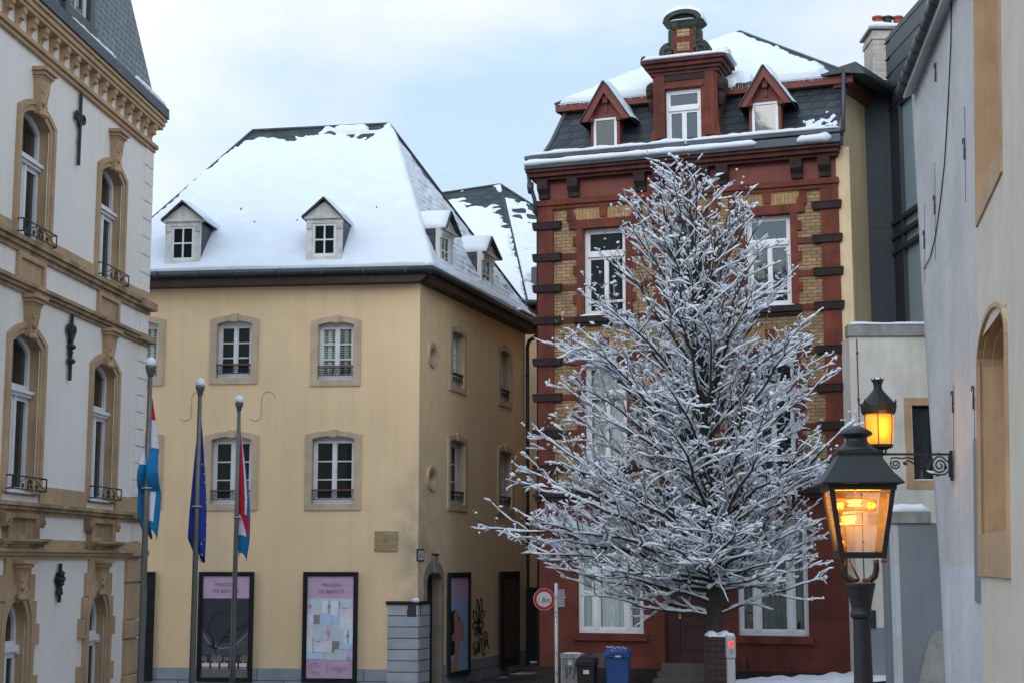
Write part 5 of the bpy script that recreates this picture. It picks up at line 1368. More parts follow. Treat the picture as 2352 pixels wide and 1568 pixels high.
mb.tube([(x0 + .02, .02, 12.52), (x0 + .02, .40, 14.06)], .045, 8); mb.blob((x0 + .02, .40, 14.09), (.06, .06, .05), 8, 5); mb.build('vent_pipe', 'zinc', rh, smooth=True)
# splayed side wall
mb = MB(RS)
mb.poly([(0.02, 0, 0), (2.35, 0, 0), (2.35, 0, 13.95), (.78, 0, 13.95), (0.02, 0, 12.3)])
mb.quad((2.35, 0, 0), (2.35, 3, 0), (2.35, 3, 13.9), (2.35, 0, 13.9))
mb.F = RF; mb.box(XB + .001, XB + .30, -.03, .25, 0, 12.15)
mb.build('side_wall', 'beige_render', rh)
mb = MB(RS); mb.hexa([(.62, -.12, 13.72), (2.45, -.12, 13.72), (2.45, .1, 13.72), (.62, .1, 13.72)], [(.55, -.16, 13.98), (2.5, -.16, 13.98), (2.5, .1, 13.98), (.55, .1, 13.98)]); mb.build('side_eaves_board', 'red_paint', rh)
mb = MB(RS); mb.box(.4, 2.6, -.22, .3, 13.985, 14.04); mb.build('side_verge', 'gutter_metal', rh)
# central stone gable
def gx(u, v): return RF.p(u, v, -.05)
cg0, cg1 = -4.02, -2.50
gw = (-3.73, -2.89, 12.36, 13.86)
mb = MB(RF)
mb.prism([(cg0 - .22, 12.40), (gw[0], 12.40), (gw[0], 13.86), (gw[1], 13.86), (gw[1], 12.40), (cg1 + .22, 12.40), (cg1 + .16, 12.55), (cg1 + .05, 12.75), (cg1, 13.0), (cg1, 14.22), (cg0, 14.22), (cg0, 13.0), (cg0 - .05, 12.75), (cg0 - .16, 12.55)], -.10, .75)
sg = mb.build('stone_gable', 'red_stone', rh)
mb = MB(RF)
for xx in (cg0 + .06, cg1 - .06 - .22): mb.box(xx, xx + .22, -.14, -.09, 12.7, 14.2)
mb.box(gw[0] - .06, gw[1] + .06, -.135, -.09, 13.88, 13.98)
mb.build('pilaster', 'red_stone', sg)
mb = MB(RF)
mb.box(gw[0] - .05, gw[1] + .1, -.125, -.09, 14.06, 14.26)
for xx, sx in ((cg0, -1), (cg1, 1)):
    mb.blob((xx + sx * .08, .1, 13.9), (.14, .22, .22), 8, 6, .4, 2); mb.blob((xx + sx * .05, .1, 13.62), (.11, .2, .2), 8, 6, .4, 5)
mb.build('carving', 'dark_stone', sg)
mb = MB(RF)
for p, z0, z1 in ((.05, 14.20, 14.28), (.10, 14.28, 14.36), (.17, 14.36, 14.46), (.24, 14.46, 14.55)): mb.box(cg0 - p, cg1 + p, -.10 - p, .85, z0, z1 - .002)
gc = mb.build('gable_cornice', 'sooty_red', sg, bevel=.01)
mb = MB(RF); mb.snow_roll((cg0 - .22, -.26, 14.55), (cg1 + .22, -.26, 14.55), .13, .09, 50, .5, 7); mb.snow_roll((cg1 + .25, -.26, 14.55), (cg1 + .25, .8, 14.55), .08, .08, 24, .5, 7); mb.snow_roll((cg0 - .22, .15, 14.55), (cg1 + .22, .15, 14.55), .2, .08, 40, .5, 17)
mb.blob((cg1 + .18, -.1, 14.63), (.16, .14, .10), 10, 6, .5, 3); mb.blob((cg0 - .12, -.1, 14.64), (.10, .10, .09), 10, 6, .5, 3)
mb.build('snow', 'snow', gc, smooth=True)
mb = MB(RF); mb.blob((cg0 - .20, -.12, 14.63), (.09, .09, .10), 8, 6); mb.blob((cg1 + .22, -.12, 14.63), (.09, .09, .10), 8, 6); mb.build('ball_finial', 'dark_stone', gc)
# the small arched crest with scrolls on top
hc = -3.27
mb = MB(RF)
mb.box(hc - .24, hc + .24, -.12, .30, 14.55, 15.32)
cr = mb.build('crest', 'red_stone', sg)
for z0, z1 in ((14.76, 14.97), (15.10, 15.29)):
    mb = MB(RF); mb.box(hc - .15, hc + .15, -.145, -.11, z0, z1); mb.build('brick_inset', 'ochre_brick', cr)
SA = [(math.cos(math.pi * i / 16), math.sin(math.pi * i / 16)) for i in range(17)]
mb = MB(RF)
for sx in (-1, 1):
    cx = hc + sx * .37
    mb.prism([(cx + .24 * math.cos(t), 14.77 + .25 * math.sin(t)) for t in [2 * math.pi * i / 18 for i in range(18)]], -.06, .25)
    mb.tube(spiral(cx, 14.77, .22, .05, math.pi / 2, sx * 1.4, -.08), .035, 6)
    mb.box(hc + sx * .33 - .05, hc + sx * .33 + .05, -.06, .26, 14.95, 15.30)
    x0, x1 = sorted((hc + sx * .24, hc + sx * .30)); mb.box(x0, x1, -.14, .30, 14.8, 15.32)
mb.box(hc - .27, hc + .27, -.16, .32, 15.30, 15.40)
mb.hexa([(hc - .30, -.18, 15.34), (hc + .30, -.18, 15.34), (hc + .30, .3, 15.34), (hc - .30, .3, 15.34)], [(hc - .46, -.24, 15.46), (hc + .46, -.24, 15.46), (hc + .46, .34, 15.46), (hc - .46, .34, 15.46)])
mb.prism([(hc - .42 * c, 15.465 + .20 * s_) for c, s_ in SA], -.10, .30)
mb.ring([(hc - .47 * c, 15.463 + .26 * s_) for c, s_ in SA], [(hc - .33 * c, 15.48 + .16 * s_) for c, s_ in SA], -.22, .32)
mb.build('scrollwork', 'mossy_stone', cr)
mb = MB(RF); N = 20; P = []
for i in range(N + 1):
    t = math.pi * i / N; e = min(1, .25 + 1.5 * math.sin(t)); th_ = (.075 + .02 * math.sin(i * 1.7)) * e
    for yv, k in ((-.23, -.02), (-.20, th_), (.05, th_ * 1.1), (.32, th_ * .9)):
        P.append((hc - (.47 + k * .7) * math.cos(t), yv, 15.463 + (.26 + k) * math.sin(t) + (.03 if 0 < i < N else 0)))
mb.add(P, [(i * 4 + j, i * 4 + j + 1, (i + 1) * 4 + j + 1, (i + 1) * 4 + j) for i in range(N) for j in range(3)])
mb.snow_roll((hc - .28, -.24, 15.47), (hc + .28, -.24, 15.47), .03, .025, 20, .4, 4)
mb.build('snow', 'snow', cr, smooth=True)
# gable window
mb = MB(RF); pn = MB(RF); a, b_, z0, z1 = gw; y = .0
tr = z0 + (z1 - z0) * .70; c = (a + b_) / 2
mb.ring([(a, z0), (a, z1), (b_, z1), (b_, z0)], [(a + .06, z0 + .06), (a + .06, z1 - .06), (b_ - .06, z1 - .06), (b_ - .06, z0 + .06)], y, y + .08)
mb.box(a + .06, b_ - .06, y - .02, y + .06, tr - .05, tr + .04)
glazed_leaf(mb, pn, a + .06, b_ - .06, tr + .04, z1 - .06, y + .015, 1, 1, .04); glazed_leaf(mb, pn, a + .06, c, z0 + .06, tr - .05, y + .015, 1, 1, .055); glazed_leaf(mb, pn, c, b_ - .06, z0 + .06, tr - .05, y + .015, 1, 1, .055)
wf = mb.build('window', 'white_paint', sg); pn.build('pane', 'pane', wf)
# timber dormers
for (pa, fl, frr, wl0, wr0, bz) in (((1385, 189), (1335, 280), (1446, 280), (1358, 360), (1424, 360), 276), ((1752, 152), (1700, 245), (1818, 243), (1722, 327), (1796, 327), 240)):
    y0 = -.06
    ax, az = RF.p(*pa, y0 - .2); fx0, fz = RF.p(*fl, y0 - .2); fx1, _ = RF.p(*frr, y0 - .2); x0, zb = RF.p(*wl0, y0); x1, _ = RF.p(*wr0, y0); _, zt = RF.p(wl0[0], bz, y0)
    ax = (fx0 + fx1) / 2 - .03
    mb = MB(RF)
    mb.box(x0, x0 + .07, y0, y0 + .9, zb - .1, zt + .05); mb.box(x1 - .07, x1, y0, y0 + .9, zb - .1, zt + .05)
    for x in (x0 - .03, x1 - .08): mb.box(x, x + .11, y0 - .05, y0 + .1, zt - .08, zt + .02)
    mb.box(x0 - .02, x1 + .02, y0 - .03, y0 + .12, zt + .02, zt + .10)
    mb.prism([(fx0 + .18, fz + .12), (fx1 - .18, fz + .12), (ax, az - .15)], y0 + .0, y0 + .10)
    mb.prism([(ax - .06, az - .48), (ax + .06, az - .48), (ax + .06, az - .25), (ax - .06, az - .25)], y0 - .12, y0); mb.box(ax - .035, ax + .035, y0 - .04, y0, zt + .12, az - .48)
    for fx, s_ in ((fx0, 1), (fx1, -1)):
        mb.prism([(fx, fz - .02), (fx + s_ * .16, fz - .02), (ax, az - .26), (ax, az)] if s_ > 0 else [(fx - .16, fz - .02), (fx, fz - .02), (ax, az), (ax, az - .26)], y0 - .22, y0 - .16)
        mb.prism([(fx + s_ * .16, fz + .0), (fx + s_ * .26, fz + .0), (fx + s_ * .26, fz + .30), (fx + s_ * .22, fz + .18)] if s_ > 0 else [(fx - .26, fz), (fx - .16, fz), (fx - .22, fz + .18), (fx - .26, fz + .30)], y0 - .16, y0)
    d = mb.build('dormer', 'red_paint', rh)
    mb = MB(RF)
    for fx, s_ in ((fx0, 1), (fx1, -1)):
        mb.hexa([(fx - s_ * .03, y0 - .26, fz - .04), (ax, y0 - .26, az), (ax, y0 + 1.7, az), (fx - s_ * .03, y0 + 1.7, fz - .04)], [(fx - s_ * .03, y0 - .26, fz + .0), (ax, y0 - .26, az + .035), (ax, y0 + 1.7, az + .035), (fx - s_ * .03, y0 + 1.7, fz + .0)])
    mb.build('dormer_roof', 'gutter_metal', d)
    mb = MB(RF)
    for fx, s_ in ((fx0, 1), (fx1, -1)):
        P = []; N = 16; K = 6
        for i in range(N + 1):
            for j in range(K + 1):
                u, t = i / N, j / K
                h = (.075 + .05 * nz3((u * 2 + fx, t * 2, 1), 2.3)) * min(1, t * 6) * (1.0 if s_ < 0 else .35)
                P.append((fx - s_ * .03 + (ax - fx) * u - s_ * h * .6, y0 - .25 + 1.9 * t, fz + .0 + (az + .03 - fz) * u + h * .5))
        mb.add(P, [(i * (K + 1) + j, i * (K + 1) + j + 1, (i + 1) * (K + 1) + j + 1, (i + 1) * (K + 1) + j) for i in range(N) for j in range(K)])
    mb.build('snow', 'snow', d, smooth=True)
    mb = MB(RF); pn = MB(RF)
    glazed_leaf(mb, pn, x0 + .07, x1 - .07, zb - .05, zt + .02, y0 - .01, 1, 1, .06)
    wf = mb.build('window', 'white_paint', d); pn.build('pane', 'pane', wf)

# ================================================================ house behind the alley
HF = fr(1245, 1287, 48.0, -9)
bh = thing('alley_house', 'hipped house with snowy roof rising behind the alley', 'house', HF)
mb = MB(HF); mb.add([(x, y, z) for z in (0, 10.75) for x, y in ((-7, 0), (-.5, 0), (4.3, 2.7), (4.2, 9), (-7, 9))], [(0, 4, 3, 2, 1), (5, 6, 7, 8, 9)] + [(i, (i + 1) % 5, (i + 1) % 5 + 5, i + 5) for i in range(5)]); mb.build('wall', 'beige_render', bh)
mb = MB(HF)
h0, h1, h2, h3 = (-7.3, -.35, 10.95), (-.42, -.35, 10.95), (4.8, 2.5, 10.95), (-7.3, 9, 10.95)
r0, r1 = (-5.0, 4.3, 15.52), (-2.02, 4.3, 15.86)
for f in ((h0, h1, r1, r0), (h1, h2, r1), (h2, h3, r0, r1), (h3, h0, r0), (h0, h3, h2, h1)): mb.poly(f)
rf2 = mb.build('roof', 'slate', bh)
def f2(s, t): return lerp3(lerp3(h0, h1, s), lerp3(r0, r1, s), t)
def m2(s, t, q):
    d1 = (1 - s) * (6.9 * (1 - t) + 3.0 * t); n1, n2 = nz3(q, 1.3), nz3(Vector((q.x, q.y, q.z * 2.5)), 3.5)
    return max(min((.90 - t) * 12 + n1 * 1.5 + n2 * .8, (d1 + .12 - max(0, t - .55) * 1.9) * 4 + n2 * 1.6), (1.2 - d1) * 0 - 1 if t < .9 else (nz3(q, 1.6) - .25) * 4)
snow_sheet(HF, f2, 170, 110, (0, -4.6, 4.65), m2, .10, parent=rf2)
def f3(s, t): return lerp3(lerp3(h1, h2, s), r1, t)
def m3(s, t, q):
    n1 = nz3(q, 1.2) + .8 * nz3(Vector((q.y * 2, q.x * 2, math.floor(q.z / .19) * 3.7)), 1.4)
    return min(.75 + n1 * .9 - max(0, t - .45) * 2.0 + (.8 if t < .4 else 0), (s * 10 * (1 - t) - .1) * 6)
n3 = (Vector(h2) - Vector(h1)).cross(Vector(r1) - Vector(h1)); snow_sheet(HF, f3, 150, 90, n3 if n3.z > 0 else -n3, m3, .05, parent=rf2, rows=1.0)
mb = MB(HF); mb.tube([r0, r1], .05, 5); mb.tube([r1, h1], .04, 5); mb.tube([r1, h2], .05, 5); mb.build('ridge_flashing', 'gutter_metal', rf2)
mb = MB(HF); mb.tube([(-7.3, -.42, 10.92), (-.38, -.42, 10.92), (4.8, 2.4, 10.92)], .09, 10); mb.box(-7, -.45, -.33, 0, 10.80, 10.90); mb.build('gutter', 'gutter_metal', bh)
mb = MB(HF); mb.box(-7, -.4, -.25, 0.0, 10.55, 10.80); mb.hexa([(-.5, -.25, 10.55), (4.4, 2.4, 10.55), (4.3, 2.7, 10.55), (-.5, 0, 10.55)], [(-.5, -.25, 10.8), (4.4, 2.4, 10.8), (4.3, 2.7, 10.8), (-.5, 0, 10.8)]); mb.build('eaves_board', 'red_stone', bh)
q = HF.p(1192, 655, .6)
mb = MB(HF); mb.lathe([(.22, -.6), (.22, .1), (.20, .12)], (q[0], .55, q[1]), 12); mb.lathe([(.13, -.6), (.13, .12), (.12, .14)], (q[0] - .36, .5, q[1] - .02), 10); mb.box(q[0] - .1, q[0] + .75, .5, 1.1, q[1] - .4, q[1] + .05)
mb.build('roof_vent', 'gutter_metal', bh)
mb = MB(HF); mb.blob((q[0] + .1, .7, q[1] + .12), (.55, .35, .09), 12, 6, .4, 3); mb.build('snow', 'snow', bh, smooth=True)
q = HF.p(1232, 640, .5)
mb = MB(HF); mb.box(q[0] - .15, q[0] + 1.2, .4, 2.5, q[1] - .5, q[1] + .35); ds_ = mb.build('shed_dormer', 'zinc', bh)
mb = MB(HF); mb.blob((q[0] + .5, 1.3, q[1] + .38), (.75, 1.1, .28), 14, 8, .3, 2); mb.build('snow', 'snow', ds_, smooth=True)
mb = MB(HF); q = HF.p(1225, 1480, 0); mb.box(q[0] - .4, q[0] + .5, -.03, .05, 0, 2.2); mb.build('dark_opening', 'black_frame', bh)  # black slab stands in for the dark opening at the alley's foot

# ================================================================ dark metal tower, chimney
TF = fr(1990, 1287, 36.0, 0)
tw = thing('metal_tower', 'dark blue grey metal clad tower with narrow teal glazing between the houses', 'building', TF)
tx0, tx1 = -.25, TF.p(2058, 600)[0]
mb = MB(TF); mb.box(tx0, tx1, 0, 8, 0, 14.30); mb.build('wall', 'tower_metal', tw)
mb = MB(TF)
for x in (tx0 + .32,): mb.box(x, x + .02, -.012, 0, 0, 14.28)
for z in (10.75, 6.0): mb.box(tx0, tx1, -.010, 0, z, z + .02)
mb.box(tx0, tx1 + .02, -.04, .2, 14.30, 14.36)
mb.build('seam', 'gutter_metal', tw)
mb = MB(TF); mb.snow_roll((tx0 + .35, .02, 14.36), (tx1, .02, 14.36), .05, .04, 20, .4, 2); mb.build('snow', 'snow', tw, smooth=True)
SF = Frame(TF.w((tx1, 0, 0)).x, TF.w((tx1, 0, 0)).y, -87)       # glazed flank running towards the square
zt0, zt1 = SF.p(2050, 80)[1], 15.5
mb = MB(SF); mb.box(-.30, 6, .10, 6, 0, 15.35); mb.build('flank_wall', 'tower_metal', tw)
mb = MB(SF); mb.box(-.10, .80, -.04, .099, 0, 15.42); mb.box(.30, 6, -.06, .099, 13.5, 15.42)
for k in range(5): mb.box(-.10, 6, -.075, .099, 13.6 + k * .42, 13.62 + k * .42)
for z in (10.1, 10.45, 10.8): mb.box(-.1, 6, -.09, .10, z, z + .10)
for z in (6.55, 6.9, 7.25, 7.6): mb.box(-.1, 6, -.09, .10, z, z + .10)
mb.box(.74, .84, -.08, .10, 0, 13.5)
mb.build('facade_frame', 'tower_metal', tw)
mb = MB(SF); mb.box(.29, 5.9, .02, .09, 0, 13.5); mb.build('pane', 'teal_pane', tw)
KF = fr(2033, 1287, 39.5, 0)
ck = thing('brick_chimney', 'pale brick chimney stack with clay pots and snow beside the dark tower', 'chimney', KF)
kx0, kz = KF.p(2003, 70); kx1 = kx0 + 1.1
mb = MB(KF); mb.box(kx0, kx1, 0, 1.0, 0, kz); mb.box(kx0 - .03, kx1 + .03, -.03, 1.03, kz - .25, kz - .12); mb.build('stack', 'chimney_brick', ck)
mb = MB(KF); mb.box(kx0 - .09, kx1 + .1, -.09, 1.1, kz + .02, kz + .08); mb.build('capping', 'chimney_brick', ck)
mb = MB(KF); mb.snow_roll((kx0 - .10, -.04, kz + .09), (kx1 + .1, -.04, kz + .09), .11, .11, 30, .6, 2, .5); mb.build('snow', 'snow', ck, smooth=True)
for x, mt in ((.30, 'chimney_pot'), (.56, 'iron'), (.84, 'chimney_pot')):
    mb = MB(KF); mb.lathe([(.13, 0), (.12, .30), (.15, .31), (.15, .36)], (kx0 + x - .05, .4, kz + .14), 12); mb.build('chimney_pot', mt, ck)

# ================================================================ rough white garden wall building with a window
SW = Frame(7.24, 33, -1.5)
st_ = thing('low_building', 'low rough rendered building with snowy flat parapet and one dark window', 'building', SW)
sx0 = SW.p(1954, 900)[0]; wx0, wz1 = SW.p(2092, 930); _, wz0 = SW.p(2092, 1102)
mb = MB(SW); mb.wall(sx0, 4, 0, 7.75, [(wx0 + .02, wx0 + .82, wz0, wz1)]); mb.quad((sx0, 3, 0), (sx0, 0, 0), (sx0, 0, 7.75), (sx0, 3, 7.75)); mb.quad((sx0, 0, 7.75), (4, 0, 7.75), (4, 3, 7.75), (sx0, 3, 7.75))
mb.build('wall', 'rough_render', st_)
mb = MB(SW); mb.box(sx0 - .03, 4, -.06, .3, 7.752, 8.0); cp = mb.build('coping', 'concrete', st_)
mb = MB(SW); mb.snow_roll((sx0, .08, 8.0), (4, .08, 8.0), .16, .07, 60, .4, 2); mb.build('snow', 'snow', cp, smooth=True)
mb = MB(SW); a, b_ = wx0, wx0 + .85
mb.ring([(a - .15, wz0 - .18), (a - .15, wz1 + .16), (b_ + .15, wz1 + .16), (b_ + .15, wz0 - .18)], [(a, wz0), (a, wz1), (b_, wz1), (b_, wz0)], -.02, .02, .22)
wd = mb.build('window_surround', 'ochre_stone', st_)
mb = MB(SW); pn = MB(SW); glazed_leaf(mb, pn, a, b_, wz0, wz1, .18, 1, 2, .05); wf = mb.build('window', 'black_frame', wd); pn.build('pane', 'pane', wf)
mb = MB(SW); mb.snow_roll((a, .08, wz0), (b_, .08, wz0), .07, .03, 16, .4, 1); mb.build('snow', 'snow', wd, smooth=True)
mb = MB(SW); x = SW.p(1971, 900)[0]; mb.tube([(x, -.02, 7.7), (x, -.02, 2)], .012, 5)
for z in (7.4, 6.4, 5.4, 4.4, 3.4): mb.blob((x, -.03, z), (.03, .03, .03), 6, 4)
mb.build('lightning_wire', 'gutter_metal', st_)
mb = MB(SW); x, z = SW.p(2000, 1420); mb.box(x - .05, x + .09, -.10, 0, z - .18, z + .18); mb.build('meter_box', 'iron', st_)
mb = MB(SW); x0, z1 = SW.p(1990, 1440); mb.box(x0 - .1, 2.6, -.05, 0, 0, z1); mb.build('dado', 'pillar_paint', st_)

# ================================================================ painted gate pillar beside the white wall
q = at_depth(2066, 1287, 24); q2 = at_depth(2134, 1287, 24); zc = at_depth(2100, 1200, 24).z
PF = Frame(q.x, q.y, 0)
gp = thing('gate_pillar', 'grey painted gate pillar with a snow capped coping against the white wall', 'pillar', PF)
pw = q2.x - q.x + .25
mb = MB(PF); mb.hexa([(0, 0, 0), (pw, 0, 0), (pw, 1.6, 0), (.11, 1.6, 0)], [(0, 0, zc), (pw, 0, zc), (pw, 1.6, zc), (.11, 1.6, zc)])
mb.quad((0, 0, 0), (-.055, .35, 0), (-.055, .35, zc), (0, 0, zc)) if False else None
mb.build('shaft', 'pillar_paint', gp)
mb = MB(PF); mb.box(-.07, pw, .02, .30, 0, zc - .003); mb.build('gate_rebate', 'two_tone_render', gp)
mb = MB(PF); mb.box(-.10, pw - .21, -.05, 1.6, zc, zc + .17); cp = mb.build('coping', 'concrete', gp)
mb = MB(PF)
mb.snow_roll((-.10, .06, zc + .17), (pw - .2, .06, zc + .17), .12, .12, 24, .25, 1); mb.snow_roll((-.08, .35, zc + .17), (pw - .2, .35, zc + .17), .3, .13, 24, .2, 3); mb.build('snow', 'snow', cp, smooth=True)
mb = MB(PF)
N = 14; P = []
for i in range(N + 1):
    t = i / N; xx = .08 + (pw + .3 - .08) * t; top = .9 + 1.05 * smooth((xx - .08) / .42)
    for j in range(6):
        u = j / 5; P.append((xx, -.02 - .85 * (1 - u) ** 1.2 * (.45 + .55 * t) - .02 * nz3((t * 3, u * 3, 2), 2), top * u ** .8))
mb.add(P, [(i * 6 + j, (i + 1) * 6 + j, (i + 1) * 6 + j + 1, i * 6 + j + 1) for i in range(N) for j in range(5)])
tag(mb.build('wheel_guard', 'concrete', smooth=True), 'sloping cement buttress at the foot of the grey gate pillar', 'buttress')

# ================================================================ long white wall on the right
ww = thing('white_wall_house', 'tall plain bluish white rendered house with iron hooks and a leaning dark gutter', 'house', WF)
fa, fz = WF.p(2078, 215); fb, _ = WF.p(2105, 740); fc, _ = WF.p(2140, 1290); na, _ = WF.p(2260, 400); nb, _ = WF.p(2260, 1280)
sl0 = (fc - fa) / (2.98 - fz)
f_at = lambda z: fc + sl0 * (z - 2.98)
sl1 = (na - nb) / (6.86 - 3.03); n_at = lambda z: nb
g0z_ = WF.p(2072, 208, -.17)[1]
mb = MB(WF)
Nz = 26; cols = 12; P = []
def wall_y(x, z):               # the far end of the wall is rounded
    d = x - f_at(z)
    return .0 + .55 * max(0, 1 - d / .55) ** 2
for j in range(Nz + 1):
    z = (g0z_ + .10) * j / Nz
    for i in range(cols + 1):
        t = i / cols; t = t * t if i < cols else 1
        x = f_at(z) + (n_at(z) + .04 - f_at(z)) * t; P.append((x, wall_y(x, z), z))
mb.add(P, [(j * (cols + 1) + i, j * (cols + 1) + i + 1, (j + 1) * (cols + 1) + i + 1, (j + 1) * (cols + 1) + i) for j in range(Nz) for i in range(cols)])
mb.quad((f_at(0), .55, 0), (f_at(0), 6, 0), (f_at(g0z_), 6, g0z_ + .10), (f_at(g0z_), .55, g0z_ + .10))
mb.build('wall', 'two_tone_render', ww, smooth=True)
# gutter rising towards the camera
g0x, g0z = WF.p(2072, 208, -.17); g1x, g1z = WF.p(2163, -30, -.17)
mb = MB(WF)
pts = [(g0x + (g1x - g0x) * t, -.17, g0z + (g1z - g0z) * t) for t in (0, .25, .5, .75, 1.0, 1.8)]
mb.tube(pts, .085, 10)
for k in range(9): t = k * .11; mb.tube([(g0x + (g1x - g0x) * t, -.17, g0z + (g1z - g0z) * t), (g0x + (g1x - g0x) * (t + .012), -.17, g0z + (g1z - g0z) * (t + .012))], .095, 10)
gt = mb.build('gutter', 'gutter_metal', ww, smooth=True)
mb = MB(WF); P0_, P1_ = Vector(pts[0]), Vector(pts[-1])
o_ = Vector((0, 0, .08)); mb.snow_roll(P0_ + Vector((0, -.03, .05)), P0_ + (P1_ - P0_) * .7 + Vector((0, -.03, .05)), .05, .05, 60, .8, 4); mb.build('snow', 'snow', gt, smooth=True)
mb = MB(WF)
P0_, P1_ = Vector(pts[0]), Vector(pts[-1])
mb.hexa([P0_ + Vector((0, .02, -.13)), P0_ + Vector((0, .9, .30)), P1_ + Vector((0, .9, .30)), P1_ + Vector((0, .02, -.13))], [P0_ + Vector((0, -.03, .06)), P0_ + Vector((0, 1.6, 1.6)), P1_ + Vector((0, 1.6, 1.6)), P1_ + Vector((0, -.03, .06))])
mb.build('eaves', 'two_tone_render', ww)
mb = MB(WF)
cv = [(WF.p(u, v, 0)[0], -.015, WF.p(u, v, 0)[1]) for u, v in ((2188, -10), (2187, 100), (2180, 250), (2172, 380), (2163, 460), (2152, 540), (2140, 590), (2125, 618))]
mb.tube(cv, .008, 4); mb.build('cable', 'iron', ww)
for u, v, L0, L1 in ((2219, 335, .25, .35), (2150, 465, .30, .42), (2126, 545, .25, .33), (2152, 160, .0, .0), (2240, 905, .0, .30), (2192, 915, .05, .45)):
    x, z = WF.p(u, v)
    mb = MB(WF)
    mb.tube([(x, -.02, z - .16), (x, -.02, z)] + [(x - .06 + .06 * math.cos(t), -.02, z + .04 + .06 * math.sin(t)) for t in [0 + i * .5 for i in range(7)]], [.013, .011] + [.007] * 7, 5)
    mb.tube([(x, -.012, z - .16 - L1 * 1.4), (x, -.012, z + .1 + L0 * 1.4)], .003, 4); mb.tube([(x, 0, z - .05), (x, -.02, z - .05)], .008, 5)
    mb.build('wall_hook', 'iron', ww)
mb = MB(WF); x0, z0 = WF.p(2243, 1380); x1, z1 = WF.p(2245, 1005)
mb.box(x0, x0 + .5, -.02, .03, z0, z1); mb.build('recess_strip', 'pillar_paint', ww)  # flat grey strip put in for a dark recessed slot

# ================================================================ cream wall with sandstone window frames, far right
q = WF.w((nb, 0, 0))
CF = Frame(q.x + .06, q.y, -101.2, 0.030)
cw = thing('cream_house', 'cream rendered facade with two deep ochre sandstone window recesses near the lamps', 'house', CF)
mb = MB(CF)
zb_u = CF.p(2290, 425)[1]; xr_u = CF.p(2301, 200)[0]; zt_l = CF.p(2280, 705)[1]; zb_l = CF.p(2300, 1325)[1]; xr_l = CF.p(2318, 1000)[0]; xr_l2 = CF.p(2310, 800)[0]
cl_ = lambda z: sl1 * .0
mb.wall(-.0, 9, 0, 14, [(.10, xr_u - .06, zb_u + .25, 13), (.10, xr_l - .07, zb_l + .2, zt_l - .15)])
mb.quad((0, 0, 0), (0, 5, 0), (0, 5, 14), (0, 0, 14))
mb.build('wall', 'cream_render', cw)
mb = MB(CF)
def deep(outer, k0, k1, dep):
    pass
o_ = [(.0, zb_u), (.0, 13.1), (xr_u, 13.1), (xr_u, zb_u)]
i1 = [(.14, zb_u + .30), (.14, 13.0), (xr_u - .13, 13.0), (xr_u - .13, zb_u + .30)]
i2 = [(.22, zb_u + .42), (.22, 12.9), (xr_u - .22, 12.9), (xr_u - .22, zb_u + .42)]
mb.ring(o_, i1, -.02, .02, .10); mb.ring(i1, i2, .08, .12, .55)
wd = mb.build('window_surround', 'ochre_stone', cw); mb = MB(CF); mb.quad((.2, .5, zb_u + .3), (xr_u - .2, .5, zb_u + .3), (xr_u - .2, .5, 13), (.2, .5, 13)); mb.build('window_panel', 'ochre_stone', wd)
mb = MB(CF); mid = xr_l / 2
zs_ = zt_l - .42
A = lambda k, dz=0: [(k, zb_l + k * 1.2)] + [(mid - (mid - k) * math.cos(math.pi * i / 14), zs_ + (.44 - k * .7) * math.sin(math.pi * i / 14)) for i in range(15)] + [(xr_l - k, zb_l + k * 1.2)]
mb.ring(A(0), A(.07), -.03, .02, .06); mb.ring(A(.07), A(.14), .03, .06, .14); mb.ring(A(.14), A(.21), .12, .14, .24); mb.ring(A(.21), A(.27), .22, .25, .5)
wd = mb.build('window_surround', 'ochre_stone', cw); mb = MB(CF); mb.poly([(x, .45, z) for x, z in A(.2)]); mb.build('window_panel', 'ochre_stone', wd)
mb = MB(CF); mb.box(.10, xr_l - .10, -.02, .40, zb_l + .0, zb_l + .42); mb.build('sill', 'ochre_stone', wd)

# ================================================================ flagpoles and flags
def flagpole(label, u, v, depth, r, sy):
    q = at_depth(u, v, depth)
    F = Frame(q.x, q.y, 0)
    t = thing('flagpole', label, 'flagpole', F, group='flagpoles in a row')
    top = q.z - .06
    mb = MB(F); mb.tube([(0, 0, 0), (0, 0, 1.2), (0, 0, top * .6), (0, 0, top)], [r * 1.25, r * 1.2, r * 1.0, r * .78], 16); mb.build('pole', 'pole_metal', t, smooth=True)
    mb = MB(F); mb.lathe([(r * .8, -.16), (r * 1.1, -.13), (r * 1.15, -.10), (r * 1.4, -.08), (.078, -.03), (.082, 0), (.07, .02)], (0, 0, top + .04), 16); mb.build('finial', 'pole_metal', t, smooth=True)
    mb = MB(F); mb.blob((0, 0, top + .095), (.080, .080, .086), 18, 12, .10, sy); mb.build('snow', 'snow', t, smooth=True)
    mb = MB(F); zc_ = at_depth(u, sy, depth).z
    mb.lathe([(r * 1.2 + .02, -.012), (r * 1.2 + .03, 0), (r * 1.2 + .02, .012)], (0, 0, zc_), 14); mb.build('ring', 'bollard_grey', t)
    return F, top
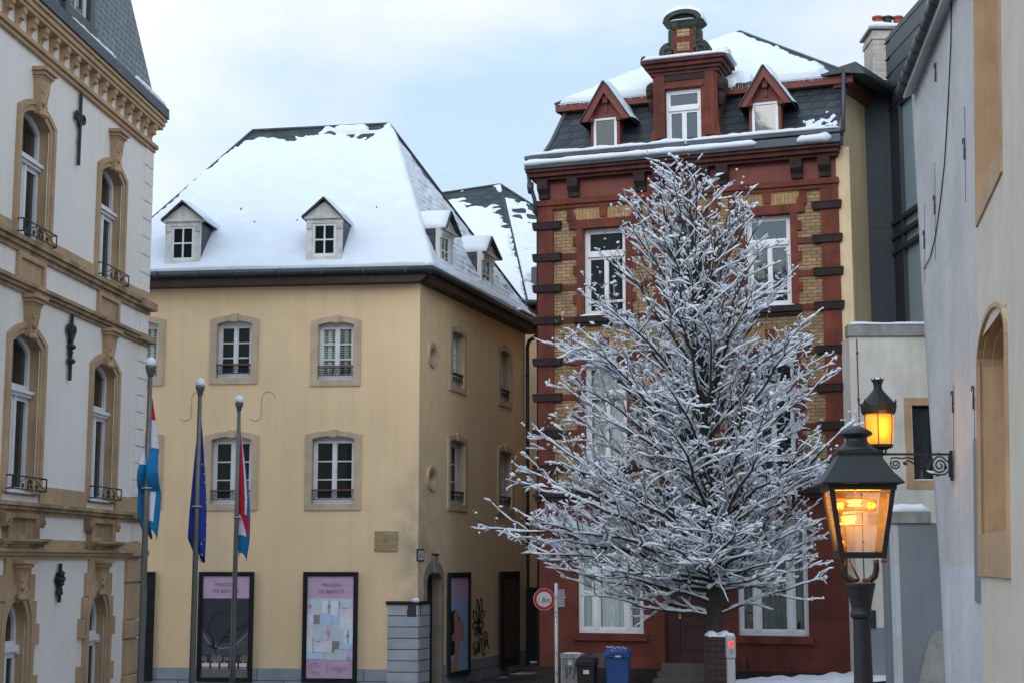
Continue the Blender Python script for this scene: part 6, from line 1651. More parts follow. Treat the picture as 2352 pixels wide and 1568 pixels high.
def flag(F, label, depth, u_pole, spec, cols, name='flag', seed=0, ncol=30, folds=2.2, dep=.16, wrap=lambda f, s: 0):
    """a limp flag: outline (v, left, right) measured down the cloth, folded like a curtain; colour bands run down the folds"""
    t0 = len(spec)
    NV, NU = 46, 40
    mb = MB(F); P = []
    base = at_depth(u_pole, 1000, depth).x
    def at_v(f, k):
        f = f * (t0 - 1); i = min(int(f), t0 - 2); u = f - i
        return spec[i][k] + (spec[i + 1][k] - spec[i][k]) * u
    for j in range(NV + 1):
        f = j / NV; v = at_v(f, 0)
        for i in range(NU + 1):
            s = i / NU
            q0 = at_depth(at_v(f, 1), v, depth); q1 = at_depth(at_v(f, 2), v, depth)
            lx = q0.x + (q1.x - q0.x) * s - F.o.x
            am = min(1, f * 2.5) * dep
            y = am * (math.sin(folds * math.pi * 2 * s + .8 * math.sin(f * 3 + seed) + seed) + 1) * .5 + .05 - wrap(f, s)
            lx += .04 * min(1, f * 2) * math.sin(folds * math.pi * 2 * s * 1.0 + 1.1 + seed)
            z = q0.z - .07 * math.sin(folds * math.pi * s * 2 + seed) * max(0, f - .55) * 2.6
            P.append((lx, y, z))
    mats = list(dict.fromkeys(c for c, _ in cols(0, 0)))
    for j in range(NV):
        for i in range(NU):
            f, s = (j + .5) / NV, (i + .5) / NU
            mb.cur = 0
            for c, ok in cols(f, s):
                if ok: mb.cur = mats.index(c); break
            a = j * (NU + 1) + i
            mb.add([P[a], P[a + 1], P[a + NU + 2], P[a + NU + 1]], [(0, 1, 2, 3)])
    t = thing(name, label, 'flag', F, 0, 0, at_depth(u_pole, spec[-1][0], depth).z)
    o = mb.build('cloth', mats, t, smooth=True)
    bm = bmesh.new(); bm.from_mesh(o.data); bmesh.ops.remove_doubles(bm, verts=bm.verts, dist=.0005); bmesh.ops.recalc_face_normals(bm, faces=bm.faces); bm.to_mesh(o.data); bm.free()
    md = o.modifiers.new('thick', 'SOLIDIFY'); md.thickness = .006
    return t, P, NU
pf1, tp = flagpole('flagpole in front of the cream building corner with snow on its knob', 346, 838, 24, .046, 1120)
pf2, _ = flagpole('flagpole with the dark blue flag, middle of the row', 460, 884, 26.8, .045, 1162)
pf3, _ = flagpole('slim flagpole passing in front of the candle poster display', 549.5, 922, 29.5, .044, 1187)
def c1(f, s):
    k = .42 - .1 * f
    return [('flag_red', f < .18 and s > k or f < .25 and s <= k or (.66 < f < .82 and .44 < s < .56)), ('flag_white', (f < .32 and s > k) or (f < .44 and s <= k) or (f > .64 and .62 < s < .82 and f < .92)), ('flag_sky', True)]
def c2(f, s): return [('flag_blue', True)]
def c3(f, s):
    return [('flag_red', (s < .72 - .35 * max(0, f - .2)) if f < .62 else (s > .35 + (f - .62) * 1.6 and s < .8 and f < .80)), ('flag_white', (s < .86 - .55 * max(0, f - .25) if f < .62 else (s < .62 and f < .82))), ('flag_sky', True)]
flag(pf1, 'wide red, white and light blue flag hanging limp by the cream building', 24, 340, [(905, 343, 347), (960, 336, 352), (1030, 328, 357), (1090, 316, 360), (1140, 309, 360), (1185, 308, 356), (1225, 326, 350)], c1, seed=.4, wrap=lambda f, s: .20 * max(0, 1 - abs(f - .48) / .13) ** .5)
tb, PB, NU = flag(pf2, 'dark blue flag with small gold stars hanging limp on the middle pole', 26.8, 453, [(952, 458, 461), (1020, 449, 465), (1100, 441, 467), (1170, 434, 469), (1235, 428, 469), (1262, 440, 466), (1280, 456, 463)], c2, seed=1.7)
mb = MB(pf2)
for jj, ii in ((12, 30), (16, 33), (21, 34), (26, 34), (31, 33), (35, 30), (20, 24), (29, 24), (14, 37), (33, 37)):
    p = PB[jj * (NU + 1) + ii]; st5 = []
    for k in range(10):
        rr_ = .022 if k % 2 == 0 else .009; an = math.pi / 2 + k * math.pi / 5; st5.append((p[0] + rr_ * math.cos(an) * .7, p[1] - .035, p[2] + rr_ * math.sin(an)))
    mb.add(st5, [tuple(range(10))])
mb.build('star', 'flag_star', tb)
flag(pf3, 'slim red, white and light blue flag hanging over the yellow house window', 29.5, 546, [(968, 548, 550), (1030, 545, 556), (1090, 543, 562), (1150, 542, 568), (1190, 543, 570), (1235, 545, 568), (1278, 551, 560)], c3, seed=2.9, folds=.8, dep=.10)

# ================================================================ street lantern in the foreground
q = at_depth(1975, 1287, 9.6)
LP = Frame(q.x, q.y, -4)
lp = thing('street_lamp', 'tall dark four sided glass street lantern, lit amber, on a cast iron post', 'street lamp', LP)
zz = lambda v: at_depth(1975, v, 9.6).z
K = 9.6 / 3575 * 1.0
mb = MB(LP)
pr = [(.17, 0), (.17, .12), (.13, .2), (.12, .7), (.09, .78), (.082, .9)] + [(20 * K, zz(1480)), (19.5 * K, zz(1420)), (24.5 * K, zz(1416)), (25.5 * K, zz(1409)), (23 * K, zz(1402)), (22.5 * K, zz(1395)), (24 * K, zz(1385)), (31 * K, zz(1352)), (33.5 * K, zz(1343)), (33.5 * K, zz(1337)), (10 * K, zz(1335))]
mb.lathe(pr, (0, 0, 0), 20); mb.build('post', 'iron', lp, smooth=False, bevel=.004)
S2 = math.sqrt(2)
SQ = .88
def sq(prof, c=(0, 0, 0)): return [(r * SQ * K * S2, zz(v)) for r, v in prof]
lx = 0.0
mb = MB(LP)
for sx in (-1, 1):
    mb.tube([(sx * 36 * K, 0, zz(1284)), (sx * 37 * K, 0, zz(1305)), (sx * 33 * K, 0, zz(1322)), (sx * 20 * K, 0, zz(1333)), (sx * 6 * K, 0, zz(1337))], [.017, .018, .020, .021, .022], 8)
mb.build('fork', 'iron', lp, smooth=True)
mb = MB(LP); mb.lathe(sq([(86, 1116), (103, 1113), (103.5, 1110), (88, 1094), (82, 1088), (54, 1049), (54, 1044), (57, 1043), (57, 1036), (50, 1035)]), (0, 0, 0), 4, math.pi / 4)
hd = mb.build('hood', 'dark_metal', lp)
mb = MB(LP); mb.lathe([(r * K, zz(v)) for r, v in [(48, 1036), (44, 1030), (34, 1024), (30, 1018), (24, 1012), (24, 1006), (27, 1003), (36, 999), (38, 996), (36, 992), (28, 986), (15, 980), (3, 977)]], (0, 0, 0), 24); mb.build('chimney_cap', 'dark_metal', hd, smooth=True)
mb = MB(LP); mb.blob((0, 0, zz(977)), (.014, .014, .014), 8, 6, .5, 3); mb.build('snow', 'snow', hd, smooth=True)
# lantern body
h0_, h1_, v0_, v1_ = 84 * SQ, 58 * SQ, 1120, 1280
mb = MB(LP)
for sx in (-1, 1):
    for sy in (-1, 1):
        a = Vector((sx * h0_ * K, sy * h0_ * K, zz(v0_))); b_ = Vector((sx * h1_ * K, sy * h1_ * K, zz(v1_))); w_ = 11 * K
        dx, dy = -sx * w_, -sy * w_
        mb.hexa([b_, b_ + Vector((dx, 0, 0)), b_ + Vector((dx, dy, 0)), b_ + Vector((0, dy, 0))], [a, a + Vector((dx, 0, 0)), a + Vector((dx, dy, 0)), a + Vector((0, dy, 0))])
def sqring(ho0, ho1, hi, va, vb):
    ho0, ho1, hi = ho0 * SQ, ho1 * SQ, hi * SQ
    for sx, sy in ((0, -1), (0, 1), (-1, 0), (1, 0)):
        if sy:
            mb.hexa([(-ho1 * K, sy * ho1 * K, zz(vb)), (ho1 * K, sy * ho1 * K, zz(vb)), (hi * K, sy * hi * K, zz(vb)), (-hi * K, sy * hi * K, zz(vb))], [(-ho0 * K, sy * ho0 * K, zz(va)), (ho0 * K, sy * ho0 * K, zz(va)), (hi * K, sy * hi * K, zz(va)), (-hi * K, sy * hi * K, zz(va))])
        else:
            mb.hexa([(sx * ho1 * K, -ho1 * K, zz(vb)), (sx * ho1 * K, ho1 * K, zz(vb)), (sx * hi * K, hi * K, zz(vb)), (sx * hi * K, -hi * K, zz(vb))], [(sx * ho0 * K, -ho0 * K, zz(va)), (sx * ho0 * K, ho0 * K, zz(va)), (sx * hi * K, hi * K, zz(va)), (sx * hi * K, -hi * K, zz(va))])
sqring(86.5, 85.5, 74, 1114, 1127); sqring(61, 59, 45, 1267, 1281)
mb.build('lantern_frame', 'iron', lp)
mb = MB(LP)
for sx, sy in ((0, -1), (0, 1), (-1, 0), (1, 0)):
    a, b_ = (h0_ - 4) * K, (h1_ - 4) * K
    if sy: mb.quad((-b_, sy * b_, zz(1272)), (b_, sy * b_, zz(1272)), (a, sy * a, zz(1126)), (-a, sy * a, zz(1126)))
    else: mb.quad((sx * b_, -b_, zz(1272)), (sx * b_, b_, zz(1272)), (sx * a, a, zz(1126)), (sx * a, -a, zz(1126)))
mb.build('pane', 'lamp_pane', lp)
mb = MB(LP); mb.lathe([(62 * K * S2, zz(1117)), (60 * K * S2, zz(1119))], (0, 0, 0), 4, math.pi / 4); mb.build('reflector', 'copper', lp)
# burner: a glass ring with lit segments, small lower ring
ring_pts = lambda r, v, n_=24, a0=0, a1=6.2832: [(r * K * math.cos(a0 + (a1 - a0) * i / n_) - 6 * K, r * K * math.sin(a0 + (a1 - a0) * i / n_), zz(v)) for i in range(n_ + (0 if a1 > 6.28 else 1))]
mb = MB(LP)
for v in (1146, 1172): mb.tube(ring_pts(44, v), .006, 6, closed=True)
mb.tube(ring_pts(18, 1205), .005, 6, closed=True); mb.tube([(-6 * K, 0, zz(1118)), (-6 * K, 0, zz(1150))], .006, 8); mb.tube([(-40 * K, 0, zz(1262)), (-40 * K, 0, zz(1215))], .004, 6); mb.lathe([(12 * K, zz(1268)), (12 * K, zz(1250)), (6 * K, zz(1240))], (-40 * K, 0, 0), 10)
br_ = mb.build('burner', 'copper', lp, smooth=True)
mb = MB(LP)
for a0, a1, r in ((2.8, 3.7, .014), (-.30, .20, .011), (4.2, 4.75, .004)): mb.tube(ring_pts(42, 1160, 8, a0, a1), r, 8)
mb.tube([(-52 * K, -.06, zz(1202)), (-30 * K, -.06, zz(1202))], .006, 6)
mb.build('flame_tube', 'lamp_bright', br_, smooth=True)
mb = MB(LP); mb.lathe([(47 * K, zz(1173)), (47 * K, zz(1145))], (-6 * K, 0, 0), 24); mb.build('glass_ring', 'clear_pane', br_, smooth=True)
mb = MB(LP); mb.box(-54 * K, 54 * K, -.06, .06, zz(1124), zz(1122.3)); mb.build('reflected_glow', 'lamp_bright', br_)  # glowing bar put in for lamplight reflected under the hood
mb = MB(LP); mb.tube([(-22 * K, .01, zz(1283)), (-16 * K, 0, zz(1302)), (-2 * K, 0, zz(1332))], .007, 6); mb.build('cable', 'copper', lp)
mb = MB(LP)
for x in (50, 58): mb.blob((x * K * SQ, -44 * K, zz(1287)), (.012, .012, .012), 8, 6)
mb.build('knob', 'copper', lp)
def bulb(F, p, energy, r, parent):
    L = bpy.data.lights.new('lamp_light', 'POINT'); L.energy = energy; L.color = (1.0, .48, .10); L.shadow_soft_size = r
    o = bpy.data.objects.new('lamp_light', L); COL.objects.link(o); o.location = root_matrix(parent).inverted() @ F.w(p); o.parent = parent
bulb(LP, (-.01, 0, zz(1165)), 5.0, .05, lp)

# ================================================================ bracket lantern on the white wall
q = at_depth(2195, 1287, 18); q2 = at_depth(2028, 1040, 18)
BF = Frame(q.x, q.y, 1.5)
wl_o = thing('wall_lamp', 'old round amber glass lantern on a scrolled wrought iron wall bracket', 'wall lamp', BF, 0, 0, 4.2)
K2 = 18 / 3575.0
zb = lambda v: at_depth(2100, v, 18).z
xb_ = lambda u: at_depth(u, 1287, 18).x - q.x - .0
cx = xb_(2026) + .01
# crown
mb = MB(BF); C0 = (cx, 0, 0)
mb.lathe([(37 * K2, zb(951)), (40 * K2, zb(945)), (42 * K2, zb(932)), (41 * K2, zb(928)), (38 * K2, zb(926)), (13 * K2, zb(898)), (10 * K2, zb(893)), (9.5 * K2, zb(887)), (10 * K2, zb(882)), (15 * K2, zb(872)), (12 * K2, zb(872)), (2 * K2, zb(884))], C0, 14)
cr = mb.build('crown', 'iron', wl_o)
mb = MB(BF)
for k in range(7):
    an = 2 * math.pi * (k + .15) / 7; rr_ = 41 * K2
    mb.add([(cx + rr_ * math.cos(an - .14), rr_ * math.sin(an - .14), zb(932)), (cx + rr_ * math.cos(an + .14), rr_ * math.sin(an + .14), zb(932)), (cx + 46 * K2 * math.cos(an), 46 * K2 * math.sin(an), zb(916)), (cx + 38 * K2 * math.cos(an), 38 * K2 * math.sin(an), zb(930))], [(0, 1, 2), (1, 3, 2), (3, 0, 2), (0, 3, 1)])
    an2 = an + .3; mb.add([(cx + 13 * K2 * math.cos(an2 - .3), 13 * K2 * math.sin(an2 - .3), zb(876)), (cx + 13 * K2 * math.cos(an2 + .3), 13 * K2 * math.sin(an2 + .3), zb(876)), (cx + 17 * K2 * math.cos(an2), 17 * K2 * math.sin(an2), zb(867)), (cx + 11 * K2 * math.cos(an2), 11 * K2 * math.sin(an2), zb(874))], [(0, 1, 2), (1, 3, 2), (3, 0, 2), (0, 3, 1)])
mb.build('crown_spike', 'iron', cr)
mb = MB(BF); mb.blob((cx, 0, zb(875)), (12 * K2, 12 * K2, 8 * K2), 12, 8, .35, 3); mb.build('snow', 'snow', cr, smooth=True)
mb = MB(BF); mb.lathe([(32 * K2, zb(952)), (33.5 * K2, zb(965)), (33 * K2, zb(985)), (31 * K2, zb(1005)), (28.5 * K2, zb(1021))], C0, 16); mb.build('lamp_glass', 'lamp_amber', wl_o, smooth=True)
mb = MB(BF)
for k in range(6):
    an = 2 * math.pi * (k + .20) / 6
    mb.tube([(cx + r * K2 * math.cos(an), r * K2 * math.sin(an), zb(v)) for r, v in ((34, 952), (35, 965), (34.5, 985), (32.5, 1005), (30, 1022))], .007, 5)
mb.lathe([(26 * K2, zb(1029)), (30 * K2, zb(1026)), (31 * K2, zb(1022)), (29 * K2, zb(1020))], C0, 16)
mb.lathe([(5 * K2, zb(1062)), (7 * K2, zb(1052)), (6 * K2, zb(1044)), (9 * K2, zb(1038)), (7 * K2, zb(1034)), (16 * K2, zb(1030)), (10 * K2, zb(1028))], C0, 10)
for k in range(4):
    an = .6 + k * math.pi / 2; mb.tube([(cx + 6 * K2 * math.cos(an), 6 * K2 * math.sin(an), zb(1046)), (cx + 16 * K2 * math.cos(an), 16 * K2 * math.sin(an), zb(1042)), (cx + 20 * K2 * math.cos(an), 20 * K2 * math.sin(an), zb(1033)), (cx + 26 * K2 * math.cos(an), 26 * K2 * math.sin(an), zb(1027))], .009, 5)
mb.build('lamp_cage', 'iron', wl_o)
# bracket
mb = MB(BF)
X_ = xb_; Z_ = zb
mb.box(cx, X_(2195), -.012, .012, Z_(1045), Z_(1040.0)); mb.box(X_(2191), X_(2197), -.02, .02, Z_(1103), Z_(1034)); mb.box(X_(2187), X_(2189.5), -.012, .012, Z_(1094), Z_(1046))
def scr(u, v, ru0, ru1, a0, turns, r=.010): mb.tube(spiral(X_(u), Z_(v), ru0 * K2, ru1 * K2, a0, turns, 0, 40), r, 5)
scr(2167, 1068, 19, 3, 2.0, 1.9); scr(2064, 1065, 12, 2, 2.4, 1.7); scr(2087, 1062, 5, 1, 2.6, 1.3, .009); scr(2138, 1054, 6, 1, -2.0, 1.3, .009); scr(2181, 1072, 4, 1, 1.5, 1.2, .008); scr(2190, 1092, 4, 1, -1.5, 1.2, .008)
mb.tube([(X_(u), 0, Z_(v)) for u, v in ((2052, 1052), (2064, 1050), (2078, 1052), (2092, 1050), (2106, 1053), (2120, 1058), (2128, 1052), (2134, 1056))], .009, 5)
mb.tube([(X_(u), 0, Z_(v)) for u, v in ((2091, 1055), (2105, 1063), (2120, 1075), (2138, 1084), (2160, 1090), (2178, 1088), (2187, 1080))], .010, 5)
mb.tube([(X_(u), 0, Z_(v)) for u, v in ((2120, 1073), (2135, 1071), (2148, 1060), (2150, 1050))], .010, 5); mb.tube([(X_(u), 0, Z_(v)) for u, v in ((2134, 1082), (2140, 1074), (2146, 1064))], .009, 5)
mb.tube([(X_(u), 0, Z_(v)) for u, v in ((2148, 1060), (2160, 1048), (2172, 1048), (2186, 1060))], .009, 5)
for u, v in ((2165, 1041), (2161, 1090)): mb.blob((X_(u), 0, Z_(v)), (.018, .018, .018), 6, 4)
bk = mb.build('bracket', 'iron', wl_o)
mb = MB(BF); mb.tube([(X_(u), 0, Z_(v) + .012) for u, v in ((2136, 1083), (2146, 1086), (2158, 1088))], [.01, .018, .006], 6); mb.build('snow', 'snow', bk, smooth=True)
bulb(BF, (cx, -.3, Z_(985)), 4.0, .12, wl_o)

# ================================================================ small street things before the red house
# height limit sign on a stickered post
q = at_depth(1277.5, 1287, 33); SG = Frame(q.x, q.y, 4)
Ks = 33 / 3575.0; zs = lambda v: at_depth(1277, v, 33).z; xs = lambda u: at_depth(u, 1287, 33).x - q.x
t = thing('traffic_sign', 'round red bordered height limit sign on a slim stickered post by the alley', 'traffic sign', SG)
mb = MB(SG); mb.tube([(0, 0, 0), (0, 0, zs(1338))], .036, 10); po = mb.build('post', 'sign_white', t, smooth=True)
random.seed(5); mb = MB(SG); mats = ['lettering_dark', 'sticker_blue', 'sign_white', 'poster_grey']
for k in range(26):
    z = random.uniform(.6, 2.0); a = -math.pi / 2 + random.uniform(-1, 1); h = random.uniform(.012, .05); da = random.uniform(.2, .7); mb.cur = random.choice((0, 0, 1, 3, 3))
    mb.add([(.0375 * math.cos(a + d), .0375 * math.sin(a + d), z + e) for d, e in ((0, 0), (da / 2, 0), (da, 0))] + [(.0375 * math.cos(a + d), .0375 * math.sin(a + d), z + h) for d in (da, da / 2, 0)], [(0, 1, 4, 5), (1, 2, 3, 4)])
mb.build('sticker', mats, po)
dc = (xs(1249), zs(1375)); r = 25.5 * Ks * .96
def disc(mb, r0, y0, y1, c=dc): mb.prism([(c[0] + r0 * math.cos(6.2832 * i / 40), c[1] + r0 * math.sin(6.2832 * i / 40)) for i in range(40)], y0, y1)
mb = MB(SG); disc(mb, r, -.045, -.03); ds_ = mb.build('sign_disc', 'sign_white', t)
mb = MB(SG); cc = lambda k: [(dc[0] + r * k * math.cos(6.2832 * i / 40), dc[1] + r * k * math.sin(6.2832 * i / 40)) for i in range(40)]
mb.ring(cc(.965), cc(.70), -.048, -.044); mb.build('red_rim', 'sign_red', ds_)
lettering('lettering', '1,8m', SG, dc[0] + .0, -.048, dc[1] - .02, .125, 'lettering_dark', ds_, bold=.012, width=.235)
mb = MB(SG); mb.box(xs(1281), xs(1296), -.05, -.042, zs(1392), zs(1352)); pl = mb.build('supplementary_plate', 'bollard_grey', t)
mb = MB(SG)
for k in range(6): mb.box(xs(1282.5), xs(1294), -.0535, -.0505, zs(1357 + k * 6), zs(1356 + k * 6 - 2))
mb.build('print_line', 'poster_grey', pl)
mb = MB(SG); mb.box(dc[0], .05, -.03, .0, dc[1] + .08, dc[1] + .10); mb.box(-.04, .2, -.042, 0, zs(1372), zs(1369)); mb.build('clamp', 'bollard_grey', t)

# electrical cabinet
q = at_depth(1310, 1287, 33.9); EF = Frame(q.x, q.y, -18)
t = thing('utility_cabinet', 'ribbed grey utility cabinet with dirty front and rounded snowy top', 'cabinet', EF)
zc2 = at_depth(1310, 1500, 33.9).z; hw = .225
mb = MB(EF); mb.box(-hw, hw, 0, .3, 0, zc2 - .06); mb.box(-hw - .012, hw + .012, -.02, .32, zc2 - .10, zc2)
for k in range(15): x = -hw + .02 + k * .030; mb.box(x, x + .014, -.012, 0, .1, zc2 - .11)
bd = mb.build('body', 'cabinet_grey', t, bevel=.012)
mb = MB(EF); mb.snow_roll((-hw, .14, zc2 - .005), (hw, .14, zc2 - .005), .16, .025, 14, .3, 2); mb.build('snow', 'snow', t, smooth=True)
mb = MB(EF); mb.box(-.06, .03, -.016, -.0125, zc2 - .24, zc2 - .13); lb = mb.build('label', 'sign_white', t)
lettering('lettering', 'EPT', EF, -.015, -.018, zc2 - .155, .030, 'enamel_blue', lb, bold=.02, width=.07)
mb = MB(EF)
random.seed(11)
for k in range(38):
    x = random.uniform(-.13, .10); z = random.uniform(.45, zc2 - .30); L = random.uniform(.03, .16)
    mb.poly([(x, -.0128, z), (x + random.uniform(.004, .014), -.0128, z), (x + .008, -.0128, z + L), (x, -.0128, z + L * .9)])
mb.build('grime', 'lettering_dark', t)

def bin_thing(name, label, u0, u1, vtop, depth, deg, mat, lidmat, lidtilt, group=None):
    qa, qb = at_depth(u0, 1287, depth), at_depth(u1, 1287, depth)
    F = Frame((qa.x + qb.x) / 2, qa.y, deg); zt = at_depth(u0, vtop, depth).z; hw = (qb.x - qa.x) / 2 / math.cos(R_(deg)) * .93
    t = thing(name, label, 'wheelie bin', F, group=group)
    d = hw * 2.3; hb = zt - .14
    mb = MB(F); mb.hexa([(-hw * .80, .04, .06), (hw * .80, .04, .06), (hw * .80, d * .82, .06), (-hw * .80, d * .82, .06)], [(-hw * .95, 0, hb), (hw * .95, 0, hb), (hw * .95, d, hb), (-hw * .95, d, hb)])
    bd = mb.build('body', mat, t, bevel=.025)
    mb = MB(F); mb.box(-hw, hw, -.04, d + .02, hb - .06, hb); mb.build('rim', mat, bd, bevel=.012)
    mb = MB(F); N = 8; P = []
    for i in range(N + 1):
        s = i / N; y = -.05 + (d + .08) * s; z = hb + .02 + .11 * math.sin(math.pi * (.12 + .62 * s)) + lidtilt * s
        for j in range(7):
            u = -1 + 2 * j / 6; P.append((u * hw * 1.04, y, z - .06 * abs(u) ** 4))
    k = len(P); P += [(x, y, z - .05) for x, y, z in P]
    q4 = [(i * 7 + j, i * 7 + j + 1, (i + 1) * 7 + j + 1, (i + 1) * 7 + j) for i in range(N) for j in range(6)]
    bd_ = [j for j in range(6)]
    mb.add(P, q4 + [(j, k + j, k + j + 1, j + 1) for j in range(6)] + [(N * 7 + j, N * 7 + j + 1, k + N * 7 + j + 1, k + N * 7 + j) for j in range(6)] + [(i * 7, (i + 1) * 7, k + (i + 1) * 7, k + i * 7) for i in range(N)] + [(i * 7 + 6, k + i * 7 + 6, k + (i + 1) * 7 + 6, (i + 1) * 7 + 6) for i in range(N)])
    mb.build('lid', lidmat, t, smooth=False, bevel=.01)
    mb = MB(F); mb.box(-.05 + hw * .05, .07 + hw * .05, -.045 if mat == 'blue_plastic' else -.012, -.0 , hb - .05 if mat == 'blue_plastic' else hb - .22, hb - .01 if mat == 'blue_plastic' else hb - .14); mb.build('sticker', 'sign_white', t)
    mb = MB(F); mb.tube([(-hw * .8, d + .05, hb - .02), (hw * .8, d + .05, hb - .02)], .018, 8); mb.build('handle', mat, t)
    for sx in (-1, 1): mb = MB(F); mb.tube([(sx * hw * .86 - .02, d * .85, .10), (sx * hw * .86 + .02, d * .85, .10)], .10, 14); mb.build('wheel', 'black_plastic', t)
    return t, F, hw, d, hb
t, F_, hw, d, hb = bin_thing('wheelie_bin', 'blue wheelie bin with a domed lid dusted with snow by the red house', 1384, 1446, 1487, 33.2, -8, 'blue_plastic', 'blue_plastic', .03)
mb = MB(F_)
random.seed(3)
for k in range(16): x = random.uniform(-hw, hw) * .9; s = random.uniform(.1, .6); mb.blob((x, -.05 + (d + .08) * s, hb + .025 + .11 * math.sin(math.pi * (.12 + .62 * s)) + .03 * s), (random.uniform(.01, .05), .03, .008), 6, 4)
mb.build('snow', 'snow', t, smooth=True)
bin_thing('wheelie_bin', 'smaller black wheelie bin standing before the grey cabinet', 1319, 1366, 1506, 33.0, -12, 'black_plastic', 'black_plastic', .02)
mb = MB(RF); x0 = RF.p(1445 - 32, 1500)[0]; mb.box(RF.p(1362, 1500)[0], RF.p(1395, 1500)[0], -.075, -.03, .1, RF.p(1380, 1497)[1]); mb.build('meter_panel', 'brown_panel', rh)

# traffic bollard with a red light
q = at_depth(1675.5, 1287, 28); BO = Frame(q.x, q.y, 0)
t = thing('signal_bollard', 'slim grey signal bollard showing a red light beside the tree', 'bollard', BO)
zt = at_depth(1675, 1458, 28).z; r = 10.3 * 28 / 3575
zl = lambda v: at_depth(1675, v, 28).z
mb = MB(BO); mb.box(-r * .88, r * .88, -.0, .15, 0, zl(1512)); mb.build('shaft', 'bollard_grey', t, bevel=.02)
mb = MB(BO); mb.box(-r, r, -.02, .17, zl(1512), zt); hd = mb.build('signal_head', 'bollard_grey', t, bevel=.025)
for v, m_ in ((1478, 'signal_red'), (1494, 'poster_grey')):
    mb = MB(BO); c = (0, zl(v)); rr_ = .048
    mb.prism([(c[0] + rr_ * math.cos(6.2832 * i / 20), c[1] + rr_ * math.sin(6.2832 * i / 20)) for i in range(20)], -.03, -.015); mb.build('signal_light', m_, hd)
mb = MB(BO); mb.blob((0, .07, zt + .005), (r * .95, .09, .035), 12, 6, .2, 2); mb.build('snow', 'snow', t, smooth=True)

# brick post in front of the trunk
q = at_depth(1653, 1287, 28.6); BP = Frame(q.x, q.y, 6)
t = thing('brick_post', 'dark brick gate post with a snow heap on top, in front of the tree trunk', 'gate post', BP)
zt = at_depth(1653, 1462, 28.6).z; hw = 27 * 28.6 / 3575
mb = MB(BP); mb.box(-hw, hw, 0, .5, 0, zt); mb.build('shaft', 'dark_brick', t)
mb = MB(BP); P = []
for i in range(13):
    for j in range(9):
        u, v = i / 12, j / 8; x, y = -hw + 2 * hw * u, .5 * v
        e = min(1, 5 * min(u, 1 - u) + .1) * min(1, 5 * min(v, 1 - v) + .1); P.append((x, y, zt + e * (.05 + .09 * abs(u - .5) * 2 + .04 * nz3((u * 3, v * 3, 1), 1.5))))
mb.add(P, [(i * 9 + j, (i + 1) * 9 + j, (i + 1) * 9 + j + 1, i * 9 + j + 1) for i in range(12) for j in range(8)]); mb.build('snow', 'snow', t, smooth=True)

# raised bed edge with snow along the pavement, right
a0, a1 = at_depth(1690, 1287, 32.0), at_depth(2062, 1287, 32.6)
NF = Frame(a0.x, a0.y, math.degrees(math.atan2(a1.y - a0.y, a1.x - a0.x)))
Lb = (a1 - a0).length; zb0, zb1 = at_depth(1700, 1568, 32).z, at_depth(2050, 1556, 32.5).z
mb = MB(NF); mb.hexa([(0, 0, 0), (Lb, 0, 0), (Lb, 1.3, 0), (0, 1.3, 0)], [(0, 0, zb0 - .12), (Lb, 0, zb1 - .06), (Lb, 1.3, zb1 - .06), (0, 1.3, zb0 - .12)])
t = tag(mb.build('low_wall', 'dark_stone'), 'low dark kerb wall capped with snow along the pavement at right', 'low wall')
mb = MB(NF); n_ = 60; P = []
for i in range(n_ + 1):
    for j in range(7):
        u, v = i / n_, j / 6; zt = zb0 - .12 + (zb1 + .06 - zb0) * u
        P.append((Lb * u, -.05 + 1.3 * v, zt + (.11 * min(1, u * 8)) * (.15 + .85 * min(1, v * 4)) * (1 + .5 * nz3((u * 9, v * 2, 4), 1.7))))
mb.add(P, [(i * 7 + j, (i + 1) * 7 + j, (i + 1) * 7 + j + 1, i * 7 + j + 1) for i in range(n_) for j in range(6)]); mb.build('snow', 'snow', t, smooth=True)

# ================================================================ the snowy tree
random.seed(21)
TD = 29.5
base = at_depth(1643, 1287, TD); base.z = 0
tree = thing('tree', 'bare broad crowned tree with snow laden branches before the red house', 'tree', Frame(base.x, base.y, 0))
Tf = Frame(base.x, base.y, 0)
TP = [Vector((0, 0, 0))] + [at_depth(u, v, TD) - Vector((base.x, base.y, 0)) for u, v in ((1641, 1450), (1640, 1370), (1637, 1280), (1629, 1130), (1614, 960), (1602, 800), (1594, 640), (1588, 520), (1582, 430), (1577, 372))]
TR = [.20, .165, .15, .13, .11, .088, .068, .048, .03, .016, .007]
def trunk_at(z):
    for i in range(len(TP) - 1):
        if TP[i].z <= z <= TP[i + 1].z:
            k = (z - TP[i].z) / (TP[i + 1].z - TP[i].z); return TP[i].lerp(TP[i + 1], k), TR[i] + (TR[i + 1] - TR[i]) * k
    return TP[-1].copy(), TR[-1]
mb = MB(Tf); fine = []; fr_ = []
for i in range(45):
    z = TP[-1].z * i / 44; p, r = trunk_at(z); fine.append(p + Vector((.02 * nz3((z, 1, 1), 1.2), .02 * nz3((z, 5, 1), 1.2), 0))); fr_.append(r * (1 + .08 * nz3((z, 3, 3), 2)) + (.06 * max(0, 1 - z / .5)))
mb.tube(fine, fr_, 12); mb.build('trunk', 'bark', tree, smooth=True)
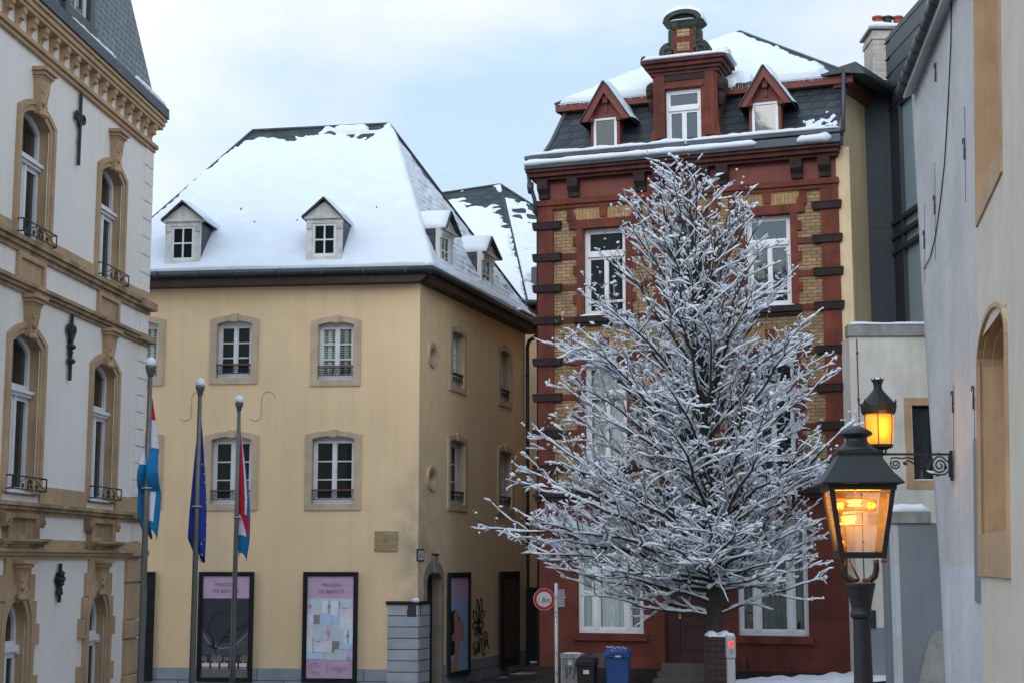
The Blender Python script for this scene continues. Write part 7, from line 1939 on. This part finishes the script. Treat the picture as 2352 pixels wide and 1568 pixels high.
# crown outline measured left and right of the trunk: (height, reach)
OL = [(at_depth(1640, v, TD).z, (1640 - (1640 - 1580) * max(0, min(1, (1287 - v) / 900)) - u) / 3575 * TD) for v, u in ((1400, 1330), (1365, 1290), (1290, 1195), (1200, 1100), (1110, 1140), (1000, 1215), (880, 1240), (760, 1262), (680, 1285), (600, 1335), (520, 1385), (430, 1445), (370, 1480), (338, 1545))]
OR = [(at_depth(1640, v, TD).z, (u - (1640 - 60 * max(0, min(1, (1287 - v) / 900)))) / 3575 * TD) for v, u in ((1400, 1720), (1350, 1900), (1290, 1895), (1200, 1905), (1090, 1925), (1000, 1960), (900, 1950), (800, 1915), (700, 1880), (620, 1850), (540, 1785), (450, 1725), (380, 1670), (338, 1600))]
def reach(tab, z):
    if z <= tab[0][0]: return tab[0][1] * .8
    for (a, ra), (b_, rb) in zip(tab, tab[1:]):
        if a <= z <= b_: return ra + (rb - ra) * (z - a) / (b_ - a)
    return .1
def crown_r(z, az):
    l, r = reach(OL, z), reach(OR, z); m_ = (l + r) / 2 * .95; c = math.cos(az)
    side = r if c > 0 else l
    return m_ * (1 - c * c) + side * c * c
UP = Vector((0, 0, 1))
def add_branch(bmb, smb, pts, rad, snow_k, seed, nb=5):
    bmb.tube(pts, rad, nb)
    if snow_k <= 0: return
    # snow lying along the upper side: lens shaped section, lumpy, broken on steep pieces
    run = []
    def flush():
        if len(run) < 2: run.clear(); return
        V = []; F = []; N = len(run); K = 6
        for i, (c, side, up, w_, h) in enumerate(run):
            e = .25 if i in (0, N - 1) else 1
            for k in range(K):
                a = 2 * math.pi * k / K; sn = math.sin(a)
                V.append(c + side * (math.cos(a) * w_ * e) + up * ((sn if sn > 0 else sn * .5) * h * e))
        for i in range(N - 1):
            for k in range(K): F.append((i * K + k, (i + 1) * K + k, (i + 1) * K + (k + 1) % K, i * K + (k + 1) % K))
        F += [tuple(range(K)), tuple(range(N * K - 1, N * K - K - 1, -1))]
        smb.add(V, F); run.clear()
    fp = []
    for i in range(len(pts) - 1):
        L = (pts[i + 1] - pts[i]).length; n_ = max(1, int(L / .05))
        for j in range(n_):
            k = j / n_; fp.append((pts[i].lerp(pts[i + 1], k), rad[i] + (rad[i + 1] - rad[i]) * k))
    fp.append((pts[-1], rad[-1]))
    for i, (p, r) in enumerate(fp):
        d = fp[min(i + 1, len(fp) - 1)][0] - fp[max(i - 1, 0)][0]
        if d.length < 1e-6: continue
        d.normalize(); steep = abs(d.z)
        q = .92 + .75 * noise.noise(p * 5.5 + Vector((seed, 0, 0))) + .6 * noise.noise(p * 17)
        amt = snow_k * q * (1.0 if steep < .62 else max(0, (.86 - steep) / .24))
        if amt < .24: flush(); continue
        side = d.cross(UP)
        if side.length < .05: flush(); continue
        side.normalize(); up = side.cross(d)
        w_ = r * .9 + .0102 * amt + .0025; h = (.022 + .32 * min(r, .05)) * amt + .004
        run.append((p + up * (r * .55 + h * .25), side, up, w_, h))
    flush()
    # a clump at the tip
    if snow_k > .55 and rad[-1] < .01 and random.random() < .45:
        p = pts[-1]; s = random.uniform(.010, .030) * min(1.2, snow_k)
        smb.blob((p.x, p.y, p.z + s * .4), (s * random.uniform(.8, 1.9), s * random.uniform(.8, 1.3), s * random.uniform(.6, 1.2)), 5, 3, 1.3, random.random() * 50)
def grow(start, d0, length, bend_up, sag, n_, wob):
    """a curved branch: starts in direction d0 and bends"""
    pts = [start.copy()]; d = d0.normalized()
    for i in range(n_):
        d = (d + UP * (bend_up / n_) + Vector((random.gauss(0, wob), random.gauss(0, wob), random.gauss(0, wob * .7)))).normalized()
        pts.append(pts[-1] + d * (length / n_))
    return pts
def rnd_dir(d, lo, hi, flat, zlo, zhi, sgn):
    """a child direction that forks off d, mostly sideways"""
    side = d.cross(UP); side = side.normalized() if side.length > .05 else Vector((1, 0, 0))
    up = side.cross(d)
    ph = sgn * abs(random.gauss(0, flat)); ax = side * (math.cos(ph) * sgn) + up * (abs(math.sin(ph)) * random.choice((1, 1, -.6)))
    an = R_(random.uniform(lo, hi))
    return (d * math.cos(an) + ax.normalized() * math.sin(an) + UP * random.uniform(zlo, zhi)).normalized()
def twigs(bmb, smb, q, rd, dens, lmin, lmax, depth):
    m_ = len(q) - 1; L2 = sum((q[i + 1] - q[i]).length for i in range(m_))
    n3 = int(L2 * dens * random.uniform(.8, 1.2) + random.random()); s3 = random.choice((-1, 1))
    for j in range(n3):
        t3 = min(.985, .12 + .88 * (j + random.random()) / n3); i3 = min(int(t3 * m_), m_ - 1); p3 = q[i3].lerp(q[i3 + 1], t3 * m_ - i3)
        d3 = (q[i3 + 1] - q[i3]).normalized(); s3 = -s3 if random.random() < .8 else s3
        d4 = rnd_dir(d3, 22, 62, .55, -.15, .35, s3)
        L3 = random.uniform(lmin, lmax) * (1.1 - .5 * t3); m3 = max(3, int(L3 / .07))
        q3 = grow(p3, d4, L3, random.uniform(-.25, .6), 0, m3, .23)
        r3 = min(.0030, rd[i3] * .7, .0016 + .0038 * L3)
        add_branch(bmb, smb, q3, [r3 - (r3 - .0022) * i / m3 for i in range(m3 + 1)], random.choice((0, 0, .5, .75, .95, 1.1, 1.25)), j + depth, 3)
        if depth and L3 > .26: twigs(bmb, smb, q3, [r3] * (m3 + 1), 4.2, .08, .22, 0)
def limb(z0, az, zt, rr, thick=1.0):
    p0, r0 = trunk_at(z0)
    tr_top, _ = trunk_at(min(zt, TP[-1].z - .05))
    R = crown_r(zt, az) * rr * .97
    tip = Vector((tr_top.x + R * math.cos(az), R * math.sin(az), zt))
    v = tip - p0; L = v.length
    out = Vector((math.cos(az), math.sin(az), 0))
    ctrl = p0 + out * (v.xy.length * .44) + UP * (v.z * .62 if v.z > .5 else v.z * .5)
    n_ = max(8, int(L / .22)); pts = []; rad = []
    rb = min(r0 * .42, (.007 + .0086 * L) * thick)
    for i in range(n_ + 1):
        t = i / n_; p = p0 * (1 - t) ** 2 + ctrl * 2 * t * (1 - t) + tip * t * t
        w_ = .065 * L
        p += Vector((noise.noise(p * .9 + Vector((az * 5, 0, 3))), noise.noise(p * .9 + Vector((az * 5, 7, 3))), .9 * noise.noise(p * 1.0 + Vector((az * 5, 3, 9))))) * (w_ * min(1, t * 1.6))
        p += Vector((noise.noise(p * 3.5), noise.noise(p * 3.5 + Vector((5, 0, 0))), noise.noise(p * 3.5 + Vector((0, 5, 0))))) * .035 * min(1, t * 5)
        pts.append(p); rad.append(rb * (1 - t) ** .8 + .0042)
    bmb, smb = MB(Tf), MB(Tf)
    add_branch(bmb, smb, pts, rad, 1.1, az * 3, 7)
    n2 = int((4 + L * 3.9) * (.66 if zt < 2.9 else 1 if zt < 9 else .72)); sgn = random.choice((-1, 1))
    for k in range(n2):
        t = .12 + .86 * (k + random.uniform(.0, 1.0)) / n2; f = min(t, .999) * n_; i = int(f); p = pts[i].lerp(pts[i + 1], f - i); r = rad[i]; d = (pts[i + 1] - pts[i]).normalized()
        sgn = -sgn if random.random() < .8 else sgn
        dd = rnd_dir(d, 24, 54, .5, .06 if zt < 4 else -.10, .32, sgn)
        L2 = min(2.0, .22 + .44 * L * (1 - t) ** .75 * random.uniform(.35, 1.4)); m_ = max(4, int(L2 / .13)); q = grow(p, dd, L2, random.uniform(-.2, .5), 0, m_, .16)
        r2 = min(r * .72, .0034 + .0047 * L2); rd = [r2 * (1 - i_ / m_) ** .8 + .0028 for i_ in range(m_ + 1)]
        add_branch(bmb, smb, q, rd, random.uniform(.8, 1.2), k + az, 5)
        twigs(bmb, smb, q, rd, 5.6 if zt < 2.9 else 8.2 if zt < 9 else 5.6, .08, .44, 1)
    twigs(bmb, smb, pts[n_ // 3:], rad[n_ // 3:], 2.2, .12, .4, 1)
    lb = bmb.build('limb', 'twig_bark', tree, smooth=True)
    if smb.v: smb.build('snow', 'snow', lb, smooth=True)['kind'] = 'stuff'
ga = 2.39996
N_ = 88; zlo = at_depth(1640, 1372, TD).z
def lut(tab, f):
    for (a, ra), (b_, rb) in zip(tab, tab[1:]):
        if f <= b_: return ra + (rb - ra) * (f - a) / (b_ - a)
    return tab[-1][1]
for i in range(N_):
    f = i / (N_ - 1)
    z0 = lut(((0, zlo + .12), (.25, 2.9), (.6, 5.2), (1, 8.3)), f)
    rise = lut(((0, .28), (.12, .55), (.26, 1.15), (.45, 2.2), (.65, 2.7), (.85, 2.6), (1, 2.3)), f) * random.uniform(.72, 1.12)
    az = .35 + ga * i + random.uniform(-.25, .25)
    limb(z0, az, min(z0 + rise, 11.1 - .3 * random.random()), random.uniform(.82, 1.05))
# a few strong side limbs seen plainly in the picture
for z0, az, zt, rr in ((1.98, 3.30, 2.30, .95), (2.0, 2.9, 2.6, .95), (2.7, 3.2, 3.75, 1.0), (3.0, 3.0, 3.3, .95), (1.98, -.15, 2.65, 1.0), (2.3, .25, 4.6, 1.02), (2.6, -.2, 5.6, 1.02), (3.3, 3.35, 5.2, 1.0), (2.2, 3.6, 2.9, .9), (4.2, .1, 7.0, 1.0), (4.6, 3.1, 7.2, 1.0), (2.4, .0, 3.4, 1.0), (2.9, 3.5, 4.4, 1.0), (2.3, 2.75, 3.1, 1.0), (3.6, 2.9, 4.6, 1.0), (3.0, -.3, 4.9, 1.0)):
    limb(z0, az, zt, rr)
for k in range(9):
    z0 = random.uniform(8.6, 10.3); limb(z0, random.uniform(0, 6.28), z0 + random.uniform(.7, 1.1), random.uniform(.3, .9), .8)
